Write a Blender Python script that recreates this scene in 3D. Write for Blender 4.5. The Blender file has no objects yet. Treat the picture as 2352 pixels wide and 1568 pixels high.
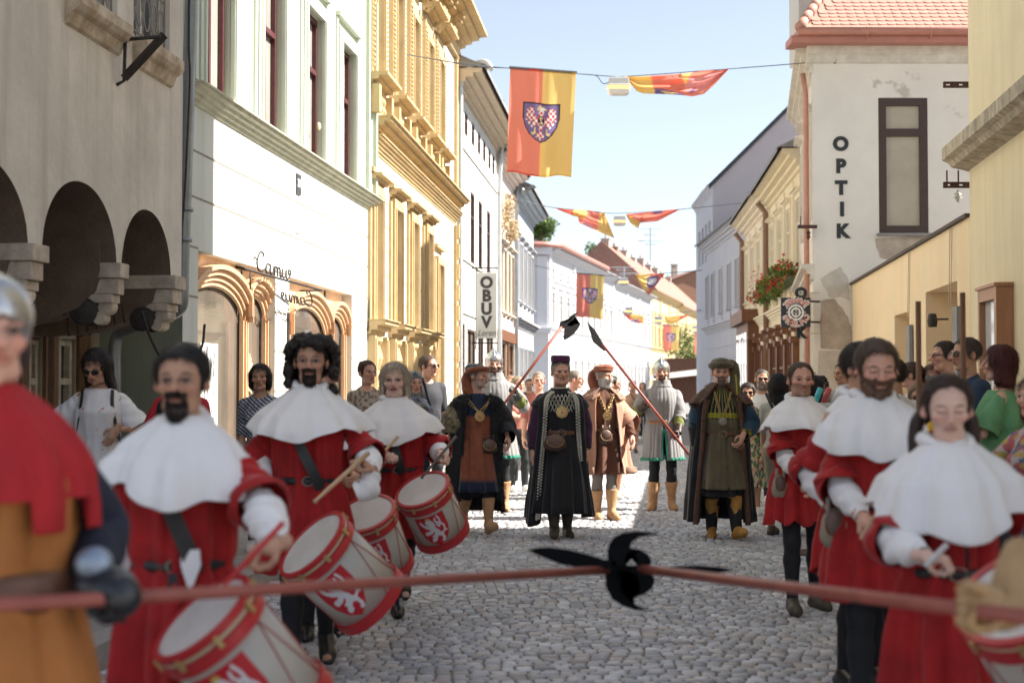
import bpy, bmesh, math, random
import numpy as np
from mathutils import Vector, Matrix, Quaternion
random.seed(7); rng = np.random.RandomState(7)
SC = bpy.context.scene
COL = SC.collection
# ------------------------------------------------------------------ camera
W0, H0, FPX = 2352.0, 1568.0, 3267.0
HZ = 882.0                      # horizon row of the street
CH = 1.55                       # eye height of the photographer
TILT = math.atan((HZ - 784.0) / FPX)
cam = bpy.data.cameras.new('camera')
cam.lens = 50.0; cam.sensor_width = 36.0; cam.clip_end = 3000; cam.clip_start = .05
cam.dof.use_dof = True; cam.dof.focus_distance = 14.9; cam.dof.aperture_fstop = 2.1
cam.dof.aperture_blades = 0
camo = bpy.data.objects.new('camera', cam); COL.objects.link(camo)
camo.location = (0, 0, CH); camo.rotation_euler = (math.pi / 2 + TILT, 0, 0)
SC.camera = camo
# ------------------------------------------------------------------ light
SUN_EL, SUN_AZ = math.radians(43), math.radians(.5)      # azimuth: from +X turned towards +Y
w = bpy.data.worlds.new('World'); SC.world = w; w.use_nodes = True
nt = w.node_tree; nt.nodes.clear()
sky = nt.nodes.new('ShaderNodeTexSky'); sky.sky_type = 'NISHITA'; sky.sun_disc = False
sky.sun_elevation = SUN_EL; sky.sun_rotation = math.pi / 2 - SUN_AZ
sky.altitude = 200; sky.air_density = 1.0; sky.dust_density = .4; sky.ozone_density = 1.0
bg = nt.nodes.new('ShaderNodeBackground'); bg.inputs[1].default_value = .073
wo = nt.nodes.new('ShaderNodeOutputWorld')
hs_ = nt.nodes.new('ShaderNodeHueSaturation'); hs_.inputs['Saturation'].default_value = .6; nt.links.new(sky.outputs[0], hs_.inputs['Color']); nt.links.new(hs_.outputs[0], bg.inputs[0]); nt.links.new(bg.outputs[0], wo.inputs[0])
sl = bpy.data.lights.new('sun', 'SUN'); sl.energy = 5.0; sl.angle = math.radians(.5); sl.color = (1, .95, .86)
so = bpy.data.objects.new('sun', sl); COL.objects.link(so)
sd = Vector((math.cos(SUN_EL) * math.cos(SUN_AZ), math.cos(SUN_EL) * math.sin(SUN_AZ), math.sin(SUN_EL)))
so.rotation_euler = sd.to_track_quat('Z', 'Y').to_euler(); so.location = (30, 3, 30)
SC.view_settings.view_transform = 'Standard'; SC.view_settings.look = 'None'
SC.view_settings.gamma = 1; SC.view_settings.exposure = 1.54
SC.render.engine = 'CYCLES'
SC.cycles.max_bounces = 8; SC.cycles.transparent_max_bounces = 12

ct, st_ = math.cos(TILT), math.sin(TILT)
def P(px, py, Y):
    """world point seen at full-picture pixel (2352 wide) at distance Y down the street"""
    v = (784 - py) / FPX
    fw = ct - st_ * v; up = st_ + ct * v
    return Vector(((px - 1176) / FPX / fw * Y, Y, CH + up / fw * Y))
def PX(px, Y): return P(px, HZ, Y).x
# ------------------------------------------------------------------ objects
def tag(o, label=None, cat=None, group=None, kind=None):
    if label: o['label'] = label
    if cat: o['category'] = cat
    if group: o['group'] = group
    if kind: o['kind'] = kind
    return o
def thing(name, label, cat, loc=(0, 0, 0), rz=0.0, group=None, kind=None):
    o = bpy.data.objects.new(name, None); COL.objects.link(o)
    o.empty_display_size = .2
    o.location = loc; o.rotation_euler = (0, 0, rz)
    return tag(o, label, cat, group, kind)
def mk(name, vs, fs, mat, parent=None, smooth=True, loc=None, world=False, mids=None, col=None, bevel=0, solid=0, label=None):
    """link one mesh object. world=True: verts are world coordinates, made local to the root thing"""
    vs = np.asarray(vs, dtype=float).reshape(-1, 3)
    if world:
        r = parent
        off = Vector((0, 0, 0))
        while r is not None:
            off += Vector(r.location); r = r.parent
        vs = vs - np.array(off)
    me = bpy.data.meshes.new(name)
    me.from_pydata(vs.tolist(), [], [tuple(int(i) for i in f) for f in fs] if not isinstance(fs, list) else fs)
    for m in (mat if isinstance(mat, (list, tuple)) else [mat]): me.materials.append(m)
    if mids is not None:
        me.polygons.foreach_set('material_index', np.asarray(mids, dtype=np.int32))
    if smooth: me.polygons.foreach_set('use_smooth', np.ones(len(me.polygons), dtype=bool))
    if col is not None:
        a = me.color_attributes.new('Col', 'FLOAT_COLOR', 'POINT')
        c = np.ones((len(vs), 4)); c[:, :3] = col; a.data.foreach_set('color', c.ravel())
    me.update()
    o = bpy.data.objects.new(name, me); COL.objects.link(o)
    if parent is not None: o.parent = parent
    if loc is not None: o.location = loc
    if bevel:
        b = o.modifiers.new('bevel', 'BEVEL'); b.width = bevel; b.segments = 2; b.limit_method = 'ANGLE'
        b.angle_limit = math.radians(40); b.harden_normals = False
    if solid:
        s = o.modifiers.new('solid', 'SOLIDIFY'); s.thickness = solid; s.offset = -1
    if label: o['label'] = label
    return o
class MB:
    def __init__(s): s.v = []; s.f = []; s.m = []; s.c = []
    def add(s, vs, fs, mi=0):
        n = len(s.v); s.v.extend([tuple(map(float, p)) for p in vs]); s.f.extend([tuple(int(i) + n for i in f) for f in fs]); s.m.extend([mi] * len(fs)); return s
    def box(s, x0, x1, y0, y1, z0, z1, mi=0, T=None):
        vs = [(x, y, z) for x in (x0, x1) for y in (y0, y1) for z in (z0, z1)]
        if T: vs = [T(*p) for p in vs]
        return s.add(vs, [(0, 1, 3, 2), (4, 6, 7, 5), (0, 4, 5, 1), (2, 3, 7, 6), (0, 2, 6, 4), (1, 5, 7, 3)], mi)
    def tube(s, pts, rad, n=8, mi=0, cap=True, T=None):
        vs, fs = tube(pts, rad, n, cap)
        if T: vs = [T(*p) for p in vs]
        return s.add(vs, fs, mi)
    def lathe(s, prof, n=20, mi=0, T=None, org=(0, 0, 0)):
        vs = []; fs = []
        for r, z in prof:
            for k in range(n):
                a = 2 * math.pi * k / n; vs.append((org[0] + r * math.cos(a), org[1] + r * math.sin(a), org[2] + z))
        for i in range(len(prof) - 1):
            for k in range(n):
                fs.append((i * n + k, i * n + (k + 1) % n, (i + 1) * n + (k + 1) % n, (i + 1) * n + k))
        fs.append(tuple(range(n))[::-1]); fs.append(tuple((len(prof) - 1) * n + k for k in range(n)))
        if T: vs = [T(*p) for p in vs]
        return s.add(vs, fs, mi)
    def prism(s, poly, T, w0, w1, mi=0):
        """2D polygon (u,v) extruded w0..w1 through T(u,v,w)"""
        n = len(poly)
        vs = [T(p[0], p[1], w0) for p in poly] + [T(p[0], p[1], w1) for p in poly]
        fs = [tuple(range(n))[::-1], tuple(range(n, 2 * n))] + [(i, (i + 1) % n, n + (i + 1) % n, n + i) for i in range(n)]
        return s.add(vs, fs, mi)
    def build(s, name, mat, parent=None, smooth=False, world=False, bevel=0, label=None, col=None):
        return mk(name, s.v, s.f, mat, parent, smooth, world=world, mids=s.m if isinstance(mat, (list, tuple)) else None, bevel=bevel, label=label, col=col)
def tube(pts, rad, n=8, cap=True):
    pts = [Vector(p) for p in pts]; m = len(pts)
    if not hasattr(rad, '__len__'): rad = [rad] * m
    vs = []; fs = []
    t0 = (pts[1] - pts[0]).normalized()
    ref = Vector((0, 0, 1)) if abs(t0.z) < .9 else Vector((0, 1, 0))
    u = t0.cross(ref).normalized()
    for i in range(m):
        t = (pts[min(i + 1, m - 1)] - pts[max(i - 1, 0)]).normalized()
        u = (u - t * u.dot(t)).normalized(); w_ = t.cross(u)
        r = rad[i]
        for k in range(n):
            a = 2 * math.pi * k / n; vs.append(pts[i] + (u * math.cos(a) + w_ * math.sin(a)) * r)
    for i in range(m - 1):
        for k in range(n):
            fs.append((i * n + k, i * n + (k + 1) % n, (i + 1) * n + (k + 1) % n, (i + 1) * n + k))
    if cap:
        fs.append(tuple(range(n))[::-1]); fs.append(tuple((m - 1) * n + k for k in range(n)))
    return vs, fs
def smoothpts(pts, n=6):
    """Catmull-Rom"""
    p = [np.array(q, float) for q in pts]; p = [2 * p[0] - p[1]] + p + [2 * p[-1] - p[-2]]
    out = []
    for i in range(1, len(p) - 2):
        for k in range(n):
            t = k / n
            out.append(.5 * ((2 * p[i]) + (-p[i - 1] + p[i + 1]) * t + (2 * p[i - 1] - 5 * p[i] + 4 * p[i + 1] - p[i + 2]) * t * t + (-p[i - 1] + 3 * p[i] - 3 * p[i + 1] + p[i + 2]) * t ** 3))
    out.append(p[-2]); return out
# ------------------------------------------------------------------ materials
_M = {}
def mat(name, rgb, rough=.8, noise=0.0, nscale=8, bump=0.0, bscale=30, metal=0, spec=None, stretch=None, rgb2=None, attr=False,
        trans=0, sheen=0, stain=None, emit=None, coat=0, streak=None, joints=None):
    """procedural principled material. noise mixes rgb->rgb2; stain=(rgb,scale,threshold) patches; attr: colour attribute Col multiplies"""
    if name in _M: return _M[name]
    m = bpy.data.materials.new(name); m.use_nodes = True; _M[name] = m
    t = m.node_tree; N = t.nodes; L = t.links
    b = N['Principled BSDF']; b.inputs['Roughness'].default_value = rough; b.inputs['Metallic'].default_value = metal
    if spec is not None: b.inputs['Specular IOR Level'].default_value = spec
    if sheen: b.inputs['Sheen Weight'].default_value = sheen; b.inputs['Sheen Roughness'].default_value = .4
    if coat: b.inputs['Coat Weight'].default_value = coat
    tc = N.new('ShaderNodeTexCoord'); co = tc.outputs['Object']
    def noise_(sc, det=4, vec=None, rough_=.55):
        n = N.new('ShaderNodeTexNoise'); n.inputs['Scale'].default_value = sc; n.inputs['Detail'].default_value = det; n.inputs['Roughness'].default_value = rough_
        L.new(vec or co, n.inputs['Vector']); return n.outputs['Fac']
    def mapv(s):
        mp = N.new('ShaderNodeMapping'); mp.inputs['Scale'].default_value = s; L.new(co, mp.inputs['Vector']); return mp.outputs[0]
    def ramp(f, a, c):
        r = N.new('ShaderNodeMapRange'); r.inputs['From Min'].default_value = a; r.inputs['From Max'].default_value = c; r.clamp = True
        L.new(f, r.inputs['Value']); return r.outputs[0]
    def mix(f, a, c, mode='MIX'):
        x = N.new('ShaderNodeMix'); x.data_type = 'RGBA'; x.blend_type = mode
        if isinstance(f, (int, float)): x.inputs[0].default_value = f
        else: L.new(f, x.inputs[0])
        for i, q in ((6, a), (7, c)):
            if isinstance(q, tuple): x.inputs[i].default_value = (*q, 1)
            else: L.new(q, x.inputs[i])
        return x.outputs[2]
    c = tuple(rgb)
    if noise or rgb2:
        c2 = rgb2 or tuple(max(0, x * (1 - noise)) for x in rgb)
        f = noise_(nscale, 6, mapv(stretch) if stretch else None, .62)
        c = mix(ramp(f, .35, .65), c, c2)
    if streak:
        f = noise_(streak[1], 5, mapv((1, 1, .06)), .65)
        c = mix(ramp(f, .45, .75), c, tuple(streak[0]))
    if stain:
        for (srgb, ssc, thr) in (stain if isinstance(stain, list) else [stain]):
            f = noise_(ssc, 8, None, .6)
            c = mix(ramp(f, thr, thr + .03), c, tuple(srgb))
    if attr:
        at = N.new('ShaderNodeAttribute'); at.attribute_name = 'Col'
        c = mix(1.0, c, at.outputs['Color'], 'MULTIPLY')
    if isinstance(c, tuple): b.inputs['Base Color'].default_value = (*c, 1)
    else: L.new(c, b.inputs['Base Color'])
    if bump:
        bp = N.new('ShaderNodeBump'); bp.inputs['Strength'].default_value = 1; bp.inputs['Distance'].default_value = bump
        L.new(noise_(bscale, 5, mapv(stretch) if stretch else None), bp.inputs['Height']); L.new(bp.outputs[0], b.inputs['Normal'])
    if trans:
        tr = N.new('ShaderNodeBsdfTranslucent')
        if isinstance(c, tuple): tr.inputs[0].default_value = (*c, 1)
        else: L.new(c, tr.inputs[0])
        mx = N.new('ShaderNodeMixShader'); mx.inputs[0].default_value = trans
        L.new(b.outputs[0], mx.inputs[1]); L.new(tr.outputs[0], mx.inputs[2]); L.new(mx.outputs[0], N['Material Output'].inputs[0])
    if emit:
        b.inputs['Emission Color'].default_value = (*emit[0], 1); b.inputs['Emission Strength'].default_value = emit[1]
    return m
def glass(name, tint=(.05, .06, .07), rough=.03):
    if name in _M: return _M[name]
    m = mat(name, tint, rough=rough, spec=.9, coat=.6); return m
# ------------------------------------------------------------------ numpy SDF + surface nets
def surfnet(V, org, h):
    S = V < 0
    nx, ny, nz = V.shape
    c = [S[i:nx - 1 + i, j:ny - 1 + j, k:nz - 1 + k] for i in (0, 1) for j in (0, 1) for k in (0, 1)]
    tot = sum(x.astype(np.int8) for x in c)
    act = (tot > 0) & (tot < 8)
    idx = -np.ones(act.shape, dtype=np.int64); I, J, K = np.nonzero(act); idx[I, J, K] = np.arange(len(I))
    acc = np.zeros((len(I), 3)); cnt = np.zeros(len(I))
    corners = [(i, j, k) for i in (0, 1) for j in (0, 1) for k in (0, 1)]
    val = {cc: V[I + cc[0], J + cc[1], K + cc[2]] for cc in corners}
    for a in range(8):
        for b in range(a + 1, 8):
            A, B = corners[a], corners[b]
            if sum(abs(A[q] - B[q]) for q in range(3)) != 1: continue
            va, vb = val[A], val[B]; m = (va < 0) != (vb < 0)
            t = np.where(m, va / np.where(m, va - vb, 1), 0)
            for q in range(3): acc[:, q] += np.where(m, A[q] + t * (B[q] - A[q]), 0)
            cnt += m
    vs = (np.stack([I, J, K], 1) + acc / cnt[:, None]) * h + np.array(org)
    F = []
    for ax in range(3):
        n = [nx, ny, nz]
        sl0 = [slice(1, -1)] * 3; sl1 = [slice(1, -1)] * 3
        sl0[ax] = slice(0, n[ax] - 1); sl1[ax] = slice(1, n[ax])
        s0, s1 = S[tuple(sl0)], S[tuple(sl1)]
        m = s0 != s1; E = np.stack(np.nonzero(m), 1)
        if not len(E): continue
        flip = s0[m]
        off = np.ones(3, int); off[ax] = 0; E = E + off
        b, c_ = (ax + 1) % 3, (ax + 2) % 3
        def at(db, dc):
            q = E.copy(); q[:, b] += db; q[:, c_] += dc; return idx[q[:, 0], q[:, 1], q[:, 2]]
        q = np.stack([at(-1, -1), at(0, -1), at(0, 0), at(-1, 0)], 1)
        q[~flip] = q[~flip][:, ::-1]
        F.append(q[(q >= 0).all(1)])
    F = np.concatenate(F) if F else np.zeros((0, 4), int)
    return vs, F
class SDF:
    """smooth union of capsules / ellipsoids on a grid"""
    def __init__(s, h, k=.02): s.h = h; s.k = k; s.p = []
    def cone(s, a, b, r0, r1=None, k=None): s.p.append(('c', np.array(a, float), np.array(b, float), r0, r0 if r1 is None else r1, k, 1)); return s
    def ell(s, c, r, k=None, sub=False, R=None): s.p.append(('e', np.array(c, float), np.array(r, float), None, R, k, -1 if sub else 1)); return s
    def cut(s, fn): s.p.append(('f', fn)); return s
    def bbox(s, p):
        if p[0] == 'c':
            r = max(p[3], p[4]); return np.minimum(p[1], p[2]) - r, np.maximum(p[1], p[2]) + r
        r = p[2] if p[4] is None else np.full(3, p[2].max())
        return p[1] - r, p[1] + r
    def mesh(s):
        pos = [p for p in s.p if p[0] != 'f' and p[6] > 0]
        lo = np.min([s.bbox(p)[0] for p in pos], 0) - 3 * s.h; hi = np.max([s.bbox(p)[1] for p in pos], 0) + 3 * s.h
        n = np.ceil((hi - lo) / s.h).astype(int) + 1
        ax = [lo[i] + s.h * np.arange(n[i]) for i in range(3)]
        V = np.full(n, .5)
        for p in s.p:
            if p[0] == 'f':
                X, Y, Z = np.meshgrid(*ax, indexing='ij', sparse=True); V = p[1](V, X, Y, Z); continue
            k = p[5] if p[5] is not None else s.k
            b0, b1 = s.bbox(p); m = k + 3 * s.h
            i0 = np.clip(((b0 - m - lo) / s.h).astype(int), 0, n - 1); i1 = np.clip(((b1 + m - lo) / s.h).astype(int) + 2, 1, n)
            if (i1 <= i0).any(): continue
            sl = tuple(slice(i0[q], i1[q]) for q in range(3))
            X, Y, Z = np.meshgrid(*[ax[q][sl[q]] for q in range(3)], indexing='ij', sparse=True)
            if p[0] == 'c':
                a, b = p[1], p[2]; d = b - a; L2 = max(d @ d, 1e-12)
                t = np.clip(((X - a[0]) * d[0] + (Y - a[1]) * d[1] + (Z - a[2]) * d[2]) / L2, 0, 1)
                D = np.sqrt((X - a[0] - t * d[0]) ** 2 + (Y - a[1] - t * d[1]) ** 2 + (Z - a[2] - t * d[2]) ** 2) - (p[3] + t * (p[4] - p[3]))
            else:
                c_, r = p[1], p[2]; x, y, z = X - c_[0], Y - c_[1], Z - c_[2]
                if p[4] is not None:
                    R = p[4]; x, y, z = R[0][0] * x + R[1][0] * y + R[2][0] * z, R[0][1] * x + R[1][1] * y + R[2][1] * z, R[0][2] * x + R[1][2] * y + R[2][2] * z
                k0 = np.sqrt((x / r[0]) ** 2 + (y / r[1]) ** 2 + (z / r[2]) ** 2); k1 = np.sqrt((x / r[0] ** 2) ** 2 + (y / r[1] ** 2) ** 2 + (z / r[2] ** 2) ** 2)
                D = k0 * (k0 - 1) / np.maximum(k1, 1e-6)
            v = V[sl]
            if p[6] > 0:
                hh = np.clip(.5 + .5 * (v - D) / k, 0, 1); V[sl] = v + (D - v) * hh - k * hh * (1 - hh)
            else:
                D = -D; hh = np.clip(.5 + .5 * (D - v) / k, 0, 1); V[sl] = v + (D - v) * hh + k * hh * (1 - hh)
        for q in range(3):
            sl = [slice(None)] * 3; sl[q] = 0; V[tuple(sl)] = np.maximum(V[tuple(sl)], .01)
            sl[q] = -1; V[tuple(sl)] = np.maximum(V[tuple(sl)], .01)
        return surfnet(V, lo, s.h)
def vnoise(p, sc, seed=0, oct=2):
    """cheap smooth pseudo noise in about -1..1"""
    r = np.random.RandomState(abs(int(seed)) + 1); out = np.zeros(len(p)); amp = 1
    for o in range(oct):
        for _ in range(4):
            d = r.normal(size=3); d /= np.linalg.norm(d); out += amp * .35 * np.sin(p @ d * sc * (1 + .4 * r.rand()) * 2 ** o + r.rand() * 6.28)
        amp *= .5
    return out
def inpoly(x, y, poly):
    x = np.asarray(x); y = np.asarray(y); ins = np.zeros(x.shape, bool); n = len(poly)
    for i in range(n):
        x0, y0 = poly[i]; x1, y1 = poly[(i + 1) % n]
        c = ((y0 > y) != (y1 > y))
        with np.errstate(divide='ignore', invalid='ignore'):
            xi = (x1 - x0) * (y - y0) / ((y1 - y0) if y1 != y0 else 1e-9) + x0
        ins ^= c & (x < xi)
    return ins
# ================================================================== materials of the setting
M_green = mat('plaster_green', (.50, .55, .445), .85, noise=.06, nscale=1.5, bump=.004, bscale=60, streak=((.42, .47, .37), 3))
M_greenl = mat('plaster_pale', (.62, .635, .59), .85, noise=.05, nscale=1.2, bump=.004, bscale=60, streak=((.50, .52, .47), 2.5))
M_grey = mat('plaster_old_grey', (.72, .655, .58), .9, noise=.25, nscale=1.1, bump=.012, bscale=14, streak=((.49, .43, .37), 4.5))
M_sill = mat('stone_sill', (.62, .53, .42), .9, rgb2=(.36, .27, .18), nscale=6, bump=.01, bscale=25)
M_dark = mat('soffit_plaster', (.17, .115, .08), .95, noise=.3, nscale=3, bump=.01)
M_stone = mat('corbel_stone', (.60, .50, .40), .85, noise=.4, nscale=7, bump=.012, bscale=20)
M_scroll = mat('corbel_dark_stone', (.06, .05, .045), .9, noise=.4, nscale=9, bump=.01)
M_zinc = mat('zinc_pipe', (.30, .32, .34), .42, noise=.25, nscale=4, metal=.6)
M_zincl = mat('zinc_pipe_light', (.55, .57, .58), .45, noise=.2, nscale=4, metal=.4)
M_redpipe = mat('red_pipe', (.55, .26, .19), .5, noise=.2, nscale=5)
M_brownpipe = mat('brown_pipe', (.26, .15, .10), .5, noise=.2, nscale=5)
M_iron = mat('wrought_iron', (.035, .025, .022), .6, noise=.4, nscale=25)
M_rust = mat('rusty_iron', (.09, .035, .025), .75, noise=.5, nscale=30, bump=.002)
M_win = mat('dark_red_frame', (.095, .022, .025), .5, noise=.3, nscale=12)
M_winbrown = mat('brown_frame', (.085, .035, .028), .5, noise=.3, nscale=12)
M_winwhite = mat('white_frame', (.72, .70, .65), .6, noise=.12, nscale=9)
M_winold = mat('old_cream_frame', (.50, .43, .32), .7, noise=.35, nscale=14)
G_pale = mat('pane_pale', (.42, .41, .37), .06, noise=.15, nscale=1.5, spec=.8, coat=.5)
G_dark = mat('pane_dark', (.045, .05, .055), .04, noise=.5, nscale=2, spec=.9, coat=.6)
G_tan = mat('pane_curtained', (.36, .32, .27), .08, noise=.22, nscale=2.2, spec=.7, coat=.5, stretch=(1, 1, .3))
M_wood = mat('orange_wood', (.74, .45, .26), .5, noise=.2, nscale=3, stretch=(6, 6, .6), bump=.002)
M_wooddk = mat('brown_wood', (.20, .075, .03), .5, noise=.4, nscale=4, stretch=(8, 8, .6), bump=.002)
M_cream = mat('cream_panel', (.80, .62, .45), .7, noise=.08, nscale=2)
M_yel = mat('yellow_trim', (.57, .42, .225), .8, noise=.15, nscale=3, bump=.004, streak=((.44, .31, .15), 4))
M_yelw = mat('offwhite_plaster', (.64, .60, .52), .85, noise=.06, nscale=2, bump=.004, streak=((.54, .49, .40), 3))
M_white = mat('white_plaster', (.58, .58, .565), .85, noise=.07, nscale=1.2, bump=.004, streak=((.58, .57, .54), 3))
M_pink = mat('pink_plaster', (.76, .66, .60), .85, noise=.08, nscale=1.5)
M_bluew = mat('bluewhite_plaster', (.46, .50, .53), .85, noise=.06, nscale=1.5)
M_lavshade = mat('lavender_shade_plaster', (.70, .69, .71), .85, noise=.05, nscale=.8)  # lavender shade on the white palace's flank, put into the plaster colour
M_greyw = mat('palegrey_plaster', (.56, .54, .56), .85, noise=.06, nscale=1.0, streak=((.50, .48, .50), 2))
M_mauve = mat('mauve_firewall', (.44, .39, .40), .9, noise=.06, nscale=.7)
M_opt = mat('peeling_plaster', (.74, .70, .65), .88, noise=.09, nscale=1.3, bump=.006, bscale=30, stain=[((.50, .45, .40), .8, .60)])
M_patch = mat('bare_plaster', (.50, .42, .35), .95, noise=.3, nscale=4, bump=.015, bscale=18, stain=((.45, .24, .16), 3.2, .66))
M_patch2 = mat('bare_plaster_pale', (.58, .53, .47), .95, noise=.25, nscale=3, bump=.012, bscale=18)
M_yelr = mat('warm_yellow_plaster', (.80, .64, .43), .85, noise=.06, nscale=1.6, bump=.004, bscale=40, streak=((.76, .57, .35), 3))
M_yeln = mat('near_yellow_plaster', (.78, .67, .46), .88, noise=.08, nscale=1.1, bump=.006, bscale=20, streak=((.66, .55, .38), 5))
M_ledge = mat('ledge_stone', (.58, .50, .38), .9, noise=.4, nscale=7, bump=.012, bscale=30, streak=((.2, .17, .13), 9))
M_creamy = mat('cream_plaster', (.78, .68, .48), .85, noise=.07, nscale=1.3)
M_farwhite = mat('far_white', (.46, .455, .475), .85, noise=.04, nscale=.5)
M_faryel = mat('far_yellow', (.52, .41, .23), .85, noise=.05, nscale=.5)
M_tile = mat('red_tiles', (.34, .17, .13), .8, noise=.25, nscale=2.5, bump=.02, bscale=9, stretch=(1, 1, 4))
M_tiles = mat('pink_beaver_tiles', (.50, .26, .20), .75, noise=.22, nscale=7)
M_redmetal = mat('red_gutter', (.45, .19, .15), .5, noise=.15, nscale=4)
M_darkroof = mat('dark_roof', (.05, .055, .065), .8, noise=.3, nscale=5)
M_greyroof = mat('grey_roof', (.27, .26, .26), .8, noise=.2, nscale=2)
M_brick = mat('chimney_brick', (.34, .18, .12), .9, noise=.4, nscale=9, bump=.01)
M_chim = mat('chimney_render', (.44, .38, .33), .9, noise=.3, nscale=5)
M_copper = mat('green_copper', (.10, .16, .17), .7, noise=.3, nscale=1)
M_letter = mat('letter_black', (.02, .025, .03), .6)
M_asph = mat('pavement_slab', (.34, .32, .30), .9, noise=.25, nscale=5, bump=.006, bscale=50)
M_kerb = mat('kerb_granite', (.42, .38, .35), .85, noise=.25, nscale=22, bump=.004, bscale=60)
M_joint = mat('sandy_joint', (.21, .195, .18), 1, noise=.3, nscale=20, bump=.01)
M_street = mat('far_cobble', (.26, .25, .25), .85, noise=.35, nscale=9, bump=.02, bscale=9)
M_stone_at = mat('cobblestone', (1, 1, 1), .5, attr=True, bump=.002, bscale=70, spec=.5)
M_wire = mat('steel_wire', (.10, .12, .14), .5)
M_leaf = mat('leaves', (.075, .12, .035), .7, attr=True, trans=.3)
M_attr = mat('painted', (1, 1, 1), .7, attr=True)
M_flag = mat('flag_cloth', (1, 1, 1), .8, attr=True, trans=.6)
M_board = mat('dark_blue_board', (.012, .022, .05), .25, noise=.5, nscale=2, coat=.3)
M_paper = mat('sign_white', (.62, .62, .58), .5, noise=.04, nscale=4)

# ================================================================== facade helper
class Fac:
    def __init__(s, A, B, side):
        s.A = Vector((A[0], A[1], 0)); s.B = Vector((B[0], B[1], 0)); s.d = (s.B - s.A); s.L = s.d.length; s.d.normalize()
        s.n = Vector((s.d.y, -s.d.x, 0)) if side == 'L' else Vector((-s.d.y, s.d.x, 0))
    def T(s, u, v, w=0): p = s.A + s.d * u + s.n * w; return (p.x, p.y, v)
    def uv(s, px, py=HZ):
        r = (P(px, py, 1.0) - Vector((0, 0, CH)))
        # ray t*r hits line A+u d  (offset w=0)
        det = r.x * -s.d.y + r.y * s.d.x
        t = (s.A.x * -s.d.y + s.A.y * s.d.x) / det
        X = Vector((r.x * t, r.y * t, 0)); return (X - s.A).dot(s.d), CH + r.z * t
    def u(s, px): return s.uv(px)[0]
def wall(f, u0, u1, v0, v1, holes, depth, mb=None, mi=0, w=0, back=True):
    mb = mb or MB()
    us = sorted(set([u0, u1] + [h[0] for h in holes] + [h[1] for h in holes])); vs = sorted(set([v0, v1] + [h[2] for h in holes] + [h[3] for h in holes]))
    us = [x for x in us if u0 - 1e-6 <= x <= u1 + 1e-6]; vs = [x for x in vs if v0 - 1e-6 <= x <= v1 + 1e-6]
    for i in range(len(us) - 1):
        for j in range(len(vs) - 1):
            uc, vc = (us[i] + us[i + 1]) / 2, (vs[j] + vs[j + 1]) / 2
            if any(h[0] < uc < h[1] and h[2] < vc < h[3] for h in holes): continue
            mb.add([f.T(us[i], vs[j], w), f.T(us[i + 1], vs[j], w), f.T(us[i + 1], vs[j + 1], w), f.T(us[i], vs[j + 1], w)], [(0, 1, 2, 3)], mi)
    for (a, b, c, d) in holes:
        q = [f.T(a, c, w), f.T(b, c, w), f.T(b, d, w), f.T(a, d, w)] + [f.T(a, c, w - depth), f.T(b, c, w - depth), f.T(b, d, w - depth), f.T(a, d, w - depth)]
        mb.add(q, [(0, 4, 5, 1), (1, 5, 6, 2), (2, 6, 7, 3), (3, 7, 4, 0)], mi)
    return mb
def bodybox(f, mb, u0, u1, v0, v1, depth, w=-.42, mi=0):
    """rest of the building volume behind the facade: back, sides, top"""
    T = f.T
    q = [T(u0, v0, 0), T(u1, v0, 0), T(u1, v1, 0), T(u0, v1, 0), T(u0, v0, -depth), T(u1, v0, -depth), T(u1, v1, -depth), T(u0, v1, -depth)]
    mb.add(q, [(0, 3, 7, 4), (1, 5, 6, 2), (4, 7, 6, 5), (3, 2, 6, 7)], mi)
    return mb
def prof(f, mb, u0, u1, pr, mi=0, w=0):
    """cornice: profile list (w,v) swept from u0 to u1, with end caps"""
    n = len(pr)
    vs = [f.T(u0, v, w + x) for x, v in pr] + [f.T(u1, v, w + x) for x, v in pr]
    mb.add(vs, [(i, (i + 1) % n, n + (i + 1) % n, n + i) for i in range(n)] + [tuple(range(n))[::-1], tuple(range(n, 2 * n))], mi)
def cornice(f, mb, u0, u1, v0, h, w, mi=0, steps=4):
    pr = [(-.02, v0)]
    for i in range(steps):
        a = w * ((i + 1) / steps) ** 1.4
        pr += [(a, v0 + h * i / steps + .25 * h / steps), (a, v0 + h * (i + 1) / steps)]
    pr += [(-.02, v0 + h)]
    prof(f, mb, u0, u1, pr, mi)
def fbox(f, mb, u0, u1, v0, v1, w0, w1, mi=0): mb.box(u0, u1, v0, v1, w0, w1, mi, T=lambda a, b, c: f.T(a, b, c)); return mb
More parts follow.
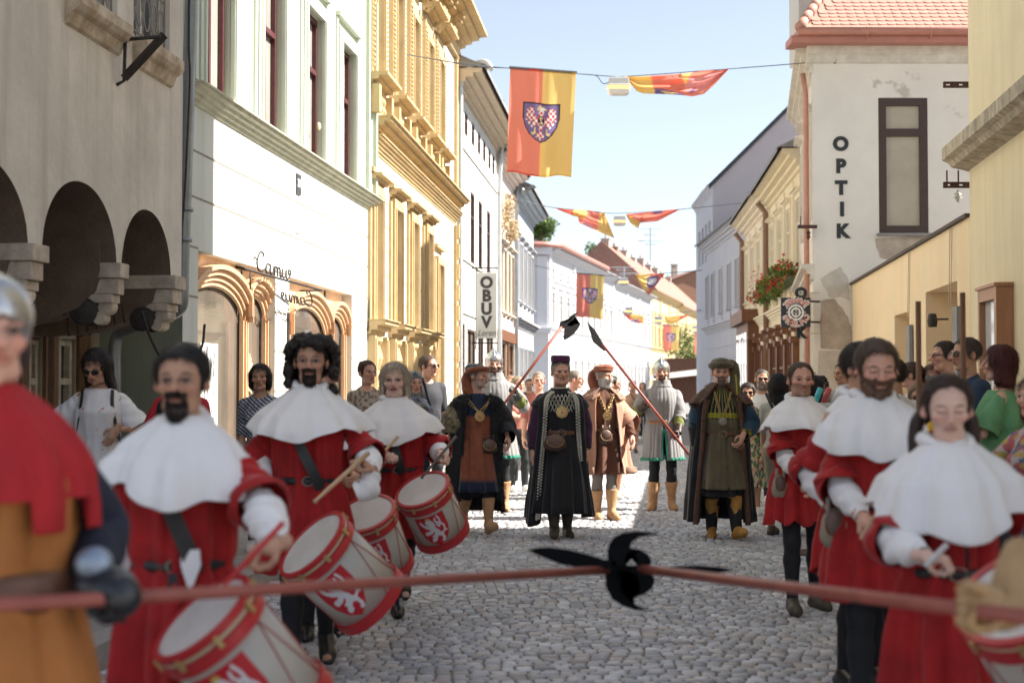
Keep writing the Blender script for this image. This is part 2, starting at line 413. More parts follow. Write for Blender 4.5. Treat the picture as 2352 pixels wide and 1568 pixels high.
def window(par, f, u0, u1, v0, v1, w=-.25, fm=None, gm=None, bars=(), trans=None, ft=.06, name='window', pane=True, sash=True):
    mb = MB(); e = .004
    u0, u1, v0, v1 = u0 + e, u1 - e, v0 + e, v1 - e
    fbox(f, mb, u0, u0 + ft, v0, v1, w, w + .07); fbox(f, mb, u1 - ft, u1, v0, v1, w, w + .07)
    fbox(f, mb, u0 + ft, u1 - ft, v1 - ft, v1, w, w + .068); fbox(f, mb, u0 + ft, u1 - ft, v0, v0 + ft, w, w + .068)
    for b in bars:
        uc = u0 + (u1 - u0) * b; fbox(f, mb, uc - ft * .45, uc + ft * .45, v0 + ft, v1 - ft, w + .002, w + .064)
    for t in (trans if isinstance(trans, (list, tuple)) else ([trans] if trans else [])):
        vc = v0 + (v1 - v0) * t; fbox(f, mb, u0 + ft, u1 - ft, vc - ft * .5, vc + ft * .5, w + .004, w + .075)
    o = mb.build(name, fm or M_win, par, world=True)
    if pane:
        g = MB(); fbox(f, g, u0 + ft * .5, u1 - ft * .5, v0 + ft * .5, v1 - ft * .5, w - .02, w + .012)
        # pane mesh is a child of the window: same local origin
        p = g.build('pane', gm or G_pale, o, world=True)
    return o
def surround(f, mb, u0, u1, v0, v1, t=.12, w=.05, hood=0, sill=.0, mi=0, ears=False):
    fbox(f, mb, u0 - t, u0, v0, v1, -.01, w, mi); fbox(f, mb, u1, u1 + t, v0, v1, -.01, w, mi)
    fbox(f, mb, u0 - t, u1 + t, v1, v1 + t, -.01, w + .003, mi)
    fbox(f, mb, u0 - t * .45, u0 - .01, v0, v1, w, w + .02, mi); fbox(f, mb, u1 + .01, u1 + t * .45, v0, v1, w, w + .02, mi)
    if hood: cornice(f, mb, u0 - t - .08, u1 + t + .08, v1 + t + .01, hood, w + .14, mi, 3)
    if sill: cornice(f, mb, u0 - t - .06, u1 + t + .06, v0 - sill, sill - .003, w + .10, mi, 2)
def curve_pts(fn, n): return [fn(i / (n - 1)) for i in range(n)]

# ================================================================== ground
def groundsheets():
    mb = MB(); mb.add([(-400, -60, -.06), (400, -60, -.06), (400, 900, -.06), (-400, 900, -.06)], [(0, 1, 2, 3)])
    mb.build('ground', M_street, None); tag(bpy.data.objects['ground'], 'grey paved ground under the whole town', kind='structure')
    # street bed: joint colour close, cobble texture far
    o = MB().add([(-2.9, 2, 0), (2.2, 2, 0), (2.2 + .104 * 34, 36, 0), (-2.9 + .104 * 34, 36, 0)], [(0, 1, 2, 3)]).build('street_bed', M_joint)
    tag(o, 'sandy joints between the street cobbles', kind='structure')
    o = MB().add([(-7, 36, 0.004), (14, 36, .004), (70, 420, .004), (-7, 420, .004)], [(0, 1, 2, 3)]).build('street', M_street)
    tag(o, 'grey cobbled street running into the distance', kind='structure')
    o = MB().add([(-3.4, -6, -.004), (3.2, -6, -.004), (3.2 + .83, 2.01, -.004), (-3.4 + .83, 2.01, -.004)], [(0, 1, 2, 3)]).build('street_near', M_street)
    tag(o, 'cobbled street behind the photographer', kind='structure')
    def strip(name, x0, x1, y0, y1, z, m, lab, sl=.1038):
        mb = MB(); n = 30
        a = [(x0 + sl * (y0 + (y1 - y0) * i / n), y0 + (y1 - y0) * i / n) for i in range(n + 1)]
        b = [(x1 + sl * (y0 + (y1 - y0) * i / n), y0 + (y1 - y0) * i / n) for i in range(n + 1)]
        vs = [(*p, z) for p in a] + [(*p, z) for p in b] + [(*p, -.02) for p in a] + [(*p, -.02) for p in b]
        m1 = n + 1; fs = []
        for i in range(n): fs += [(i, m1 + i, m1 + i + 1, i + 1), (m1 + i, 3 * m1 + i, 3 * m1 + i + 1, m1 + i + 1), (i + 1, 2 * m1 + i + 1, 2 * m1 + i, i)]
        fs.append((0, 2 * m1, 3 * m1, m1))
        return tag(mb.add(vs, fs).build(name, m), lab, kind='structure')
    strip('pavement', -9, -3.22, -3, 36, .125, M_asph, 'grey pavement along the left row of houses')
    strip('kerb', -3.22, -3.04, -3, 36, .14, M_kerb, 'pale granite kerb on the left side')
    strip('pavement', 2.04, 9, -3, 26, .125, M_asph, 'grey pavement along the right row of houses', .108)
    strip('kerb', 1.88, 2.04, -3, 26, .14, M_kerb, 'pale granite kerb on the right side', .108)
    # cobbles
    vs = []; fs = []; cols = []
    r = np.random.RandomState(3)
    pal = np.array([(.48, .49, .53), (.43, .44, .48), (.53, .53, .56), (.37, .38, .41), (.48, .465, .46), (.57, .58, .61), (.44, .435, .44), (.46, .42, .41)])
    G = 4; g = np.linspace(-1, 1, G)
    prof1 = np.array([0, .85, .85, 0]) ; 
    y = 3.2; row = 0
    V = []; F = []; C = []
    base = 0
    while y < 36:
        sz = .066 + .015 * r.rand()
        x0 = -3.05 + .1038 * y; x1 = 1.9 + .106 * y
        x = x0 + r.rand() * .05
        while x < x1:
            wd = sz * (.85 + .5 * r.rand())
            cx = x + wd / 2; cyy = y + .075 * math.sin(cx * 2.3) + .05 * math.sin(cx * .9 + y * .35) + r.normal() * .006
            a = .15 * math.cos(cx * 2.3) + r.normal() * .07; ca, sa = math.cos(a), math.sin(a)
            hx, hy = wd / 2 * .97 - .001, sz / 2 * .98; hh = .010 + r.rand() * .006
            gx = np.array([-1, -.78, .78, 1]) * hx; gy = np.array([-1, -.76, .76, 1]) * hy
            
            A, B = np.meshgrid(gx, gy, indexing='ij')
            Z = np.full((4, 4), 0.0); Z[1:3, 1:3] = hh + r.normal(size=(2, 2)) * .0022
            # round the corners
            Acr = A.copy(); Bcr = B.copy(); 
            for i in (0, 3):
                for j in (0, 3): Acr[i, j] *= .86; Bcr[i, j] *= .86
            px = cx + Acr * ca - Bcr * sa; py = cyy + Acr * sa + Bcr * ca
            V.append(np.stack([px, py, Z - .002], -1).reshape(-1, 3))
            c = pal[r.randint(len(pal))] * (.68 + .46 * r.rand())
            C.append(np.tile(c, (16, 1)))
            x += wd + .004 + .004 * r.rand()
        y += sz + .005; row += 1
    n = len(V); V = np.concatenate(V); C = np.concatenate(C)
    q = np.array([(i * 4 + j, (i + 1) * 4 + j, (i + 1) * 4 + j + 1, i * 4 + j + 1) for i in range(3) for j in range(3)])
    F = (q[None] + (np.arange(n) * 16)[:, None, None]).reshape(-1, 4)
    me = bpy.data.meshes.new('cobblestones')
    me.vertices.add(len(V)); me.vertices.foreach_set('co', V.ravel()); me.loops.add(len(F) * 4); me.loops.foreach_set('vertex_index', F.ravel().astype(np.int32))
    me.polygons.add(len(F)); me.polygons.foreach_set('loop_start', np.arange(0, len(F) * 4, 4, dtype=np.int32)); me.polygons.foreach_set('loop_total', np.full(len(F), 4, dtype=np.int32))
    me.polygons.foreach_set('use_smooth', np.ones(len(F), dtype=bool)); me.update(calc_edges=True)
    at = me.color_attributes.new('Col', 'FLOAT_COLOR', 'POINT'); c4 = np.ones((len(V), 4)); c4[:, :3] = C; at.data.foreach_set('color', c4.ravel())
    me.materials.append(M_stone_at)
    o = bpy.data.objects.new('cobblestones', me); COL.objects.link(o); tag(o, 'small grey and brown cobblestones laid in wavy rows over the street', kind='structure')
groundsheets()

def leafclump(name, parent, c, r, n, size, pal, seed=0, mat_=None, squash=1.0, flowers=None, world=True, lumps=7):
    """crown made of many small leaf faces spread through lumpy volume"""
    rr = np.random.RandomState(seed); c = np.array(c, float); r = np.array(r, float)
    lc = rr.normal(size=(lumps, 3)); lc /= np.linalg.norm(lc, axis=1)[:, None]; lc *= (.35 + .4 * rr.rand(lumps))[:, None]
    V = []; F = []; C = []
    k = rr.randint(lumps, size=n); d = rr.normal(size=(n, 3)); d /= np.linalg.norm(d, axis=1)[:, None]
    rad = .48 * rr.rand(n) ** .33 * (.8 + .4 * rr.rand(n))
    p = (lc[k] + d * rad[:, None]) * r + c
    a = rr.normal(size=(n, 3)); a /= np.linalg.norm(a, axis=1)[:, None]; b = np.cross(a, rr.normal(size=(n, 3))); b /= np.linalg.norm(b, axis=1)[:, None]
    s = size * (.6 + .8 * rr.rand(n))[:, None]
    quad = np.stack([p - a * s, p + b * s * .55, p + a * s, p - b * s * .55], 1)
    pal = np.array(pal); col = pal[rr.randint(len(pal), size=n)] * (.7 + .6 * rr.rand(n))[:, None]
    return mk(name, quad.reshape(-1, 3), [(4 * i, 4 * i + 1, 4 * i + 2, 4 * i + 3) for i in range(n)], mat_ or M_leafc, parent, smooth=False, world=world, col=np.repeat(col, 4, 0))
M_leafc = mat('leaf_faces', (1, 1, 1), .6, attr=True, trans=.35)

def text_mesh(name, txt, size, mat_, parent, T, ext=.01, shear=0, align='CENTER', bold=0, space=1.0, world=True):
    """text built as solid letters; T maps (x,y,z) of the text plane to the world"""
    cu = bpy.data.curves.new('t', 'FONT'); cu.body = txt; cu.size = size; cu.extrude = ext; cu.align_x = align; cu.align_y = 'CENTER'
    cu.shear = shear; cu.offset = bold; cu.space_character = space; cu.resolution_u = 4
    ob = bpy.data.objects.new('t', cu); COL.objects.link(ob)
    dg = bpy.context.evaluated_depsgraph_get(); me = bpy.data.meshes.new_from_object(ob.evaluated_get(dg))
    vs = [T(*v.co) for v in me.vertices]; fs = [tuple(p.vertices) for p in me.polygons]
    bpy.data.objects.remove(ob); bpy.data.meshes.remove(me)
    return mk(name, vs, fs, mat_, parent, smooth=False, world=world)
# ================================================================== LEFT ROW
# ---- arcade house (near, in shade)
def arcade_house():
    f = Fac((-4.3 + .0992 * 4.0, 4.0), (-4.3 + .0992 * 12.95, 12.95), 'L')
    t = thing('arcade_house', 'old grey plastered house on the left whose upper floor overhangs on three arches', 'house', (f.A.x, f.A.y, 0))
    def ap(px, py): return f.uv(px, py)
    # arches : (centre px, half-width by px, springs)
    arcs = []
    for (l, r_, sp, apx) in ((-190, 62, 560, 318), (92, 266, 600, 424), (276, 391, 642, 480)):
        u0, u1 = f.u(l), f.u(r_); arcs.append((u0, u1, 2.55, 3.06))
    arcs = [(a, b, 2.46, 3.05 + (.02 if i == 1 else -.02)) for i, (a, b, _, _) in enumerate(arcs)]
    w0 = arcs[1][1] - arcs[1][0]
    gap = arcs[1][0] - arcs[0][1]
    a0 = arcs[0]; extra = [(a0[0] - k * (w0 + .3) - w0 - .3, a0[0] - k * (w0 + .3) - .3, 2.46, 3.05) for k in range(2)]
    arcs = extra + arcs
    def bot(u):
        for (a, b, s, p) in arcs:
            if a <= u <= b:
                x = (u - (a + b) / 2) / ((b - a) / 2); return s + (p - s) * math.sqrt(max(0, 1 - abs(x) ** 2.1))
        return 2.46
    us = sorted(set(list(np.linspace(0, f.L, 260)) + [a + .0005 for a, b, _, _ in arcs] + [b - .0005 for a, b, _, _ in arcs] + [a - .0005 for a, b, _, _ in arcs] + [b + .0005 for a, b, _, _ in arcs]))
    us = [u for u in us if 0 <= u <= f.L]
    wins = [(f.u(118), f.u(286), 5.18, 7.6), (f.u(300), f.u(393), 5.05, 7.5)]
    wins = [(f.u(142), f.u(262), 4.44, 6.6), (f.u(300), f.u(384), 4.44, 6.6)]
    # wall strips with window holes
    mb = MB(); top = 9.5
    def strip(u, up, b0, b1, tt): mb.add([f.T(u, b0), f.T(up, b1), f.T(up, tt), f.T(u, tt)], [(0, 1, 2, 3)])
    for u, up in zip(us[:-1], us[1:]):
        c = (u + up) / 2; h = [x for x in wins if x[0] < c < x[1]]
        strip(u, up, bot(u), bot(up), 4.1)
        # soffit / intrados
    wall(f, 0, f.L, 4.1, top, [(a, b, c, d) for a, b, c, d in wins], .18, mb)
    bodybox(f, mb, 0, f.L, 2.46, top, 6)
    mb.build('wall', M_grey, t, world=True)
    # vaults : dark boxes behind
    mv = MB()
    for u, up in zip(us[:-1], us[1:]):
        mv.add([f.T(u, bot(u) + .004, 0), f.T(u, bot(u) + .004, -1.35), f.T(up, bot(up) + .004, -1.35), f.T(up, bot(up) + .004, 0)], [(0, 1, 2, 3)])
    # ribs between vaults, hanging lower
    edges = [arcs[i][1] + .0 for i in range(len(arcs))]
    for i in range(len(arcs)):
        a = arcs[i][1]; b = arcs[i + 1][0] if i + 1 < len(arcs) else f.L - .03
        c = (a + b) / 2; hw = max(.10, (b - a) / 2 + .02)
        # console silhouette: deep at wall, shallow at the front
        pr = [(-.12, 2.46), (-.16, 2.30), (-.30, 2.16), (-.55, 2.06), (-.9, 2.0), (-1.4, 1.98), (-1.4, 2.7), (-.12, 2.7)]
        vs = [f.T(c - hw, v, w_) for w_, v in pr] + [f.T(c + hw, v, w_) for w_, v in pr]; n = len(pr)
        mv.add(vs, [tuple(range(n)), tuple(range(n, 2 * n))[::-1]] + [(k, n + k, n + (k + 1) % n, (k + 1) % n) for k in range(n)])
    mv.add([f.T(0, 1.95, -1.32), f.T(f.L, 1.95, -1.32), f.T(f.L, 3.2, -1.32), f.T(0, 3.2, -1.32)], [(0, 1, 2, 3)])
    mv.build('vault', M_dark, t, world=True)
    # corbels
    for i in range(len(arcs)):
        a = arcs[i][1]; b = arcs[i + 1][0] if i + 1 < len(arcs) else f.L - .03
        c = min((a + b) / 2, a + .12); hw = min(max(.07, (b - a) / 2) * .95, .12)
        m = MB()
        fbox(f, m, c - hw - .03, c + hw + .03, 2.40, 2.52, -.46, .05)
        fbox(f, m, c - hw, c + hw, 2.27, 2.398, -.46, .02)
        fbox(f, m, c - hw - .02, c + hw + .02, 2.20, 2.268, -.40, -.02)
        # rounded nose blocks
        for (z, wv, rr) in ((2.17, -.09, .065), (2.08, -.14, .055)):
            pts = [f.T(c - hw * .9, z, wv), f.T(c + hw * .9, z, wv)]; m.tube(pts, rr, 12)
        co = m.build('corbel', M_stone, t, world=True, bevel=.008)
        # spiral volute on both cheeks
        for s in (-1, 1):
            m = MB(); u = c + s * (hw + .012)
            pts = []
            for k in range(40):
                a_ = k / 39 * 4.6 * math.pi; rr = .115 - .10 * k / 39
                pts.append(f.T(u, 2.13 + rr * math.sin(a_), -.26 + rr * math.cos(a_)))
            m.tube(pts, .012, 6)
            m.lathe([(.001, -.01), (.11, -.01), (.11, .01), (.001, .01)], 20, T=lambda x, y, z: f.T(u + z, 2.13 + y, -.26 + x))
            for k in range(7):
                m.tube([f.T(u, 2.10 - k * .02, -.42 - k * .085), f.T(u, 2.25 - k * .015, -.44 - k * .085)], .014, 6)
            m.build('volute', M_scroll, co, smooth=True, world=True)
    # sills with shaggy undersides, pilaster strip
    for (a, b, c, d) in wins:
        m = MB(); prof(f, m, a - .02, b + .02, [(-.02, 4.42), (-.02, 4.17), (.03, 4.20), (.06, 4.28), (.10, 4.30), (.13, 4.34), (.13, 4.42)])
        m.build('sill', M_sill, t, world=True)
        o = window(t, f, a, b, c, d, w=-.16, fm=M_winwhite, gm=G_dark, bars=(.5,), trans=(.3, .6), ft=.07)
        # wrought grille in front
        m = MB(); n = max(2, int((b - a) / .16))
        for k in range(n + 1):
            u = a + (b - a) * k / n; m.tube([f.T(u, c, -.05), f.T(u, d, -.05)], .008, 6)
        for v in (c + .08, c + .5, c + 1.1): m.tube([f.T(a, v, -.05), f.T(b, v, -.05)], .009, 6)
        for k in range(n):
            u = a + (b - a) * (k + .5) / n
            for v in (c + .28, c + .8):
                m.tube([f.T(u + .07 * math.cos(q), v + .14 * math.sin(q), -.05) for q in np.linspace(0, 2 * math.pi, 16)], .007, 5)
        m.build('window_grille', mat('pale_grille', (.34, .31, .29), .6, noise=.3, nscale=20), t, smooth=True, world=True)
    # recessed ground floor wall
    g = Fac((f.A.x - 1.30, f.A.y), (f.B.x - 1.30 + .14, f.B.y + 1.45), 'L')
    holes = [(g.u(118), g.u(172), .3, 1.98), (g.u(60), g.u(95), .3, 1.98)]
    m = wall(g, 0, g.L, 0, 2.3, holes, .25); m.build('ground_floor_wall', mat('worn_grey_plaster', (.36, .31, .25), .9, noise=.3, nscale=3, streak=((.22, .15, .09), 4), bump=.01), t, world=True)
    for (a, b, c, d) in holes:
        window(t, g, a, b, c, d, w=-.10, fm=M_winold, gm=G_dark, bars=(.5,), trans=(.28, .52, .76), ft=.06)
        m = MB()
        for (x0, x1) in ((a - .16, a - .02), (b + .02, b + .30)): fbox(g, m, x0, x1, .2, 2.25, .003, .035)
        m.build('wooden_panel', mat('brown_panel', (.17, .085, .035), .7, noise=.4, nscale=6, stretch=(5, 5, .4)), t, world=True)
    # iron lantern bracket
    m = MB(); w_ = .0; W = lambda px, py, w: (lambda q: f.T(q[0], q[1], w))(f.uv(px, py))
    p0 = f.uv(268, 187); z1 = 1.55 + (882 - 96) / 252.; u0 = p0[0]
    top_in, top_out = f.T(u0 - .1, 4.68, 0), f.T(u0 + .05, 4.68, .34)
    m.tube([f.T(u0, 4.31, .0), f.T(u0, 4.33, .36)], .016, 8); m.tube([f.T(u0, 3.95, .0), f.T(u0, 3.98, .06), f.T(u0, 4.33, .07)], .015, 8)
    m.build('iron_bracket', M_iron, t, smooth=True, world=True)
    m = MB(); a_ = Vector(f.T(u0, 4.0, .06)); b_ = Vector(f.T(u0 + .06, 4.36, .37)); m.tube([a_, b_], [.036, .036], 4); m.build('bracket_strut', M_iron, t, world=True)
    # loose cable
    m = MB(); z = lambda px, py, Y: tuple(P(px, py, Y))
    m.tube(smoothpts([z(325, 715, 12.2), z(345, 775, 12.3), z(380, 835, 12.5), z(424, 850, 12.7), z(462, 800, 12.9), z(470, 745, 13)], 8), .012, 6)
    m.build('cable', M_iron, t, smooth=True, world=True)
arcade_house()

# ---- green house
GA, GB = (-4.8 + .1038 * 14.3, 14.3), (-4.8 + .1038 * 23.6, 23.6)
def green_house():
    f = Fac(GA, GB, 'L')
    t = thing('green_house', 'pale green house with tall dark red windows above a wooden arched shopfront', 'house', (f.A.x, f.A.y, 0))
    uY = lambda Y: (Y - 14.3) * 1.00537
    uc = [uY(15.35), uY(17.5), uY(19.65), uY(21.75)]
    ups = [(c - .5, c + .5, 4.70, 6.72) for c in uc]
    shops = [(f.u(453), f.u(631), .25, 2.94), (f.u(663), f.u(808), .25, 2.94)]
    mb = wall(f, 0, f.L, 4.6, 12.5, ups, .16); bodybox(f, mb, 0, f.L, 0, 12.5, 8)
    mb.build('upper_wall', M_green, t, world=True)
    mb = wall(f, 0, f.L, 0, 4.6, shops, .20)
    mb.build('wall', M_greenl, t, world=True)
    # flank closing towards the arcade house, below the overhang
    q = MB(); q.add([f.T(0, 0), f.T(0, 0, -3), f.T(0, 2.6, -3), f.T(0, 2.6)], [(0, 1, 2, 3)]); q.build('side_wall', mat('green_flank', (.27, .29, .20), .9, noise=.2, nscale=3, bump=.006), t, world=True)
    # joints: dark grooves as thin recessed-look strips
    m = MB()
    for v in (3.95, 3.47):
        fbox(f, m, .0, f.L, v, v + .022, -.01, .004)
    for v in (2.95, 2.44, 1.95, 1.45, .95):
        for (a, b) in ((0, shops[0][0]), (shops[0][1], shops[1][0]), (shops[1][1], f.L)): fbox(f, m, a + .003, b - .003, v, v + .022, -.01, .004)
    m.build('plaster_joint', mat('groove', (.33, .29, .25), .95, noise=.4, nscale=30), t, world=True)
    m = MB(); cornice(f, m, 0, f.L + .12, 4.42, .18, .17, steps=4); fbox(f, m, 0, f.L + .14, 4.602, 4.618, -.01, .21)
    m.build('cornice', mat('green_cornice', (.56, .55, .42), .85, noise=.25, nscale=4), t, world=True)
    m = MB(); cornice(f, m, 0, f.L + .12, 7.9, .5, .4, steps=5); m.build('roof_cornice', M_green, t, world=True)
    # mouldings round the windows + pilasters
    for (a, b, c, d) in ups:
        m = MB(); surround(f, m, a, b, c, d, t=.17, w=.05)
        fbox(f, m, a - .27, a - .18, c, d + .3, -.01, .03); fbox(f, m, b + .18, b + .27, c, d + .3, -.01, .03)
        fbox(f, m, a - .27, b + .27, d + .31, d + .38, -.01, .08)
        m.build('window_moulding', mat('green_moulding', (.58, .62, .53), .8, noise=.05, nscale=4), t, world=True)
    m = MB(); fbox(f, m, f.L - .42, f.L - .02, 4.64, 7.88, -.01, .06); fbox(f, m, f.L - .12, f.L - .004, 4.64, 7.88, .062, .12)
    m.build('corner_pilaster', M_green, t, world=True)
    for (a, b, c, d) in ups: window(t, f, a, b, c, d, w=-.14, fm=M_win, gm=G_pale, bars=(.5,), trans=.62, ft=.07)
    # ---- shopfronts of arched wood
    for si, (a, b, c, d) in enumerate(shops):
        m = MB(); w0 = -.15
        if si == 0: arches = [(a + .02, a + 2.02, 2.28, 2.62), (a + 2.08, b - .03, 2.35, 2.60)]
        else: arches = [(a + .35, a + 2.55, 2.20, 2.60), (a + 2.65, b - .05, 2.30, 2.55)]
        # board behind the hoods with arched hole
        pts_all = []
        back = MB()
        for (p, q, s, pk) in arches:
            n = 22; R = (q - p) / 2; cu_ = (p + q) / 2
            arc = [(cu_ + R * math.cos(k), s + (pk - s) * math.sin(k)) for k in np.linspace(math.pi, 0, n)]
            for k in range(n - 1):
                back.add([f.T(arc[k][0], arc[k][1], w0), f.T(arc[k + 1][0], arc[k + 1][1], w0), f.T(arc[k + 1][0], d, w0), f.T(arc[k][0], d, w0)], [(0, 1, 2, 3)])
            for (off, ww, th) in ((.02, .03, .05), (.075, .06, .055), (.135, .10, .06), (.20, .145, .05)):
                ring = [((cu_ + (R + off - .02) * math.cos(k)), s + (pk - s + off) * math.sin(k)) for k in np.linspace(math.pi, 0, n)]
                ring2 = [((cu_ + (R + off + th - .02) * math.cos(k)), s + (pk - s + off + th) * math.sin(k)) for k in np.linspace(math.pi, 0, n)]
                ring = [(min(max(x, p - .04), q + .04), y_) for x, y_ in ring]; ring2 = [(min(max(x, p - .06), q + .06), y_) for x, y_ in ring2]
                for k in range(n - 1):
                    v = [f.T(*ring[k], w0), f.T(*ring[k + 1], w0), f.T(*ring2[k + 1], w0), f.T(*ring2[k], w0), f.T(*ring[k], w0 + ww), f.T(*ring[k + 1], w0 + ww), f.T(*ring2[k + 1], w0 + ww), f.T(*ring2[k], w0 + ww)]
                    m.add(v, [(4, 5, 6, 7), (0, 1, 5, 4), (2, 3, 7, 6)])
            for x in (p, q):
                for (dx, ww) in ((.0, .075), (.035, .05), (-.035, .05)): fbox(f, m, x + dx - .016, x + dx + .016, .3, s + .02, w0, w0 + ww)
            fbox(f, m, p, q, .3, .62, w0 - .01, w0 + .05)
            g = MB(); g.add([f.T(p, .6, w0 - .03), f.T(q, .6, w0 - .03), f.T(q, pk, w0 - .03), f.T(p, pk, w0 - .03)], [(0, 1, 2, 3)])
            g.build('shop_pane', mat('shop_glass', (.20, .17, .14), .03, noise=.4, nscale=1.2, spec=1.0, coat=1.0), t, world=True)
        if si == 1: fbox(f, m, a, a + .3, .3, d, w0 + .002, w0 + .05)
        back.build('arch_panel', M_cream, t, world=True)
        m.build('shopfront', M_wood, t, world=True, smooth=False)
    # white poster inside first pane
    a = shops[0][0]; m = MB(); fbox(f, m, a + .62, a + 1.22, .6, 2.0, -.176, -.170); m.build('poster', mat('poster_white', (.82, .81, .78), .6, noise=.03, nscale=3), t, world=True)
    m = MB()
    rr = random.Random(5)
    for k in range(22):
        u = a + .72 + rr.random() * .35; v = .85 + rr.random() * 1.05; m.tube([f.T(u, v, -.166), f.T(u + .03, v + .10 + .07 * rr.random(), -.166)], .006, 5)
    m.build('poster_print', mat('print_grey', (.15, .12, .16), .7), t, world=True)
    # golden lattice emblem painted on the door pane
    a2 = shops[0][0] + 2.4; m = MB()
    for k in range(9):
        q = math.pi * (.12 + .76 * k / 8)
        m.tube([f.T(a2 + .05 * math.cos(q), 1.62 + .05 * math.sin(q), -.165), f.T(a2 + .16 * math.cos(q), 1.62 + .22 * math.sin(q), -.165), f.T(a2 + .2 * math.cos(q), 1.60 + .33 * math.sin(q), -.165)], .008, 5)
        m.tube([f.T(a2 + .17 * math.cos(q), 1.34 + .14 * math.sin(q), -.165), f.T(a2 + .14 * math.cos(q), 1.30 + .25 * math.sin(q), -.165)], .010, 5)
    m.tube([f.T(a2 + .17 * math.cos(q), 1.34 + .14 * math.sin(q), -.165) for q in np.linspace(0, 2 * math.pi, 20)], .012, 5)
    m.build('window_emblem', mat('gilt_line', (.75, .62, .42), .5), t, world=True)
    # house number plates
    uu, vv = f.uv(684, 424)
    m = MB(); fbox(f, m, uu - .11, uu + .11, vv - .135, vv + .135, .002, .02); pl = m.build('number_plate', mat('plate_dark', (.05, .05, .06), .4), t, world=True)
    text_mesh('number', '287', .12, mat('plate_white', (.85, .85, .82), .5), pl, lambda x, y, z: f.T(uu + x, vv + .01 + y * 1.2, .024 + z * .2), ext=.004, bold=.003)
    u2, v2 = f.uv(683, 511)
    m = MB(); fbox(f, m, u2 - .11, u2 + .11, v2 - .15, v2 + .15, .002, .012); m.build('blank_plate', mat('plate_rim', (.45, .45, .44), .5), t, world=True)
    m = MB(); fbox(f, m, u2 - .095, u2 + .095, v2 - .135, v2 + .135, .013, .017); m.build('blank_plate', M_white, t, world=True)
    # lamp niche on the pier
    un, vn = f.uv(660, 757); m = MB(); fbox(f, m, un - .03, un + .04, vn - .22, vn + .22, .003, .02); m.build('wall_slot', M_iron, t, world=True)
    m = MB(); ub, vb = f.uv(731, 291); m.lathe([(.001, 0), (.055, 0), (.055, .02), (.03, .035), (.001, .03)], 14, T=lambda x, y, z: f.T(ub - .02 + x, vb + y, z + .004)); m.build('rosette', mat('rosette', (.6, .5, .3), .6), t, world=True)
    # big grey rain pipe : from the roof down, then bending back under the overhang
    m = MB(); Yp = 13.35
    pts = [P(441, -200, Yp), P(440, 0, Yp), P(433, 200, Yp), P(426, 420, Yp), P(420, 600, Yp), P(418, 690, Yp), P(408, 712, Yp + .02), P(385, 724, Yp + .08), P(330, 742, Yp + .35), P(295, 753, Yp + .5), P(272, 768, Yp + .6), P(264, 800, Yp + .62), P(264, 880, Yp + .62), P(264, 1180, Yp + .62)]
    m.tube(smoothpts(pts, 5), .062, 14)
    for (x, y) in ((427, 482), (424, 552)): 
        p = P(x, y, Yp); m.lathe([(.066, -.018), (.072, -.018), (.072, .018), (.066, .018)], 14, org=tuple(p))
    m.build('rain_pipe', M_zinc, t, smooth=True, world=True)
    m = MB(); m.tube(smoothpts([P(434, -100, 13.3), P(434, 100, 13.28), P(436, 180, 13.26), P(430, 330, 13.27), P(424, 450, 13.27), P(417, 540, 13.25), P(415, 680, 13.3)], 5), .010, 6); m.build('black_cable', M_iron, t, smooth=True, world=True)
    return f
GF = green_house()
def iron_sign():
    """wrought iron lettering CAMU on its bar, mirrored copy hanging below"""
    f = GF
    ua, va = f.uv(572, 618); Y0 = 16.2
    # bar lies along the facade, projecting a little
    b0, b1 = P(563, 618, 16.4), P(739, 667, 18.9)
    t = thing('hanging_sign', 'wrought iron script sign on a thin bar over the arched shopfront', 'sign', tuple(b0))
    m = MB(); m.tube([b0, b1], .014, 6); m.tube([b0, P(563, 607, 16.9) + Vector((-.25, 0, 0))], .02, 6); m.tube([b1, b1 + Vector((-.3, .1, 0))], .012, 6)
    m.tube([b0 + (b1 - b0) * .06 + Vector((0, 0, -.22)), b0 + (b1 - b0) * .06], .01, 6)
    m.build('bar', M_iron, t, smooth=True, world=True)
    # script strokes in unit box (x right 0..4, y up)
    st = [[(.55, 1.15), (.62, 1.35), (.35, 1.45), (.12, 1.1), (.0, .6), (.12, .15), (.42, .05), (.7, .25), (.95, .45)],
          [(1.25, .7), (1.0, .72), (.85, .4), (.95, .08), (1.2, .2), (1.3, .7), (1.3, .15), (1.45, .05), (1.6, .35)],
          [(1.6, .35), (1.68, .7), (1.7, .05), (1.75, .5), (1.9, .72), (1.98, .5), (1.98, .05), (2.03, .5), (2.18, .72), (2.27, .5), (2.27, .1), (2.4, .05)],
          [(2.4, .05), (2.5, .4), (2.55, .7), (2.53, .2), (2.68, .05), (2.85, .3), (2.9, .7), (2.9, .2), (3.05, .03), (3.3, .3), (3.38, .62), (3.2, .75), (3.12, .55), (3.25, .42)]]
    dirv = (b1 - b0).normalized(); dirh = Vector((dirv.x, dirv.y, dirv.z))
    def place(x, y, s0, sc, mir):
        base = b0 + dirh * (s0 + (x if not mir else 3.4 - x) * sc) + Vector((0, -.02, 0))
        return base + Vector((0, 0, 1)) * ((y + .1) * .165 if not mir else (y * .135 - .26))
    for (s0, sc, mir) in ((.36, .32, False), (1.12, .32, True)):
        m = MB()
        for s in st: m.tube(smoothpts([place(x, y, s0, sc, mir) for x, y in s], 5), .011, 6)
        m.build('lettering', M_iron, t, smooth=True, world=True)
iron_sign()

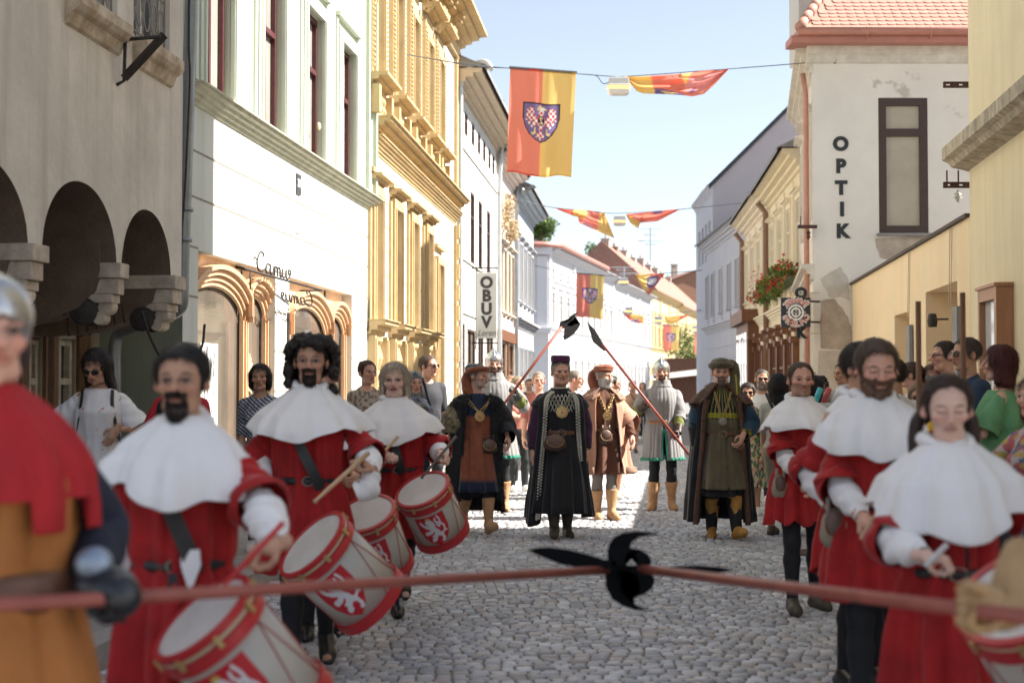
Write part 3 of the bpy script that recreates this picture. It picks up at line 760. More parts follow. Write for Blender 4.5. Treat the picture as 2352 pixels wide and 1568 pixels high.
# ---- ornate yellow house
YA = GB; YB = (GB[0] + .0869 * 11.1, 34.7)
def ornate_house():
    f = Fac((YA[0] + .0005, YA[1] + .004), YB, 'L')
    t = thing('ornate_house', 'ornate golden yellow house with heavy cornices, consoles and balustrades', 'house', (f.A.x, f.A.y, 0))
    cu = [f.u(x) for x in (860, 907, 947, 979)]
    cu = list(np.linspace(cu[0], cu[3], 4)); cu.append(f.u(1005))
    lo = [(c - .34, c + .34, 2.62, 4.72) for c in cu[:4]] + [(cu[4] - .36, cu[4] + .36, .3, 4.2)]
    up = [(c - .36, c + .36, 6.72, 8.75) for c in cu]
    m = wall(f, 0, f.L, 0, 5.4, lo, .12); m.build('wall', M_yelw, t, world=True)
    m = wall(f, 0, f.L, 5.4, 10.2, up, .12); bodybox(f, m, 0, f.L, 0, 10.2, 8); m.build('upper_wall', M_yelw, t, world=True)
    # reveals in yellow: thin liners
    for k, (a, b, c, d) in enumerate(lo):
        m = MB(); surround(f, m, a, b, c, d, t=.16, w=.09, hood=.16 if k < 4 else 0)
        fbox(f, m, a - .30, a - .17, c, d + .1, -.01, .05); fbox(f, m, b + .17, b + .30, c, d + .1, -.01, .05)
        fbox(f, m, a, a + .012, c, d, -.11, .09); fbox(f, m, b - .012, b, c, d, -.11, .09)
        fbox(f, m, a - .30, b + .30, d + .34, d + .42, -.01, .1)
        m.build('window_surround', M_yel, t, world=True)
        window(t, f, a + .013, b - .013, c, d, w=-.09, fm=M_winwhite, gm=G_tan, bars=(.5,), trans=.65)
        if k < 4:
            m = MB(); cornice(f, m, a - .32, b + .32, 2.36, .24, .30, steps=3); fbox(f, m, a - .33, b + .33, 2.602, 2.618, 0, .34)
            m.build('sill', M_yel, t, world=True)
            m = MB()
            for s in (a - .22, b + .22): fbox(f, m, s - .07, s + .07, 1.3, 2.355, -.01, .13); fbox(f, m, s - .04, s + .04, 1.4, 2.3, .13, .15)
            fbox(f, m, a - .14, b + .14, 1.3, 1.42, -.01, .10)
            m.lathe([(.05, 1.42), (.10, 1.5), (.05, 1.62), (.075, 1.7), (.05, 1.75), (.13, 1.98), (.07, 2.2), (.12, 2.27), (.12, 2.34)], 12, T=lambda x, y, z, c_=(a + b) / 2: f.T(c_ + x * 1.3, z, .02 + max(y, -.02)))
            m.lathe([(.04, 1.42), (.08, 1.5), (.04, 1.62), (.10, 1.98), (.05, 2.2), (.09, 2.34)], 10, T=lambda x, y, z, c_=(a + b) / 2 - .22: f.T(c_ + x, z, .02 + max(y, -.02)))
            m.build('baluster_panel', M_yel, t, world=True)
    m = MB()
    for c in np.arange(1.3, 5.3, .43):
        xs = [0] + [v for k in range(5) for v in (lo[k][0] - .31, lo[k][1] + .31)] + [f.L]
        for j in range(0, len(xs), 2):
            if xs[j + 1] - xs[j] > .05: fbox(f, m, xs[j] + .002, xs[j + 1] - .002, c, c + .03, -.01, .006)
    m.build('rustication_groove', mat('yellow_groove', (.45, .36, .22), .9), t, world=True)
    m = MB(); cornice(f, m, 0, f.L, 5.44, .26, .17, steps=5); fbox(f, m, 0, f.L, 5.70, 5.72, 0, .20)
    cornice(f, m, 0, f.L, 5.73, .27, .33, steps=4); fbox(f, m, 0, f.L + .03, 6.002, 6.03, 0, .38)
    m.build('cornice', M_yel, t, world=True)
    # balustrade zone under the upper windows
    for k, (a, b, c, d) in enumerate(up):
        m = MB(); cornice(f, m, a - .34, b + .34, 6.50, .20, .34, steps=3)
        for s in (a - .24, b + .24): fbox(f, m, s - .09, s + .09, 6.035, 6.495, -.01, .2)
        fbox(f, m, a - .14, b + .14, 6.035, 6.12, -.01, .12)
        for j in range(4):
            cc = a - .06 + (b - a + .12) * (j + .5) / 4
            m.lathe([(.035, 6.12), (.06, 6.2), (.03, 6.28), (.05, 6.36), (.03, 6.44), (.05, 6.49)], 8, T=lambda x, y, z, c_=cc: f.T(c_ + x, z, .08 + y))
        m.build('balustrade', M_yel, t, world=True)
        m = MB(); surround(f, m, a, b, c, d, t=.15, w=.10, hood=0)
        fbox(f, m, a, a + .012, c, d, -.11, .09); fbox(f, m, b - .012, b, c, d, -.11, .09)
        for s in (a - .26, b + .26):
            fbox(f, m, s - .06, s + .06, c, d + .35, -.01, .08)
            for v in np.arange(c + .1, d + .2, .085): m.lathe([(.001, -.03), (.03, -.02), (.03, .02), (.001, .03)], 6, T=lambda x, y, z, s_=s, v_=v: f.T(s_ + x, v_ + z, .09 + y))
        fbox(f, m, a - .15, b + .15, d + .18, d + .5, -.01, .06)
        cornice(f, m, a - .36, b + .36, d + .52, .18, .38, steps=3)
        m.build('window_surround', M_yel, t, world=True)
        window(t, f, a + .013, b - .013, c, d, w=-.09, fm=M_winwhite, gm=G_tan, bars=(.5,), trans=.65)
        # consoles
        for s in (a - .26, b + .26):
            m = MB()
            pts = []
            for q in np.linspace(0, 1, 14):
                pts.append(f.T(s, d + .5 - .0 + .65 * q, .10 + .16 * math.sin(q * math.pi * 1.5) * (q) + .20 * q))
            m.tube(pts, [.05 + .05 * math.sin(q * math.pi) for q in np.linspace(0, 1, 14)], 8)
            m.tube([f.T(s, d + 1.12 + .09 * math.sin(q), .40 + .09 * math.cos(q)) for q in np.linspace(0, 5.5, 14)], .05, 8)
            m.build('console', M_yel, t, smooth=True, world=True)
    m = MB(); cornice(f, m, -.02, f.L + .35, 9.75, .45, .75, steps=5); fbox(f, m, -.02, f.L + .36, 9.5, 9.74, 0, .1); m.build('roof_cornice', M_yel, t, world=True)
    m = MB(); fbox(f, m, f.L - .34, f.L - .03, 0, 5.39, -.01, .08); fbox(f, m, f.L - .30, f.L - .03, 6.04, 9.7, -.01, .08)
    for v in np.arange(.6, 5.2, .5): fbox(f, m, f.L - .26, f.L - .10, v, v + .36, .08, .12)
    m.build('corner_quoin', M_yel, t, world=True)
    # thin wires on the wall corner
    m = MB(); m.tube(smoothpts([P(846, 290, 23.3), P(872, 286, 23.9), P(868, 330, 23.8), P(850, 400, 23.4), P(852, 560, 23.4), P(845, 760, 23.3)], 6), .009, 5); m.build('cable', M_iron, t, smooth=True, world=True)
ornate_house()

def plain_house(name, label, A, B, side, vt, wallm, rows, fm, gm, eave=.35, eavem=None, extra=None, depth=8, roof=None, cat='house', reveal=.09, pitch=2.2, trim=None, roofm=None, tw=.09, panes=True, endroof=True):
    f = Fac(A, B, side); t = thing(name, label, cat, (f.A.x, f.A.y, 0))
    holes = [h[:4] for r_ in rows for h in r_]
    m = wall(f, 0, f.L, 0, vt, holes, reveal); bodybox(f, m, 0, f.L, 0, vt, depth); m.build('wall', wallm, t, world=True)
    m = MB(); cornice(f, m, 0, f.L, vt - .45, .45, eave, steps=4); m.build('cornice', eavem or wallm, t, world=True)
    if trim:
        for r_ in rows:
            for h in r_: m = MB(); surround(f, m, *h[:4], t=tw, w=.04, hood=(h[4] if len(h) > 4 else 0), sill=.08); m.build('window_surround', trim, t, world=True)
    for r_ in rows:
        for h in r_: window(t, f, *h[:4], w=-reveal + .01, fm=fm, gm=gm, bars=(.5,), trans=.65, ft=.05, pane=panes)
    if roofm:
        m = MB(); T = f.T; e = eave + .12; zz = .02
        m.add([T(-.05, vt + zz, e), T(f.L + .05, vt + zz, e), T(f.L + .05, vt + pitch, -depth / 2), T(-.05, vt + pitch, -depth / 2), T(-.05, vt + zz, -depth), T(f.L + .05, vt + zz, -depth),
               T(-.05, vt + zz - .1, e), T(f.L + .05, vt + zz - .1, e)], [(0, 1, 2, 3), (3, 2, 5, 4), (0, 3, 4), (1, 5, 2), (0, 6, 7, 1)])
        m.build('roof', roofm, t, world=True)
    return f, t
# ---- white house with the shop sign
WA = (YB[0], YB[1] + .004); WB = (-1.39 + .0912 * 10.0, 44.7)
f0 = Fac(WA, WB, 'L')
ux = lambda f, *p: [f.u(x) for x in p]
c3 = [f0.u(1058), f0.u(1085), f0.u(1103), f0.u(1122)]
c5 = [f0.u(x) for x in (1053, 1070, 1086, 1100, 1112, 1124, 1133)]
rows = [[(c - .45, c + .45, 4.8, 6.7) for c in c3], [(c - .32, c + .32, 8.0, 8.6) for c in c5], [(.25, 1.9, .4, 3.1), (2.4, 4.2, .4, 3.0), (4.9, 6.2, .4, 3.0), (7.0, 8.9, .4, 3.0)]]
f0, t0 = plain_house('white_house', 'plain white house with small attic windows under its wide eaves', WA, WB, 'L', 9.3, M_white, rows, M_winbrown, G_tan, eave=.65, eavem=mat('tan_soffit', (.60, .50, .38), .8, noise=.1, nscale=3), reveal=.09, roofm=M_greyroof)
m = MB()
for v in (3.35, 4.72, 7.55): fbox(f0, m, 0, f0.L, v, v + .05, -.01, .04)
m.build('string_course', mat('pale_string', (.62, .60, .54), .8), t0, world=True)
m = MB(); y0 = 34.95; X0 = WA[0] + .12
m.tube(smoothpts([f0.T(.05, 9.25, .9), f0.T(.05, 9.45, .7), f0.T(.07, 9.3, .3), f0.T(.1, 8.9, .12), f0.T(.12, 8.0, .1), f0.T(.12, 0, .1)], 6), .075, 10)
m.build('rain_pipe', M_zincl, t0, smooth=True, world=True)
m = MB(); m.tube(smoothpts([f0.T(f0.L - .1, 9.2, .9), f0.T(f0.L - .1, 8.9, .5), f0.T(f0.L - .1, 8.3, .12), f0.T(f0.L - .1, 0, .12)], 6), .07, 10); m.build('rain_pipe', M_zincl, t0, smooth=True, world=True)
# ---- shoe shop sign
def obuv():
    Y = 38.0; a = P(1094, 626, Y); b = P(1141, 777, Y); cx = (a.x + b.x) / 2; cz = (a.z + b.z) / 2; hw = (b.x - a.x) / 2; hh = (a.z - b.z) / 2
    t = thing('shop_sign', 'tall white hanging sign with vertical black lettering on the white house', 'sign', (cx, Y, b.z))
    m = MB(); m.box(cx - hw, cx + hw, Y - .05, Y + .05, b.z, a.z); m.build('board', M_paper, t, world=True, bevel=.01)
    m = MB(); wx = f0.T(f0.u(1083), 0)[0]
    for z in (a.z + .12, b.z - .12): m.tube([(wx, Y, z), (cx + hw + .03, Y, z)], .022, 6)
    m.tube([(wx + .12, Y, a.z + .2), (wx + .12, Y, b.z - .3)], .014, 6)
    for z in (a.z + .03, b.z - .03): m.tube([(cx - hw, Y, z), (cx + hw, Y, z)], .014, 6)
    m.build('bracket', M_iron, t, world=True)
    grey = mat('letter_grey', (.05, .045, .045), .6)
    for i, ch in enumerate('OBUV'):
        zc = P(1117, 650 + 30.3 * i, Y).z
        text_mesh('letter', ch, .42, grey, t, lambda x, y, z: (cx + x * .98, Y - .053 - z * .3, zc + y), ext=.01, bold=.022)
    zc = P(1117, 765, Y).z
    text_mesh('letter', 'Loren', .23, grey, t, lambda x, y, z: (cx + x * .88, Y - .053 - z * .3, zc + y), ext=.006, shear=.35)
obuv()
# ---- pink house, pale blue house
PA = (WB[0], WB[1] + .004); PB = (-1.39 + .0912 * 15.9, 50.6)
f1 = Fac(PA, PB, 'L'); L = f1.L
rows = [[(c - .4, c + .4, 3.9, 6.0, .1) for c in (1.0, 2.4, 3.8, 5.1)], [(c - .3, c + .3, 7.2, 7.9) for c in (1.0, 2.4, 3.8, 5.1)], [(.3, 2.6, .4, 2.9), (3.1, 5.5, .4, 2.9)]]
f1, t1 = plain_house('pink_house', 'narrow pale pink house with dried flowers on its wall', PA, PB, 'L', 8.9, M_pink, rows, M_wooddk, G_tan, eave=.55, trim=mat('cream_trim', (.75, .70, .60), .8), roofm=M_greyroof)
m = MB(); fbox(f1, m, .2, L - .2, 2.95, 3.3, 0, .15); fbox(f1, m, .1, .3, .2, 3.3, 0, .14); fbox(f1, m, 2.7, 3.0, .2, 2.9, 0, .12); m.build('shopfront', M_wooddk, t1, world=True)
m = MB(); m.tube(smoothpts([f1.T(L - .1, 8.6, .8), f1.T(L - .1, 8.4, .4), f1.T(L - .1, 7.9, .12), f1.T(L - .1, 0, .12)], 6), .07, 10); m.build('rain_pipe', M_zinc, t1, smooth=True, world=True)
td = thing('dried_flower_garland', 'beige dried flower garland hanging on the pink house wall', 'garland', f1.T(1.6, 6.6, .3))
leafclump('blossoms', td, f1.T(1.5, 6.9, .25), (.5, 1.6, .8), 700, .07, [(.55, .45, .28), (.42, .30, .16), (.62, .55, .40), (.30, .2, .12)], seed=4)
BA = (PB[0], PB[1] + .004); BB = (-1.39 + .0912 * 25.1, 59.8)
f2 = Fac(BA, BB, 'L'); L = f2.L
rows = [[(c - .45, c + .45, 4.6, 6.8, .15) for c in (1.0, 2.9, 4.8, 6.7, 8.4)], [(c - .45, c + .45, .5, 2.9) for c in (1.0, 2.9, 4.8, 6.7, 8.4)]]
f2, t2 = plain_house('pale_blue_house', 'pale blue white house with bold eaves at the far end of the left row', BA, BB, 'L', 8.6, M_bluew, rows, M_winwhite, G_pale, eave=.6, trim=M_farwhite, roofm=M_greyroof)
m = MB(); cornice(f2, m, 0, f2.L, 3.6, .35, .3); m.build('string_course', M_farwhite, t2, world=True)
# ================================================================== RIGHT ROW
RX = lambda Y: 3.13 + .119 * Y
def near_yellow():
    f = Fac((RX(3.0), 3.0), (RX(15.35), 15.35), 'R')
    t = thing('near_yellow_house', 'tall dull yellow house at the right edge with a weathered stone ledge', 'house', (f.A.x, f.A.y, 0))
    m = wall(f, 0, f.L, 0, 13.2, [], .1); bodybox(f, m, 0, f.L, 0, 13.2, 7); m.build('wall', M_yeln, t, world=True)
    m = MB(); prof(f, m, 0, f.L + .10, [(-.01, 3.86), (-.01, 4.17), (.27, 4.12), (.27, 3.99), (.21, 3.96), (.17, 3.91), (.04, 3.88)])
    m.build('ledge', M_ledge, t, world=True)
    # iron wall brackets with slots
    for (py, ins) in ((195, False), (425, True)):
        z = P(2210, py, 15.45).z; x1 = P(2249, py, 15.45).x; x0 = P(2167, py, 15.45).x
        m = MB(); h = .032
        m.box(x0, x1, 15.43, 15.47, z - h, z - h * .35); m.box(x0, x1, 15.43, 15.47, z + h * .35, z + h)
        for (a, b) in ((0, .06), (.2, .42), (.55, 1.0)): m.box(x0 + (x1 - x0) * a, x0 + (x1 - x0) * b, 15.431, 15.469, z - h * .35, z + h * .35)
        if ins:
            for k in (.1, .42): m.tube([(x0 + (x1 - x0) * k, 15.45, z - .02), (x0 + (x1 - x0) * k, 15.45, z + .16)], .009, 6)
        b = m.build('wall_bracket', M_rust, t, world=True)
        if ins:
            m = MB(); xc = x0 + (x1 - x0) * .4
            m.lathe([(.008, -.05), (.015, -.08), (.045, -.10), (.02, -.115), (.05, -.14), (.02, -.15), (.03, -.165), (.008, -.19)], 12, org=(xc, 15.45, z)); m.build('insulator', M_paper, b, smooth=True, world=True)
    # glazed display case
    q = thing('display_case', 'wooden glazed display case fixed to the dull yellow wall', 'display case', f.T(10.4, 1.4, .0))
    u0, u1 = f.L - 2.0, f.L - 1.15
    m = MB(); v0, v1 = .95, 2.48
    fbox(f, m, u0, u0 + .10, v0, v1, .0, .16); fbox(f, m, u1 - .07, u1, v0, v1, .0, .158); fbox(f, m, u0 + .1, u1 - .07, v1 - .12, v1, .0, .157); fbox(f, m, u0 + .1, u1 - .07, v0, v0 + .1, .0, .157)
    fbox(f, m, u0 - .02, u1 + .02, v1, v1 + .03, .0, .18)
    m.build('frame', M_wooddk if False else mat('reddish_wood', (.42, .19, .09), .45, noise=.3, nscale=3, stretch=(6, 6, .5)), q, world=True)
    m = MB(); fbox(f, m, u0 + .09, u1 - .06, v0 + .09, v1 - .11, .05, .10); m.build('pane', mat('mirror_pane', (.62, .66, .68), .12, spec=.9, coat=.5), q, world=True)
    m = MB(); ua, va = f.uv(2336, 525) ; fbox(f, m, f.L - 2.7, f.L - 2.62, 3.0, 3.32, .0, .012); m.build('worn_patch', mat('patch_white', (.6, .55, .45), .9), t, world=True)
near_yellow()
def low_wall():
    f = Fac((RX(15.36), 15.36), (6.22, 25.98), 'R')
    t = thing('low_yellow_wing', 'low warm yellow shop wing with deep doorways between the two taller houses', 'house', (f.A.x, f.A.y, 0))
    holes = [(f.u(2201), f.u(2128), .1, 2.72), (f.u(2090), f.u(2056), .1, 2.55), (f.u(2012), f.u(1986), 1.0, 2.32)]
    m = wall(f, 0, f.L, 0, 3.36, holes, .7); bodybox(f, m, 0, f.L, 0, 3.36, 3.2); 
    for (a, b, c, d) in holes: m.add([f.T(a, c, -.7), f.T(b, c, -.7), f.T(b, d, -.7), f.T(a, d, -.7)], [(0, 1, 2, 3)])
    m.build('wall', M_yelr, t, world=True)
    m = MB(); fbox(f, m, -.0, f.L, 3.362, 3.40, -3.2, .05); m.build('coping', mat('coping_dark', (.09, .07, .06), .8, noise=.4, nscale=9), t, world=True)
    a, b, c, d = holes[2]; window(t, f, a, b, c, d, w=-.30, fm=M_iron, gm=G_dark, trans=.6)
    # grey side panels
    for (px, z0, z1) in ((2206, .6, 2.42), (2096, .5, 2.35)):
        u = f.u(px); m = MB(); fbox(f, m, u - .14, u + .14, z0, z1, .01, .06); m.build('grey_panel', mat('grey_panel', (.22, .22, .23), .6, noise=.15, nscale=4), t, world=True, bevel=.005)
    for px in (2196, 2098):
        m = MB(); u = f.u(px); m.tube([f.T(u, 3.34, .03), f.T(u, 2.42, .05)], .006, 5); m.tube([f.T(u + .12, 3.34, .03), f.T(u + .12, 2.42, .05)], .006, 5); m.build('hanger_wire', mat('pale_wire', (.5, .42, .3), .6), t, world=True)
    u = f.u(2190); m = MB(); m.tube([f.T(u + .05, 2.30, .04), f.T(u + .05, 2.30, .2)], .012, 6); m.lathe([(.05, -.07), (.06, 0), (.045, .08), (.001, .09)], 10, org=f.T(u + .05, 2.28, .22)); m.build('wall_lamp', M_iron, t, world=True)
    # folded white parasol top seen in the doorway
    p = thing('parasol', 'white parasol top standing in the deep yellow doorway', 'parasol', f.T(holes[0][0] + .5, .0, -.35))
    m = MB(); cx, cy, _ = f.T(holes[0][0] + 1.0, 0, -.30); m.lathe([(.42, 1.98), (.25, 2.03), (.02, 2.10), (.001, 2.13)], 8, org=(cx, cy, 0)); m.build('canopy', mat('parasol_white', (.85, .85, .85), .8), p, world=True)
    m = MB(); m.tube([(cx, cy, .12), (cx, cy, 2.0)], .02, 8); m.build('pole', M_iron, p, world=True)
low_wall()
def optik():
    zt = 7.72
    # front wall faces the camera
    f = Fac((5.52, 26.0), (12.5, 26.0), 'L'); f.n = Vector((0, -1, 0))
    t = thing('peeling_white_house', 'white house with peeling plaster, a single tall window and vertical wall lettering', 'house', (5.52, 26.0, 0))
    (ua, va), (ub, vb) = f.uv(2017, 225), f.uv(2133, 536)
    hole = (ua, ub, vb, va)
    m = wall(f, 0, f.L, 0, zt, [hole], .10)
    # side facade
    g = Fac((5.52, 26.0), (5.52 + .168 * 6.6, 32.6), 'R')
    sw = [(.5, 1.3, 4.6, 6.5), (2.2, 3.0, 4.6, 6.5), (3.9, 4.7, 4.6, 6.5), (.5, 1.4, .3, 3.0), (2.2, 3.1, .3, 3.0), (3.9, 4.8, .3, 3.0)]
    wall(g, 0, g.L, 0, zt, sw, .2, m)
    m.add([(5.52, 26, zt), (12.5, 26, zt), (12.5, 32.6, zt), (6.63, 32.6, zt), (12.5, 26, 0), (12.5, 32.6, 0), (6.63, 32.6, 0)], [(0, 1, 2, 3), (1, 4, 5, 2), (2, 5, 6, 3)])
    m.build('wall', M_opt, t, world=True)
    for s in sw: window(t, g, *s, w=-.18, fm=M_winwhite, gm=G_pale, bars=(.5,), trans=.65)
    for s in sw: m = MB(); surround(g, m, *s, t=.12, w=.06, hood=.12); m.build('window_surround', M_opt, t, world=True)
    window(t, f, *hole, w=-.07, fm=mat('dark_brown_frame', (.055, .028, .025), .5, noise=.3, nscale=9), gm=mat('dusty_pane', (.42, .38, .32), .12, noise=.16, nscale=1.6, spec=.6), trans=.745, ft=.14)
    m = MB(); fbox(f, m, ua - .05, ub + .05, vb - .05, vb, -.01, .08); m.build('window_sill', M_greyroof, t, world=True)
    # patches of bare plaster with irregular edges, 3 mm proud relief
    def patch(poly, mt, w_=.0025, seed=0, nm='bare_patch'):
        r = random.Random(seed); pts = []
        for i in range(len(poly)):
            a, b = poly[i], poly[(i + 1) % len(poly)]
            for k in range(14):
                s = k / 14; q_ = 1.6 * math.sin(s * 9 + i) * math.sin(s * math.pi) + r.uniform(-.5, .5); pts.append((a[0] + (b[0] - a[0]) * s + q_, a[1] + (b[1] - a[1]) * s + q_ * .7 * math.cos(s * 14)))
        q = [f.uv(*p) for p in pts]
        q = [(max(u, .012), v) for u, v in q]
        bm = bmesh.new(); vs = [bm.verts.new(f.T(u, v, w_)) for u, v in q]; bm.faces.new(vs); bmesh.ops.triangulate(bm, faces=bm.faces[:])
        V = [tuple(v.co) for v in bm.verts]; bm.verts.index_update(); F_ = [tuple(v.index for v in fc.verts) for fc in bm.faces]; bm.free()
        mk(nm, V, F_, mt, t, smooth=False, world=True)
    patch([(2010, 548), (2060, 545), (2130, 540), (2150, 552), (2120, 575), (2060, 600), (2020, 592)], M_patch, seed=1)
    patch([(1885, 690), (1915, 685), (1940, 715), (1950, 735), (1957, 760), (1957, 805), (1885, 800)], M_patch, seed=2)
    patch([(1884, 640), (1930, 612), (1948, 640), (1952, 690), (1930, 682), (1905, 684)], M_patch2, .003, seed=3)
    patch([(1880, 805), (1958, 805), (1960, 900), (1962, 1020), (1880, 1020)], M_patch2, .0025, seed=4)
    
    # lettering painted on wall
    for ch, (x, y) in zip('OPTIK', ((1931, 332), (1931, 383), (1932, 433), (1934, 482), (1935, 532))):
        u, v = f.uv(x, y)
        text_mesh('letter', ch, .34, M_letter, t, lambda a, b, c: f.T(u + a, v + b, .008 + c * .3), ext=.008, bold=.02)
    # cornice both sides, gutter, tiled roof
    m = MB(); cornice(f, m, -.10, f.L, 7.42, .32, .12, steps=2); m.build('cornice', mat('worn_cornice', (.66, .62, .55), .85, noise=.25, nscale=4), t, world=True)
    m = MB(); cornice(g, m, 0, g.L, 7.25, .5, .30, steps=4); m.build('cornice', mat('worn_cornice', (.66, .62, .55)), t, world=True); m = MB(); cornice(g, m, 0, g.L, 3.45, .3, .22, steps=3); m.build('string_course', mat('worn_cornice', (.66, .62, .55)), t, world=True)
    m = MB(); fbox(f, m, -.45, f.L, 7.74, 7.87, -.2, .38); fbox(f, m, -.30, f.L, 7.872, 8.02, -.3, .34); m.build('eaves_board', M_redmetal, t, world=True)
    m = MB(); m.tube([f.T(-.33, 7.93, .44), f.T(f.L, 7.93, .44)], .075, 12)
    for u in np.arange(.9, f.L, 1.15): m.tube([f.T(u, 8.01, .46), f.T(u, 7.86, .52), f.T(u, 7.80, .40)], .014, 5)
    m.build('gutter', M_redmetal, t, smooth=True, world=True)
    # roof plane + tiles (rows of rounded beaver tails)
    rise, run = 2.6, 3.4; V = []; F_ = []
    z0 = 7.98; rows_ = 20
    sl = math.hypot(rise, run); du = Vector((0, run / sl, rise / sl)); nn = Vector((0, -rise / sl, run / sl))
    mb = MB()
    for r_ in range(rows_):
        s0 = r_ * .17
        xl = 5.25 + s0 * .55 + .15
        n = int((12.6 - xl) / .17)
        for k in range(n):
            cx = xl + (k + .5 * (r_ % 2)) * .17
            base = Vector((cx, 25.62, z0)) + du * s0
            pts = []
            for (a, b) in ((-.083, .24), (-.083, .04), (-.06, .012), (-.03, -.002), (0, -.006), (.03, -.002), (.06, .012), (.083, .04), (.083, .24)):
                pts.append(base + Vector((a, 0, 0)) + du * b + nn * (.022 if b < .1 else .0))
            mb.add(pts + [p - nn * .014 for p in pts[1:8]], [tuple(range(9))] + [(1 + q, 9 + q, 10 + q, 2 + q) for q in range(6)])
    mb.add([(5.2, 25.6, z0 - .02), (12.6, 25.6, z0 - .02), (12.6, 25.6 + run, z0 + rise - .02), (5.2 + 1.9, 25.6 + run, z0 + rise - .02)], [(0, 1, 2, 3)])
    mb.add([(5.2, 25.6, z0 - .02), (5.2 + 1.9, 25.6 + run, z0 + rise - .02), (6.9, 32.8, z0)], [(0, 1, 2)])
    mb.build('tiled_roof', M_tiles, t, world=True)
    m = MB(); a = Vector((5.22, 25.6, z0 + .03)); b = Vector((5.2 + 1.9, 25.6 + run, z0 + rise + .05))
    for k in range(14):
        p = a + (b - a) * (k / 14); q = a + (b - a) * ((k + 1.15) / 14); m.tube([p, q], [.10, .08], 10)
    m.build('ridge_tile', M_tiles, t, smooth=True, world=True)
    # rendered chimney / gable behind the ridge
    m = MB(); m.box(5.85, 6.6, 28.8, 29.8, 8.2, 11.6); m.box(5.75, 6.7, 28.7, 29.9, 10.2, 10.5); m.build('chimney', M_white, t, world=True)
    m = MB(); m.tube([(5.43 - .03, 26.25, 7.3), (5.43, 26.15, 6.9), (5.42, 26.1, .0)], .05, 10); m.build('rain_pipe', M_redpipe, t, smooth=True, world=True)
    # small iron bar on the corner
    z = P(1857, 522, 26).z; m = MB(); x0, x1 = PX(1835, 25.9), PX(1879, 25.9); m.box(x0, x1, 25.88, 25.93, z - .03, z + .03); m.tube([(x0 + .05, 25.9, z), (x0 + .05, 25.9, z + .2)], .01, 6); m.lathe([(.01, -.06), (.045, -.12), (.02, -.15), (.04, -.18), (.01, -.24)], 10, org=(x0 + .19, 25.9, z)); m.build('wall_bracket', M_rust, t, world=True)
    z = P(1920, 138, 25.9); m = MB(); m.lathe([(.001, 0), (.05, 0), (.04, .03), (.001, .03)], 10, T=lambda x, y, zz: (z.x + x, 25.995 - zz, z.z + y)); m.build('wire_anchor', M_iron, t, world=True)
    return f, g
OF, OG = optik()
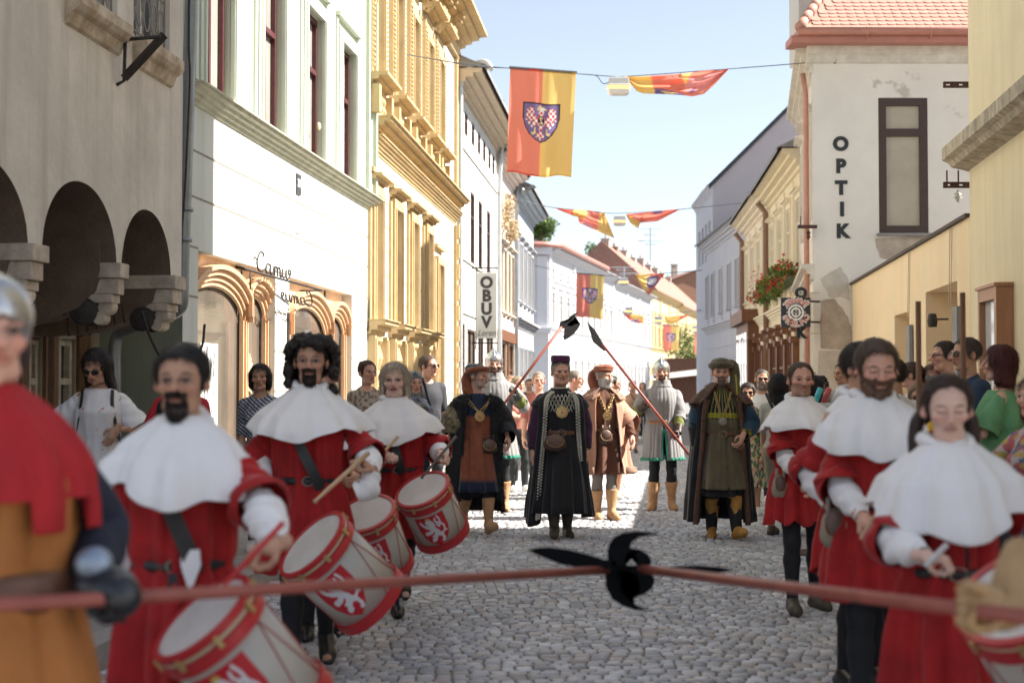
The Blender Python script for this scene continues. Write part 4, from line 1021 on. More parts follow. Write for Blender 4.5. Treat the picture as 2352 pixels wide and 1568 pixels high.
def gun_sign():
    Y = 25.55; c = P(1827, 717.5, Y); h = (P(1861, 700, Y).x - P(1793, 700, Y).x) / 2
    t = thing('projecting_sign', 'square dark blue projecting sign with a white target and arched red lettering', 'sign', (c.x, Y, c.z - h))
    m = MB(); m.box(c.x - h, c.x + h, Y - .04, Y + .04, c.z - h, c.z + h); m.build('board', M_board, t, world=True, bevel=.008)
    m = MB(); 
    for dz in (-.17, .2): m.tube([(c.x + h, Y, c.z + dz), (5.56, Y + .12, c.z + dz)], .02, 6)
    m.build('bracket', M_iron, t, world=True)
    wh = mat('sign_paint_white', (.78, .78, .76), .5); rd = mat('sign_paint_red', (.62, .16, .13), .5); bk = M_letter
    def ring(m, r0, r1, z0, z1, n=40, o=(0, 0)):
        vs = [(c.x + o[0] + r * math.cos(2 * math.pi * k / n), Y - zz, c.z + o[1] + r * math.sin(2 * math.pi * k / n)) for r, zz in ((r0, z1), (r1, z1), (r1, z0), (r0, z0)) for k in range(n)]
        fs = [(a * n + k, a * n + (k + 1) % n, ((a + 1) % 4) * n + (k + 1) % n, ((a + 1) % 4) * n + k) for a in range(4) for k in range(n)]
        m.add(vs, fs)
    m = MB(); ring(m, h * .42, h * .54, .042, .048); ring(m, h * .22, h * .33, .042, .048); ring(m, .001, h * .12, .042, .048)
    m.box(c.x - h * .66, c.x + h * .66, Y - .050, Y - .049, c.z - .006, c.z + .006); m.box(c.x - .006, c.x + .006, Y - .0505, Y - .0495, c.z - h * .62, c.z + h * .62)
    m.build('target_mark', wh, t, world=True)
    m = MB(); m.box(c.x - .035, c.x + .03, Y - .053, Y - .052, c.z - .012, c.z + .02); m.build('target_centre', bk, t, world=True)
    for layer, mt, b, e in ((0, wh, .034, .002), (1, rd, .001, .004)):
        for word, sgn in (('ZBRANĚ', 1), ('STŘELIVO', -1)):
            n = len(word); span = math.radians(100 if sgn > 0 else 128); R = h * (.80 if sgn > 0 else .80)
            for i, ch in enumerate(word):
                a = (i - (n - 1) / 2) / (n - 1) * span * (-1 if sgn > 0 else 1)
                ang = (math.pi / 2 + a) if sgn > 0 else (-math.pi / 2 + a)
                px, pz = c.x + R * math.cos(ang), c.z + R * math.sin(ang); rot = a
                text_mesh('letter', ch, .135, mt, t, lambda x, y, z, px=px, pz=pz, rot=rot: (px + x * math.cos(rot) - y * math.sin(rot), Y - .045 - layer * .004 - z * .3, pz + x * math.sin(rot) + y * math.cos(rot)), ext=e, bold=b * .35)
    t2 = thing('letter_sign', 'slim vertical black letter sign half hidden behind the dark blue square sign', 'sign', (PX(1841, 25.8), 25.8, P(0, 775, 25.8).z))
    X = PX(1841, 25.8)
    for i, ch in enumerate('OPTIK'):
        zc = P(1841, 674 + 22.8 * i, 25.8).z; text_mesh('letter', ch, .26, M_letter, t2, lambda x, y, z: (X + x, 25.8 - z, zc + y), ext=.02, bold=.016)
    m = MB(); a = P(1841, 660, 25.8).z; b = P(1841, 778, 25.8).z
    for z in (a - .1, b + .1): m.box(X, 5.60, 25.83, 25.85, z - .01, z + .01)
    m.box(X - .01, X + .01, 25.84, 25.86, b, a); m.build('bracket', mat('pale_rail', (.5, .46, .36), .6), t2, world=True)
gun_sign()
# ---- cream houses
def cream(name, label, A, B, vt, ws, wm, pm):
    f = Fac(A, B, 'R'); L = f.L; n = ws
    cs = [(i + .5) * L / n for i in range(n)]
    rows = [[(c - .42, c + .42, 4.3, 6.0, .12) for c in cs]]
    f, t = plain_house(name, label, A, B, 'R', vt, wm, rows, M_winwhite, G_tan, eave=.5, trim=mat('cream_trim2', (.80, .72, .54), .8), roofm=M_greyroof, pitch=2.2, reveal=.07)
    m = MB(); cornice(f, m, 0, L, 3.35, .25, .2); 
    for c in [x + L / n / 2 for x in cs[:-1]] + [.15, L - .15]: fbox(f, m, c - .1, c + .1, 3.62, 6.55, -.01, .05)
    for c in cs: fbox(f, m, c - .4, c + .4, 3.7, 4.15, -.01, .035); fbox(f, m, c - .3, c + .3, 3.78, 4.07, .035, .05)
    m.build('facade_moulding', mat('cream_trim2', (.80, .72, .54), .8), t, world=True)
    return f, t
CA = (6.80, 33.0); CM = (6.80 + .083 * 8.2, 41.2); CBB = (8.14, 49.55)
fc1, tc1 = cream('cream_house', 'cream yellow house with a red geranium box beneath its windows', CA, CM, 7.05, 4, M_creamy, None)
fc2, tc2 = cream('cream_shop_house', 'pale cream house further along with brown wooden shopfront', (CM[0], CM[1] + .004), CBB, 7.1, 4, mat('cream_plaster2', (.80, .71, .55), .85, noise=.06, nscale=1.3), None)
m = MB(); m.tube([fc1.T(fc1.L - .1, 6.8, .35), fc1.T(fc1.L - .1, 6.5, .12), fc1.T(fc1.L - .1, 0, .12)], .085, 10); m.build('rain_pipe', M_brownpipe, tc1, smooth=True, world=True)
m = MB(); m.tube([fc2.T(fc2.L - .1, 6.8, .35), fc2.T(fc2.L - .1, 6.5, .12), fc2.T(fc2.L - .1, 0, .12)], .085, 10); m.build('rain_pipe', M_brownpipe, tc2, smooth=True, world=True)
# wooden shopfronts
for (f, t, cs) in ((fc1, tc1, (1.2, 3.1, 5.0, 6.9)), (fc2, tc2, (1.0, 3.2, 5.4, 7.3))):
    for c in cs:
        m = MB(); fbox(f, m, c - .13, c + .13, .1, 2.55, .0, .16); fbox(f, m, c - .18, c + .18, 2.55, 2.7, 0, .22); cornice(f, m, c - .26, c + .26, 2.70, .35, .38, steps=3); m.build('shop_pilaster', M_wooddk, t, world=True)
    for a, b in zip(cs[:-1], cs[1:]): window(t, f, a + .15, b - .15, .3, 2.7, w=.02, fm=M_wooddk, gm=G_pale, bars=(.33, .66), trans=.7)
m = MB(); fbox(fc2, m, 3.4, 7.9, .1, 3.55, .0, .35); fbox(fc2, m, 3.2, 8.1, 3.5, 3.9, 0, .55); m.build('bay_front', M_wooddk, tc2, world=True)
m = MB();
for k in range(4): fbox(fc2, m, 3.7 + k * 1.05, 4.5 + k * 1.05, 1.3, 3.2, .352, .37)
m.build('bay_pane', G_pale, tc2, world=True)
# geranium box
tg = thing('flower_box', 'window box overflowing with green leaves and red geraniums on the cream house', 'flower box', fc1.T(3.6, 3.6, .2))
m = MB(); fbox(fc1, m, .5, 7.6, 3.95, 4.12, .12, .34); m.build('trough', mat('trough_green', (.12, .13, .08), .8), tg, world=True)
for i, u in enumerate(np.linspace(.8, 7.3, 6)):
    leafclump('foliage', tg, fc1.T(u, 4.15, .36), (.36, .62, .40), 300, .05, [(.08, .16, .02), (.14, .22, .03), (.05, .10, .015), (.2, .26, .04)], seed=20 + i)
    leafclump('blossoms', tg, fc1.T(u, 4.2, .46), (.42, .72, .50), 80, .045, [(.62, .05, .04), (.7, .12, .10), (.5, .02, .03)], seed=40 + i)
# ---- grey house & tall gable behind
f3 = Fac((8.62, 49.7), (8.80, 64.3), 'R')
cs = [f3.u(x) for x in (1711, 1695.5, 1676.5, 1657.5, 1639, 1626.5)]
rows = [[(c - .42, c + .42, 4.55, 6.35) for c in cs], [(c - .5, c + .5, .4, 2.4) for c in (2, 4.6, 7.2, 9.8, 12.4)]]
f3, t3 = plain_house('grey_house', 'pale grey house with six slim upper windows and heavy eaves', (8.62, 49.7), (8.80, 64.3), 'R', 7.8, M_greyw, rows, M_winwhite, G_pale, eave=.42, trim=M_greyw, roofm=M_greyroof, pitch=2.0, reveal=.1)
m = MB(); cornice(f3, m, 0, f3.L, 3.75, .35, .28)
for c in cs: fbox(f3, m, c - .42, c + .42, 4.12, 4.4, -.01, .05)
for v in (1.2, 2.6, 3.1): fbox(f3, m, 0, f3.L, v, v + .05, -.01, .03)
m.build('string_course', M_greyw, t3, world=True)
def tall_grey():
    f = Fac((9.35, 66.0), (9.6, 74.0), 'R'); t = thing('tall_gabled_house', 'tall grey house with a mauve fire wall rising behind the grey house', 'house', (8.8, 66, 0))
    hs = [(a, a + .9, 7.5, 9.3) for a in (1.0, 2.6, 4.2, 5.8)]
    m = wall(f, 0, f.L, 0, 10.9, hs, .2); m.build('wall', M_greyw, t, world=True)
    m = MB(); m.add([(9.35, 66, 0), (20, 66, 0), (20, 66, 13.0), (13.4, 66, 14.9), (9.35, 66, 10.9)], [(0, 1, 2, 3, 4)]); m.build('fire_wall', M_mauve, t, world=True)
    m = MB(); m.add([(9.15, 65.9, 10.85), (9.15, 74, 10.85), (13.4, 74, 15.05), (13.4, 65.9, 15.05), (20, 74, 13), (20, 65.9, 13), (9.15, 65.9, 10.6), (13.4, 65.9, 14.8)], [(0, 1, 2, 3), (3, 2, 4, 5), (0, 3, 7, 6)]); m.build('roof', M_darkroof, t, world=True)
    m = MB(); cornice(f, m, 0, f.L, 10.4, .45, .25); m.build('cornice', M_greyw, t, world=True)
    for s in hs: window(t, f, *s, w=-.18, fm=M_winwhite, gm=G_pale, bars=(.5,))
tall_grey()
def lamp_arm():
    t = thing('wall_lamp_arm', 'black iron lamp arm sticking out of the grey house wall', 'lamp', P(1735, 775, 52))
    m = MB(); a = P(1737, 772, 51.5); 
    for p in (P(1700, 765, 49), P(1700, 779, 49), P(1731, 779, 49)): m.tube([a, p], .025, 6)
    m.build('arm', M_iron, t, world=True)
lamp_arm()
# ================================================================== DISTANT ROW
def far_house(name, label, y0, y1, vt, wm, roofm, stories, n, ridge=3.2, chim=(), pal='w', corner=False, gable=False):
    X = lambda Y: 2.19 + .232 * (Y - 85)
    A, B = (X(y0), y0 + .01), (X(y1), y1)
    f = Fac(A, B, 'L'); L = f.L; cs = [(i + .5) * L / n for i in range(n)]
    rows = []
    for (v0, v1, hw, hood) in stories: rows.append([(c - hw, c + hw, v0, v1, hood) for c in cs])
    trim = mat('far_trim_' + pal, (.62, .61, .62) if pal == 'w' else (.60, .45, .22), .8)
    f, t = plain_house(name, label, A, B, 'L', vt, wm, rows, M_winwhite, G_pale, eave=.55, trim=trim, roofm=roofm, pitch=ridge, depth=9, reveal=.12, tw=.14)
    m = MB(); cornice(f, m, 0, L, 4.6, .35, .25); cornice(f, m, 0, L, 7.7 if vt > 9 else 7.4, .15, .12, steps=2)
    for c in np.arange(0, L + .01, L / max(1, n // 3)): fbox(f, m, min(max(c - .25, 0), L - .5), min(max(c + .25, .5), L), 4.96, vt - .46, -.01, .09)
    m.build('facade_moulding', trim, t, world=True)
    for k, (u, dz, mt) in enumerate(chim):
        m = MB(); h = vt + ridge * .9 + dz; fbox(f, m, u - .35, u + .35, vt + ridge * .35, h, -4.6, -3.9); fbox(f, m, u - .42, u + .42, h, h + .12, -4.67, -3.83)
        for q in (-.15, .15): m.lathe([(.09, 0), (.09, .35), (.001, .36)], 8, org=f.T(u + q, h + .12, -4.25))
        m.build('chimney', mt, t, world=True)
    return f, t
st_w = [(5.15, 7.1, .42, .22), (8.1, 8.5, .3, 0), (1.2, 3.1, .45, 0)]
F4, T4 = far_house('white_palace', 'white stuccoed town house with red metal gutter at the bend of the street', 85, 109, 9.7, M_farwhite, M_greyroof, st_w, 10, chim=((3, .2, M_chim), (9, -.1, M_brick), (14, .3, M_chim), (20, -.2, M_chim)), ridge=1.7)
# flank of the corner (shaded side) + red gutter
m = MB(); m.add([(2.19, 85, 0), (-.6, 85.4, 0), (-.6, 85.4, 9.7), (2.19, 85, 9.7)], [(0, 1, 2, 3)]); m.box(-.2, .3, 84.9, 85.2, 4.9, 9.2); m.box(1.5, 2.1, 84.85, 85.05, 4.9, 9.2); m.box(-.6, 2.3, 84.6, 85.2, 4.6, 4.9); m.box(-.6, 2.4, 84.5, 85.2, 9.3, 9.7); m.build('side_wall', M_lavshade, T4, world=True)
m = MB(); e = lambda u, v: F4.T(u, v, .72); m.tube([(-.8, 84.3, 9.85), (1.9, 84.3, 9.85), e(.3, 9.85), e(F4.L * .72, 9.85)], .16, 8); m.build('gutter', M_redmetal, T4, smooth=True, world=True)
F5, T5 = far_house('long_white_house', 'long white house with rows of narrow windows beyond the palace', 109, 130, 9.5, M_farwhite, M_greyroof, st_w, 10, chim=((2, .2, M_brick), (8, .4, M_chim), (15, 0, M_chim)), ridge=2.0)
st_y = [(5.15, 7.0, .4, .2), (7.8, 8.3, .35, 0), (1.2, 3.1, .45, 0)]
F6, T6 = far_house('gold_house', 'golden yellow house with red tiled roof after the long white house', 130, 152, 10.2, M_faryel, M_tile, st_y, 9, chim=((1, .6, M_chim), (6, .3, M_brick), (12, .5, M_chim), (18, .3, M_chim)), pal='y', ridge=4.6)
F7, T7 = far_house('far_gold_house', 'farthest yellow house row with tiled roof and many chimneys', 152, 186, 10.0, M_faryel, M_tile, st_y, 12, chim=((2, .8, M_chim), (8, .6, M_chim), (14, .7, M_chim), (20, .5, M_chim), (27, .6, M_chim)), pal='y', ridge=4.8)
# gabled back houses rising behind with red tiles
def back_house(label, x, y, w_, d, ze, zr, wm, rm, rot=0, chs=()):
    t = thing('back_house', label, 'house', (x, y, 0), rot)
    m = MB(); m.box(-w_ / 2, w_ / 2, 0, d, 0, ze); m.add([(-w_ / 2, 0, ze), (w_ / 2, 0, ze), (0, 0, zr)], [(0, 1, 2)]); m.add([(-w_ / 2, d, ze), (w_ / 2, d, ze), (0, d, zr)], [(0, 1, 2)]); mk('wall', m.v, m.f, wm, t, False)
    m = MB(); e = .4; m.add([(-w_ / 2 - e, -e, ze - .25), (0, -e, zr + .05), (0, d + e, zr + .05), (-w_ / 2 - e, d + e, ze - .25), (w_ / 2 + e, -e, ze - .25), (w_ / 2 + e, d + e, ze - .25)], [(0, 1, 2, 3), (1, 4, 5, 2)]); mk('roof', m.v, m.f, rm, t, False)
    for (cx, cy, h, mt) in chs:
        m = MB(); m.box(cx - .4, cx + .4, cy - .3, cy + .3, ze, zr + h); m.box(cx - .5, cx + .5, cy - .4, cy + .4, zr + h, zr + h + .15); mk('chimney', m.v, m.f, mt, t, False)
    return t
back_house('dull red house at the far right end of the skyline', PX(1600, 205), 205, 24, 18, 13.5, 18.0, M_brick, M_tile, .2, ((-6, 4, -1, M_chim), (-2, 4, 1, M_chim), (3, 4, 1, M_chim)))
def antenna(px, y0, y1, Y, lab, w_=.03):
    a, b = P(px, y0, Y), P(px, y1, Y); t = thing('antenna', lab, 'antenna', tuple(b)); m = MB(); m.tube([a, b], w_ * 1.6, 6)
    for k, (z, l) in enumerate(((.05, 1.1), (.22, .7), (.4, 1.3), (.5, .6))): c = a + (b - a) * z; m.tube([c - Vector((l * .8, 0, 0)), c + Vector((l * .8, .2, 0))], w_, 5)
    m.build('mast', mat('antenna_grey', (.30, .32, .35), .5), t, world=True)
antenna(1494, 522, 600, 118, 'tall roof antenna with crossbars above the red gable')
antenna(1433, 612, 650, 100, 'short roof antenna left of the tall one')
def spire():
    Y = 160; t = thing('church_spire', 'thin dark green spire on a small dome above the white roofs', 'spire', P(1157, 330, Y))
    c = P(1157, 330, Y); z1 = P(1157, 228, Y).z; zd = P(1157, 305, Y).z
    m = MB(); m.lathe([(.9, -20), (.9, 0), (1.1, 0), (1.0, (zd - c.z) * .6), (.35, zd - c.z), (.4, zd - c.z + .4), (.1, zd - c.z + 1.2), (.03, z1 - c.z)], 12, org=tuple(c)); m.build('spire', M_copper, t, smooth=False, world=True)
spire()
def tree(label, px, py, Y, r, n, seed, base=0):
    c = P(px, py, Y); t = thing('tree', label, 'tree', (c.x, c.y, base))
    m = MB(); m.tube([(c.x, c.y, base), (c.x + .1, c.y, (base + c.z) / 2), (c.x, c.y, c.z)], [.3, .22, .1], 8)
    for k in range(5):
        a = k * 1.3; m.tube([(c.x, c.y, c.z - r * .8), (c.x + r * .5 * math.cos(a), c.y + r * .5 * math.sin(a), c.z)], [.1, .03], 6)
    m.build('trunk', M_brownpipe, t, smooth=True, world=True)
    leafclump('crown', t, tuple(c), (r, r, r * .95), n, .12, [(.06, .12, .02), (.10, .17, .03), (.04, .08, .015), (.15, .2, .04)], seed=seed, lumps=15)
    return t
tree('leafy green tree on the hill above the left roofs', 1238, 522, 115, 1.35, 2600, 1)
tree('small dark green tree standing behind the hanging flags near the street bend', 1581, 815, 128, 2.6, 2600, 2)
tree('tiny treetop between chimneys on the skyline', 1362, 575, 150, 1.2, 500, 3)
def brick_kiosk():
    c = P(1580, 882, 118); t = thing('brick_outbuilding', 'low dark brick outbuilding with a pale canopy at the street bend', 'outbuilding', (c.x, 118, 0))
    m = MB(); m.box(c.x - 1.7, c.x + 3, 118, 121, 0, 3.7); m.build('wall', mat('dark_brick', (.12, .055, .035), .9, noise=.4, nscale=6), t, world=True)
    m = MB(); m.add([(c.x - 3.2, 116, 1.9), (c.x + 2.6, 116, 2.5), (c.x + 2.6, 118, 3.0), (c.x - 3.2, 118, 2.3)], [(0, 1, 2, 3)]); m.build('canopy', mat('canopy_grey', (.4, .38, .36), .8), t, world=True)
brick_kiosk()
# closing hill so that no bare horizon shows
m = MB(); n = 24
pts = [(-160 + 340 * i / n, 330, 6 + 9 * math.sin(i * .7) * math.sin(i * .21) ** 2) for i in range(n + 1)]
m.add([(x, y, -1) for x, y, z in pts] + pts + [(x, y + 60, -1) for x, y, z in pts], [(i, i + 1, n + 2 + i, n + 1 + i) for i in range(n)] + [(n + 1 + i, n + 2 + i, 2 * n + 3 + i, 2 * n + 2 + i) for i in range(n)])
o = m.build('hill', mat('hill_green', (.12, .15, .07), .9, noise=.4, nscale=.1), None); tag(o, 'wooded hill closing the street', kind='structure')

# ================================================================== WIRES, LAMPS, FLAGS
RED, YEL, BLU, WHT, GLD, PNK = (.82, .26, .19), (.86, .60, .22), (.20, .15, .33), (.84, .82, .82), (.82, .64, .30), (.80, .36, .35)
wingL = [(.18, .20), (.30, .14), (.40, .22), (.44, .40), (.50, .52), (.55, .50), (.52, .62), (.55, .75), (.42, .86), (.38, .80), (.36, .70), (.34, .88), (.22, .92), (.28, .78), (.26, .64), (.20, .80), (.12, .78), (.18, .62), (.16, .50), (.08, .58), (.06, .52), (.12, .42), (.10, .30)]
def eagle(x, y):
    """x,y in 0..1 inside shield bounding box, y down. returns colour array"""
    c = np.tile(np.array(BLU), (len(x), 1))
    body = np.zeros(len(x), bool)
    for sx in (1, -1):
        xx = np.where(True, x if sx > 0 else 1 - x, 0)
        # wing with separate feathers
        body |= inpoly(xx, y, [(.17, .14), (.24, .11), (.30, .17), (.31, .30), (.38, .38), (.46, .36), (.46, .52), (.36, .56), (.30, .60), (.24, .58), (.28, .44), (.22, .46), (.18, .52), (.14, .50), (.17, .38), (.12, .42), (.09, .38), (.10, .28), (.11, .19)])
        body |= inpoly(xx, y, [(.10, .36), (.14, .38), (.12, .46), (.07, .45)]); body |= inpoly(xx, y, [(.19, .42), (.24, .44), (.19, .56), (.14, .54)]); body |= inpoly(xx, y, [(.28, .46), (.34, .50), (.27, .64), (.21, .61)])
    body |= inpoly(x, y, [(.43, .20), (.55, .20), (.57, .34), (.58, .5), (.54, .62), (.52, .72), (.60, .82), (.58, .90), (.52, .86), (.48, .97), (.44, .86), (.36, .88), (.38, .78), (.47, .72), (.44, .62), (.41, .5), (.42, .34)])
    chk = ((np.floor(x * 15) + np.floor(y * 14)) % 2) == 0
    c[body & chk] = (.62, .08, .09); c[body & ~chk] = WHT
    head = inpoly(x, y, [(.44, .20), (.46, .12), (.56, .09), (.62, .14), (.56, .17), (.58, .22), (.52, .22)]); c[head] = WHT
    cr = inpoly(x, y, [(.38, .18), (.44, .06), (.48, .04), (.50, .10), (.45, .16), (.42, .20)]) | inpoly(x, y, [(.58, .15), (.66, .12), (.64, .16), (.58, .18)]); c[cr] = GLD
    for sx in (1, -1):
        xx = x if sx > 0 else 1 - x
        leg = inpoly(xx, y, [(.33, .62), (.36, .62), (.35, .74), (.38, .77), (.24, .84), (.25, .78), (.22, .76), (.32, .74)]); c[leg] = GLD
    sh = ((x - .5) / .1) ** 2 + ((y - .44) / .12) ** 2 < 1; c[sh] = (.06, .03, .1)
    z = sh & (((abs(y - .37) < .018) & (abs(x - .5) < .045)) | ((abs(y - .51) < .018) & (abs(x - .5) < .045)) | (abs((x - .5) - (y - .44) * .6) < .016) & (abs(y - .44) < .07)); c[z] = GLD
    return c
SHIELD = [(.0, .0), (1, .0), (1, .42), (.94, .62), (.82, .80), (.66, .93), (.5, 1.0), (.34, .93), (.18, .80), (.06, .62), (0, .42)]
def flag_colour(u, v):
    """u 0..1 left-right, v 0..1 top-bottom"""
    c = np.where((u < .5)[:, None], np.array(RED)[None], np.array(YEL)[None]).astype(float)
    x = (u - .22) / .56; y = (v - .315) / .37
    ins = inpoly(x, y, SHIELD); c[ins] = eagle(x[ins], y[ins]); 
    rim = ins & ~inpoly((x - .5) * 1.05 + .5, (y - .48) * 1.05 + .48, SHIELD); c[rim] = (.015, .01, .02)
    hem = (v < .02) | (v > .985); c[hem & (u < .5)] = (.70, .08, .05); c[hem & (u >= .5)] = (.78, .45, .05)
    return c
def hang_flag(px0, px1, pyt, pyb, Y, label, nu=110, nv=165, skew=.0, seed=0, bottom_shift=0):
    a = P(px0, pyt, Y); b = P(px1, pyt + (px1 - px0) * .08, Y); wd = b.x - a.x; ht = a.z - P(px0, pyb, Y).z
    t = thing('flag', label, 'flag', tuple(a), group='red and yellow town flags on the wires')
    U, V = np.meshgrid(np.linspace(0, 1, nu), np.linspace(0, 1, nv), indexing='ij'); U = U.ravel(); V = V.ravel()
    ph = seed * 1.7
    y = (.05 * np.sin(U * 9 + ph + V * 1.2) + .03 * np.sin(U * 19 + ph * 2 - V)) * (.25 + V) * wd
    x = a.x + wd * U * (1 - .02 * V) + skew * wd * V + bottom_shift * V * V; z = a.z + (b.z - a.z) * U - ht * V + .01 * ht * np.sin(U * 7 + ph) * V
    V3 = np.stack([x, Y + y, z], 1); idx = np.arange(nu * nv).reshape(nu, nv)
    F = np.stack([idx[:-1, :-1], idx[1:, :-1], idx[1:, 1:], idx[:-1, 1:]], -1).reshape(-1, 4)
    mk('cloth', V3, [tuple(f) for f in F.tolist()], M_flag, t, world=True, col=flag_colour(U, V))
    m = MB(); m.tube([tuple(a + Vector((-.02, 0, .01))), tuple(b + Vector((.02, 0, .01)))], .018, 6); m.build('rod', M_wire, t, world=True)
def bunch_flag(top, bottom, regions, Y, label, base=RED, nu=80, nv=26, seed=0):
    """wind-wrapped flag: top & bottom polylines in picture px, regions = [(poly,colour)]"""
    t = thing('flag', label, 'flag', tuple(P(top[0][0], top[0][1], Y)), group='red and yellow town flags on the wires')
    def samp(pl, s):
        xs = [p[0] for p in pl]; d = [0]
        for i in range(1, len(pl)): d.append(d[-1] + math.hypot(pl[i][0] - pl[i - 1][0], pl[i][1] - pl[i - 1][1]))
        s = s * d[-1]; return np.interp(s, d, xs), np.interp(s, d, [p[1] for p in pl])
    s = np.linspace(0, 1, nu); tx, ty = samp(top, s); bx, by = samp(bottom, s)
    V3 = []; C = []; pxs = []; pys = []
    for i in range(nu):
        for j in range(nv):
            v = j / (nv - 1); px = tx[i] + (bx[i] - tx[i]) * v; py = ty[i] + (by[i] - ty[i]) * v
            d = .10 * math.sin(v * 9 + 3 * math.sin(s[i] * 3 + seed)) * math.sin(math.pi * s[i]) + .04 * math.sin(v * 21 + s[i] * 8)
            V3.append(P(px, py, Y) + Vector((0, d, 0))); pxs.append(px); pys.append(py)
    pxs = np.array(pxs); pys = np.array(pys); C = np.tile(np.array(base, float), (len(pxs), 1))
    for poly, c in regions: C[inpoly(pxs, pys, poly)] = c
    F = [(i * nv + j, (i + 1) * nv + j, (i + 1) * nv + j + 1, i * nv + j + 1) for i in range(nu - 1) for j in range(nv - 1)]
    mk('cloth', V3, F, M_flag, t, world=True, col=C)
def street_lamp(px0, px1, py0, py1, Y, label):
    a, b = P(px0, py0, Y), P(px1, py1, Y); w_ = (b.x - a.x) / 2; cx = (a.x + b.x) / 2; h = a.z - b.z; zt = a.z
    t = thing('street_lamp', label, 'lamp', (cx, Y, b.z), group='street lamps hung on the wires')
    m = MB(); d = w_ * .6
    def slab(pr):
        vs = [(cx + sx * x * w_, Y + sy * y * d, z) for x, y, z in pr for sx, sy in ((-1, -1), (1, -1), (1, 1), (-1, 1))]
        n = len(pr); fs = [(i * 4 + k, i * 4 + (k + 1) % 4, i * 4 + 4 + (k + 1) % 4, i * 4 + 4 + k) for i in range(n - 1) for k in range(4)] + [(3, 2, 1, 0), (n * 4 - 4, n * 4 - 3, n * 4 - 2, n * 4 - 1)]
        return vs, fs
    m.add(*slab([(1.0, 1, zt - h * .50), (1.0, 1, zt - h * .44), (.9, .9, zt - h * .40), (.82, .8, zt - h * .06), (.74, .7, zt)])); m.build('hood', mat('lamp_hood', (.45, .45, .46), .5, noise=.1), t, world=True, bevel=.01 if Y < 40 else 0)
    m = MB(); m.add(*slab([(.55, .5, zt - h), (.85, .8, zt - h * .92), (.97, .95, zt - h * .66)])); m.build('bowl', mat('lamp_bowl', (.72, .68, .66), .25, spec=.6), t, world=True, bevel=.02 if Y < 40 else 0)
    m = MB(); m.add(*slab([(.93, .93, zt - h * .659), (.95, .95, zt - h * .505)])); m.build('lit_band', mat('lamp_glow', (.8, .45, .12), .4, emit=((1, .5, .12), 1.1)), t, world=True)
def wire(pts, label, r=.009):
    t = thing('span_wire', label, 'wire', tuple(pts[0]), group='span wires across the street'); m = MB(); m.tube(smoothpts(pts, 8), r, 5); m.build('wire', M_wire, t, smooth=True, world=True)
Y1 = 26.3
wire([P(929, 125, 27.2), P(1060, 146, Y1), P(1180, 158, Y1), P(1330, 170, Y1), P(1410, 176, Y1), P(1440, 176, Y1), P(1670, 159, Y1), P(1800, 149, Y1), P(1922, 139, 25.95)], 'nearest span wire carrying a flag and a lamp')
wire([P(929, 125, 27.2), P(1060, 148, Y1), P(1120, 155, Y1), P(1178, 157, Y1)], 'slack second wire beside the nearest span wire', .007)
wire([P(1330, 170, Y1), P(1368, 174, Y1), P(1385, 192, Y1), P(1400, 188, Y1), P(1404, 178, Y1)], 'loose cable feeding the nearest lamp', .008)
hang_flag(1172, 1323, 155, 397, Y1, 'large hanging red and yellow flag with checkered eagle shield, nearest of all', skew=-.055, seed=1)
street_lamp(1394, 1448, 179, 219, Y1, 'nearest street lamp, right of the large hanging flag')
bunch_flag([(1434, 176), (1500, 173), (1580, 167), (1672, 160)], [(1434, 177), (1448, 192), (1462, 211), (1478, 217), (1530, 220), (1590, 222), (1618, 214), (1645, 190), (1672, 161)],
           [([(1430, 170), (1492, 170), (1500, 195), (1515, 215), (1480, 225), (1430, 225)], YEL), ([(1502, 203), (1520, 203), (1560, 212), (1572, 221), (1505, 221)], BLU), ([(1518, 208), (1545, 211), (1558, 218), (1525, 219)], GLD),
            ([(1565, 160), (1592, 160), (1574, 196), (1566, 186)], YEL), ([(1580, 180), (1640, 166), (1662, 164), (1610, 212), (1570, 206)], PNK), ([(1583, 209), (1600, 198), (1592, 212)], BLU)], Y1, 'nearest wind-twisted flag wrapped on the wire right of the nearest lamp', seed=1)
Y2 = 50.0
wire([P(1165, 452, 47.5), P(1225, 468, Y2), P(1280, 478, Y2), P(1350, 484, Y2), P(1420, 490, Y2), P(1560, 481, Y2), P(1740, 462, 47), P(1800, 450, 42)], 'second span wire with two twisted flags', .014)
bunch_flag([(1277, 478), (1340, 483), (1385, 487), (1388, 488)], [(1277, 479), (1320, 498), (1345, 501), (1331, 512), (1412, 547), (1388, 489)],
           [([(1315, 478), (1350, 480), (1345, 505), (1318, 500)], YEL), ([(1378, 486), (1392, 486), (1416, 550), (1372, 530)], YEL), ([(1331, 512), (1345, 500), (1372, 530), (1370, 534)], PNK)], Y2, 'twisted flag with a long yellow point on the second wire, left of its lamp', seed=2)
street_lamp(1408, 1438, 496, 519, Y2, 'lamp between the two twisted flags of the second wire')
bunch_flag([(1438, 492), (1500, 487), (1560, 480)], [(1438, 493), (1448, 512), (1466, 525), (1470, 512), (1510, 508), (1562, 481)], [([(1436, 490), (1444, 495), (1475, 513), (1470, 530), (1440, 530)], YEL), ([(1500, 484), (1522, 482), (1520, 490), (1500, 492)], BLU)], Y2, 'twisted red flag on the second wire, right of its lamp', seed=3)
Y3 = 61.0
wire([P(1228, 610, Y3), P(1322, 627, Y3), P(1430, 634, Y3), P(1530, 627, Y3), P(1612, 621, Y3)], 'third span wire with one hanging flag', .016)
hang_flag(1324, 1388, 627, 727, Y3, 'hanging red and yellow eagle flag on the third wire, above the halberd', nu=70, nv=100, skew=-.03, seed=3)
street_lamp(1420, 1444, 638, 656, Y3, 'lamp right of the hanging flag on the third wire')
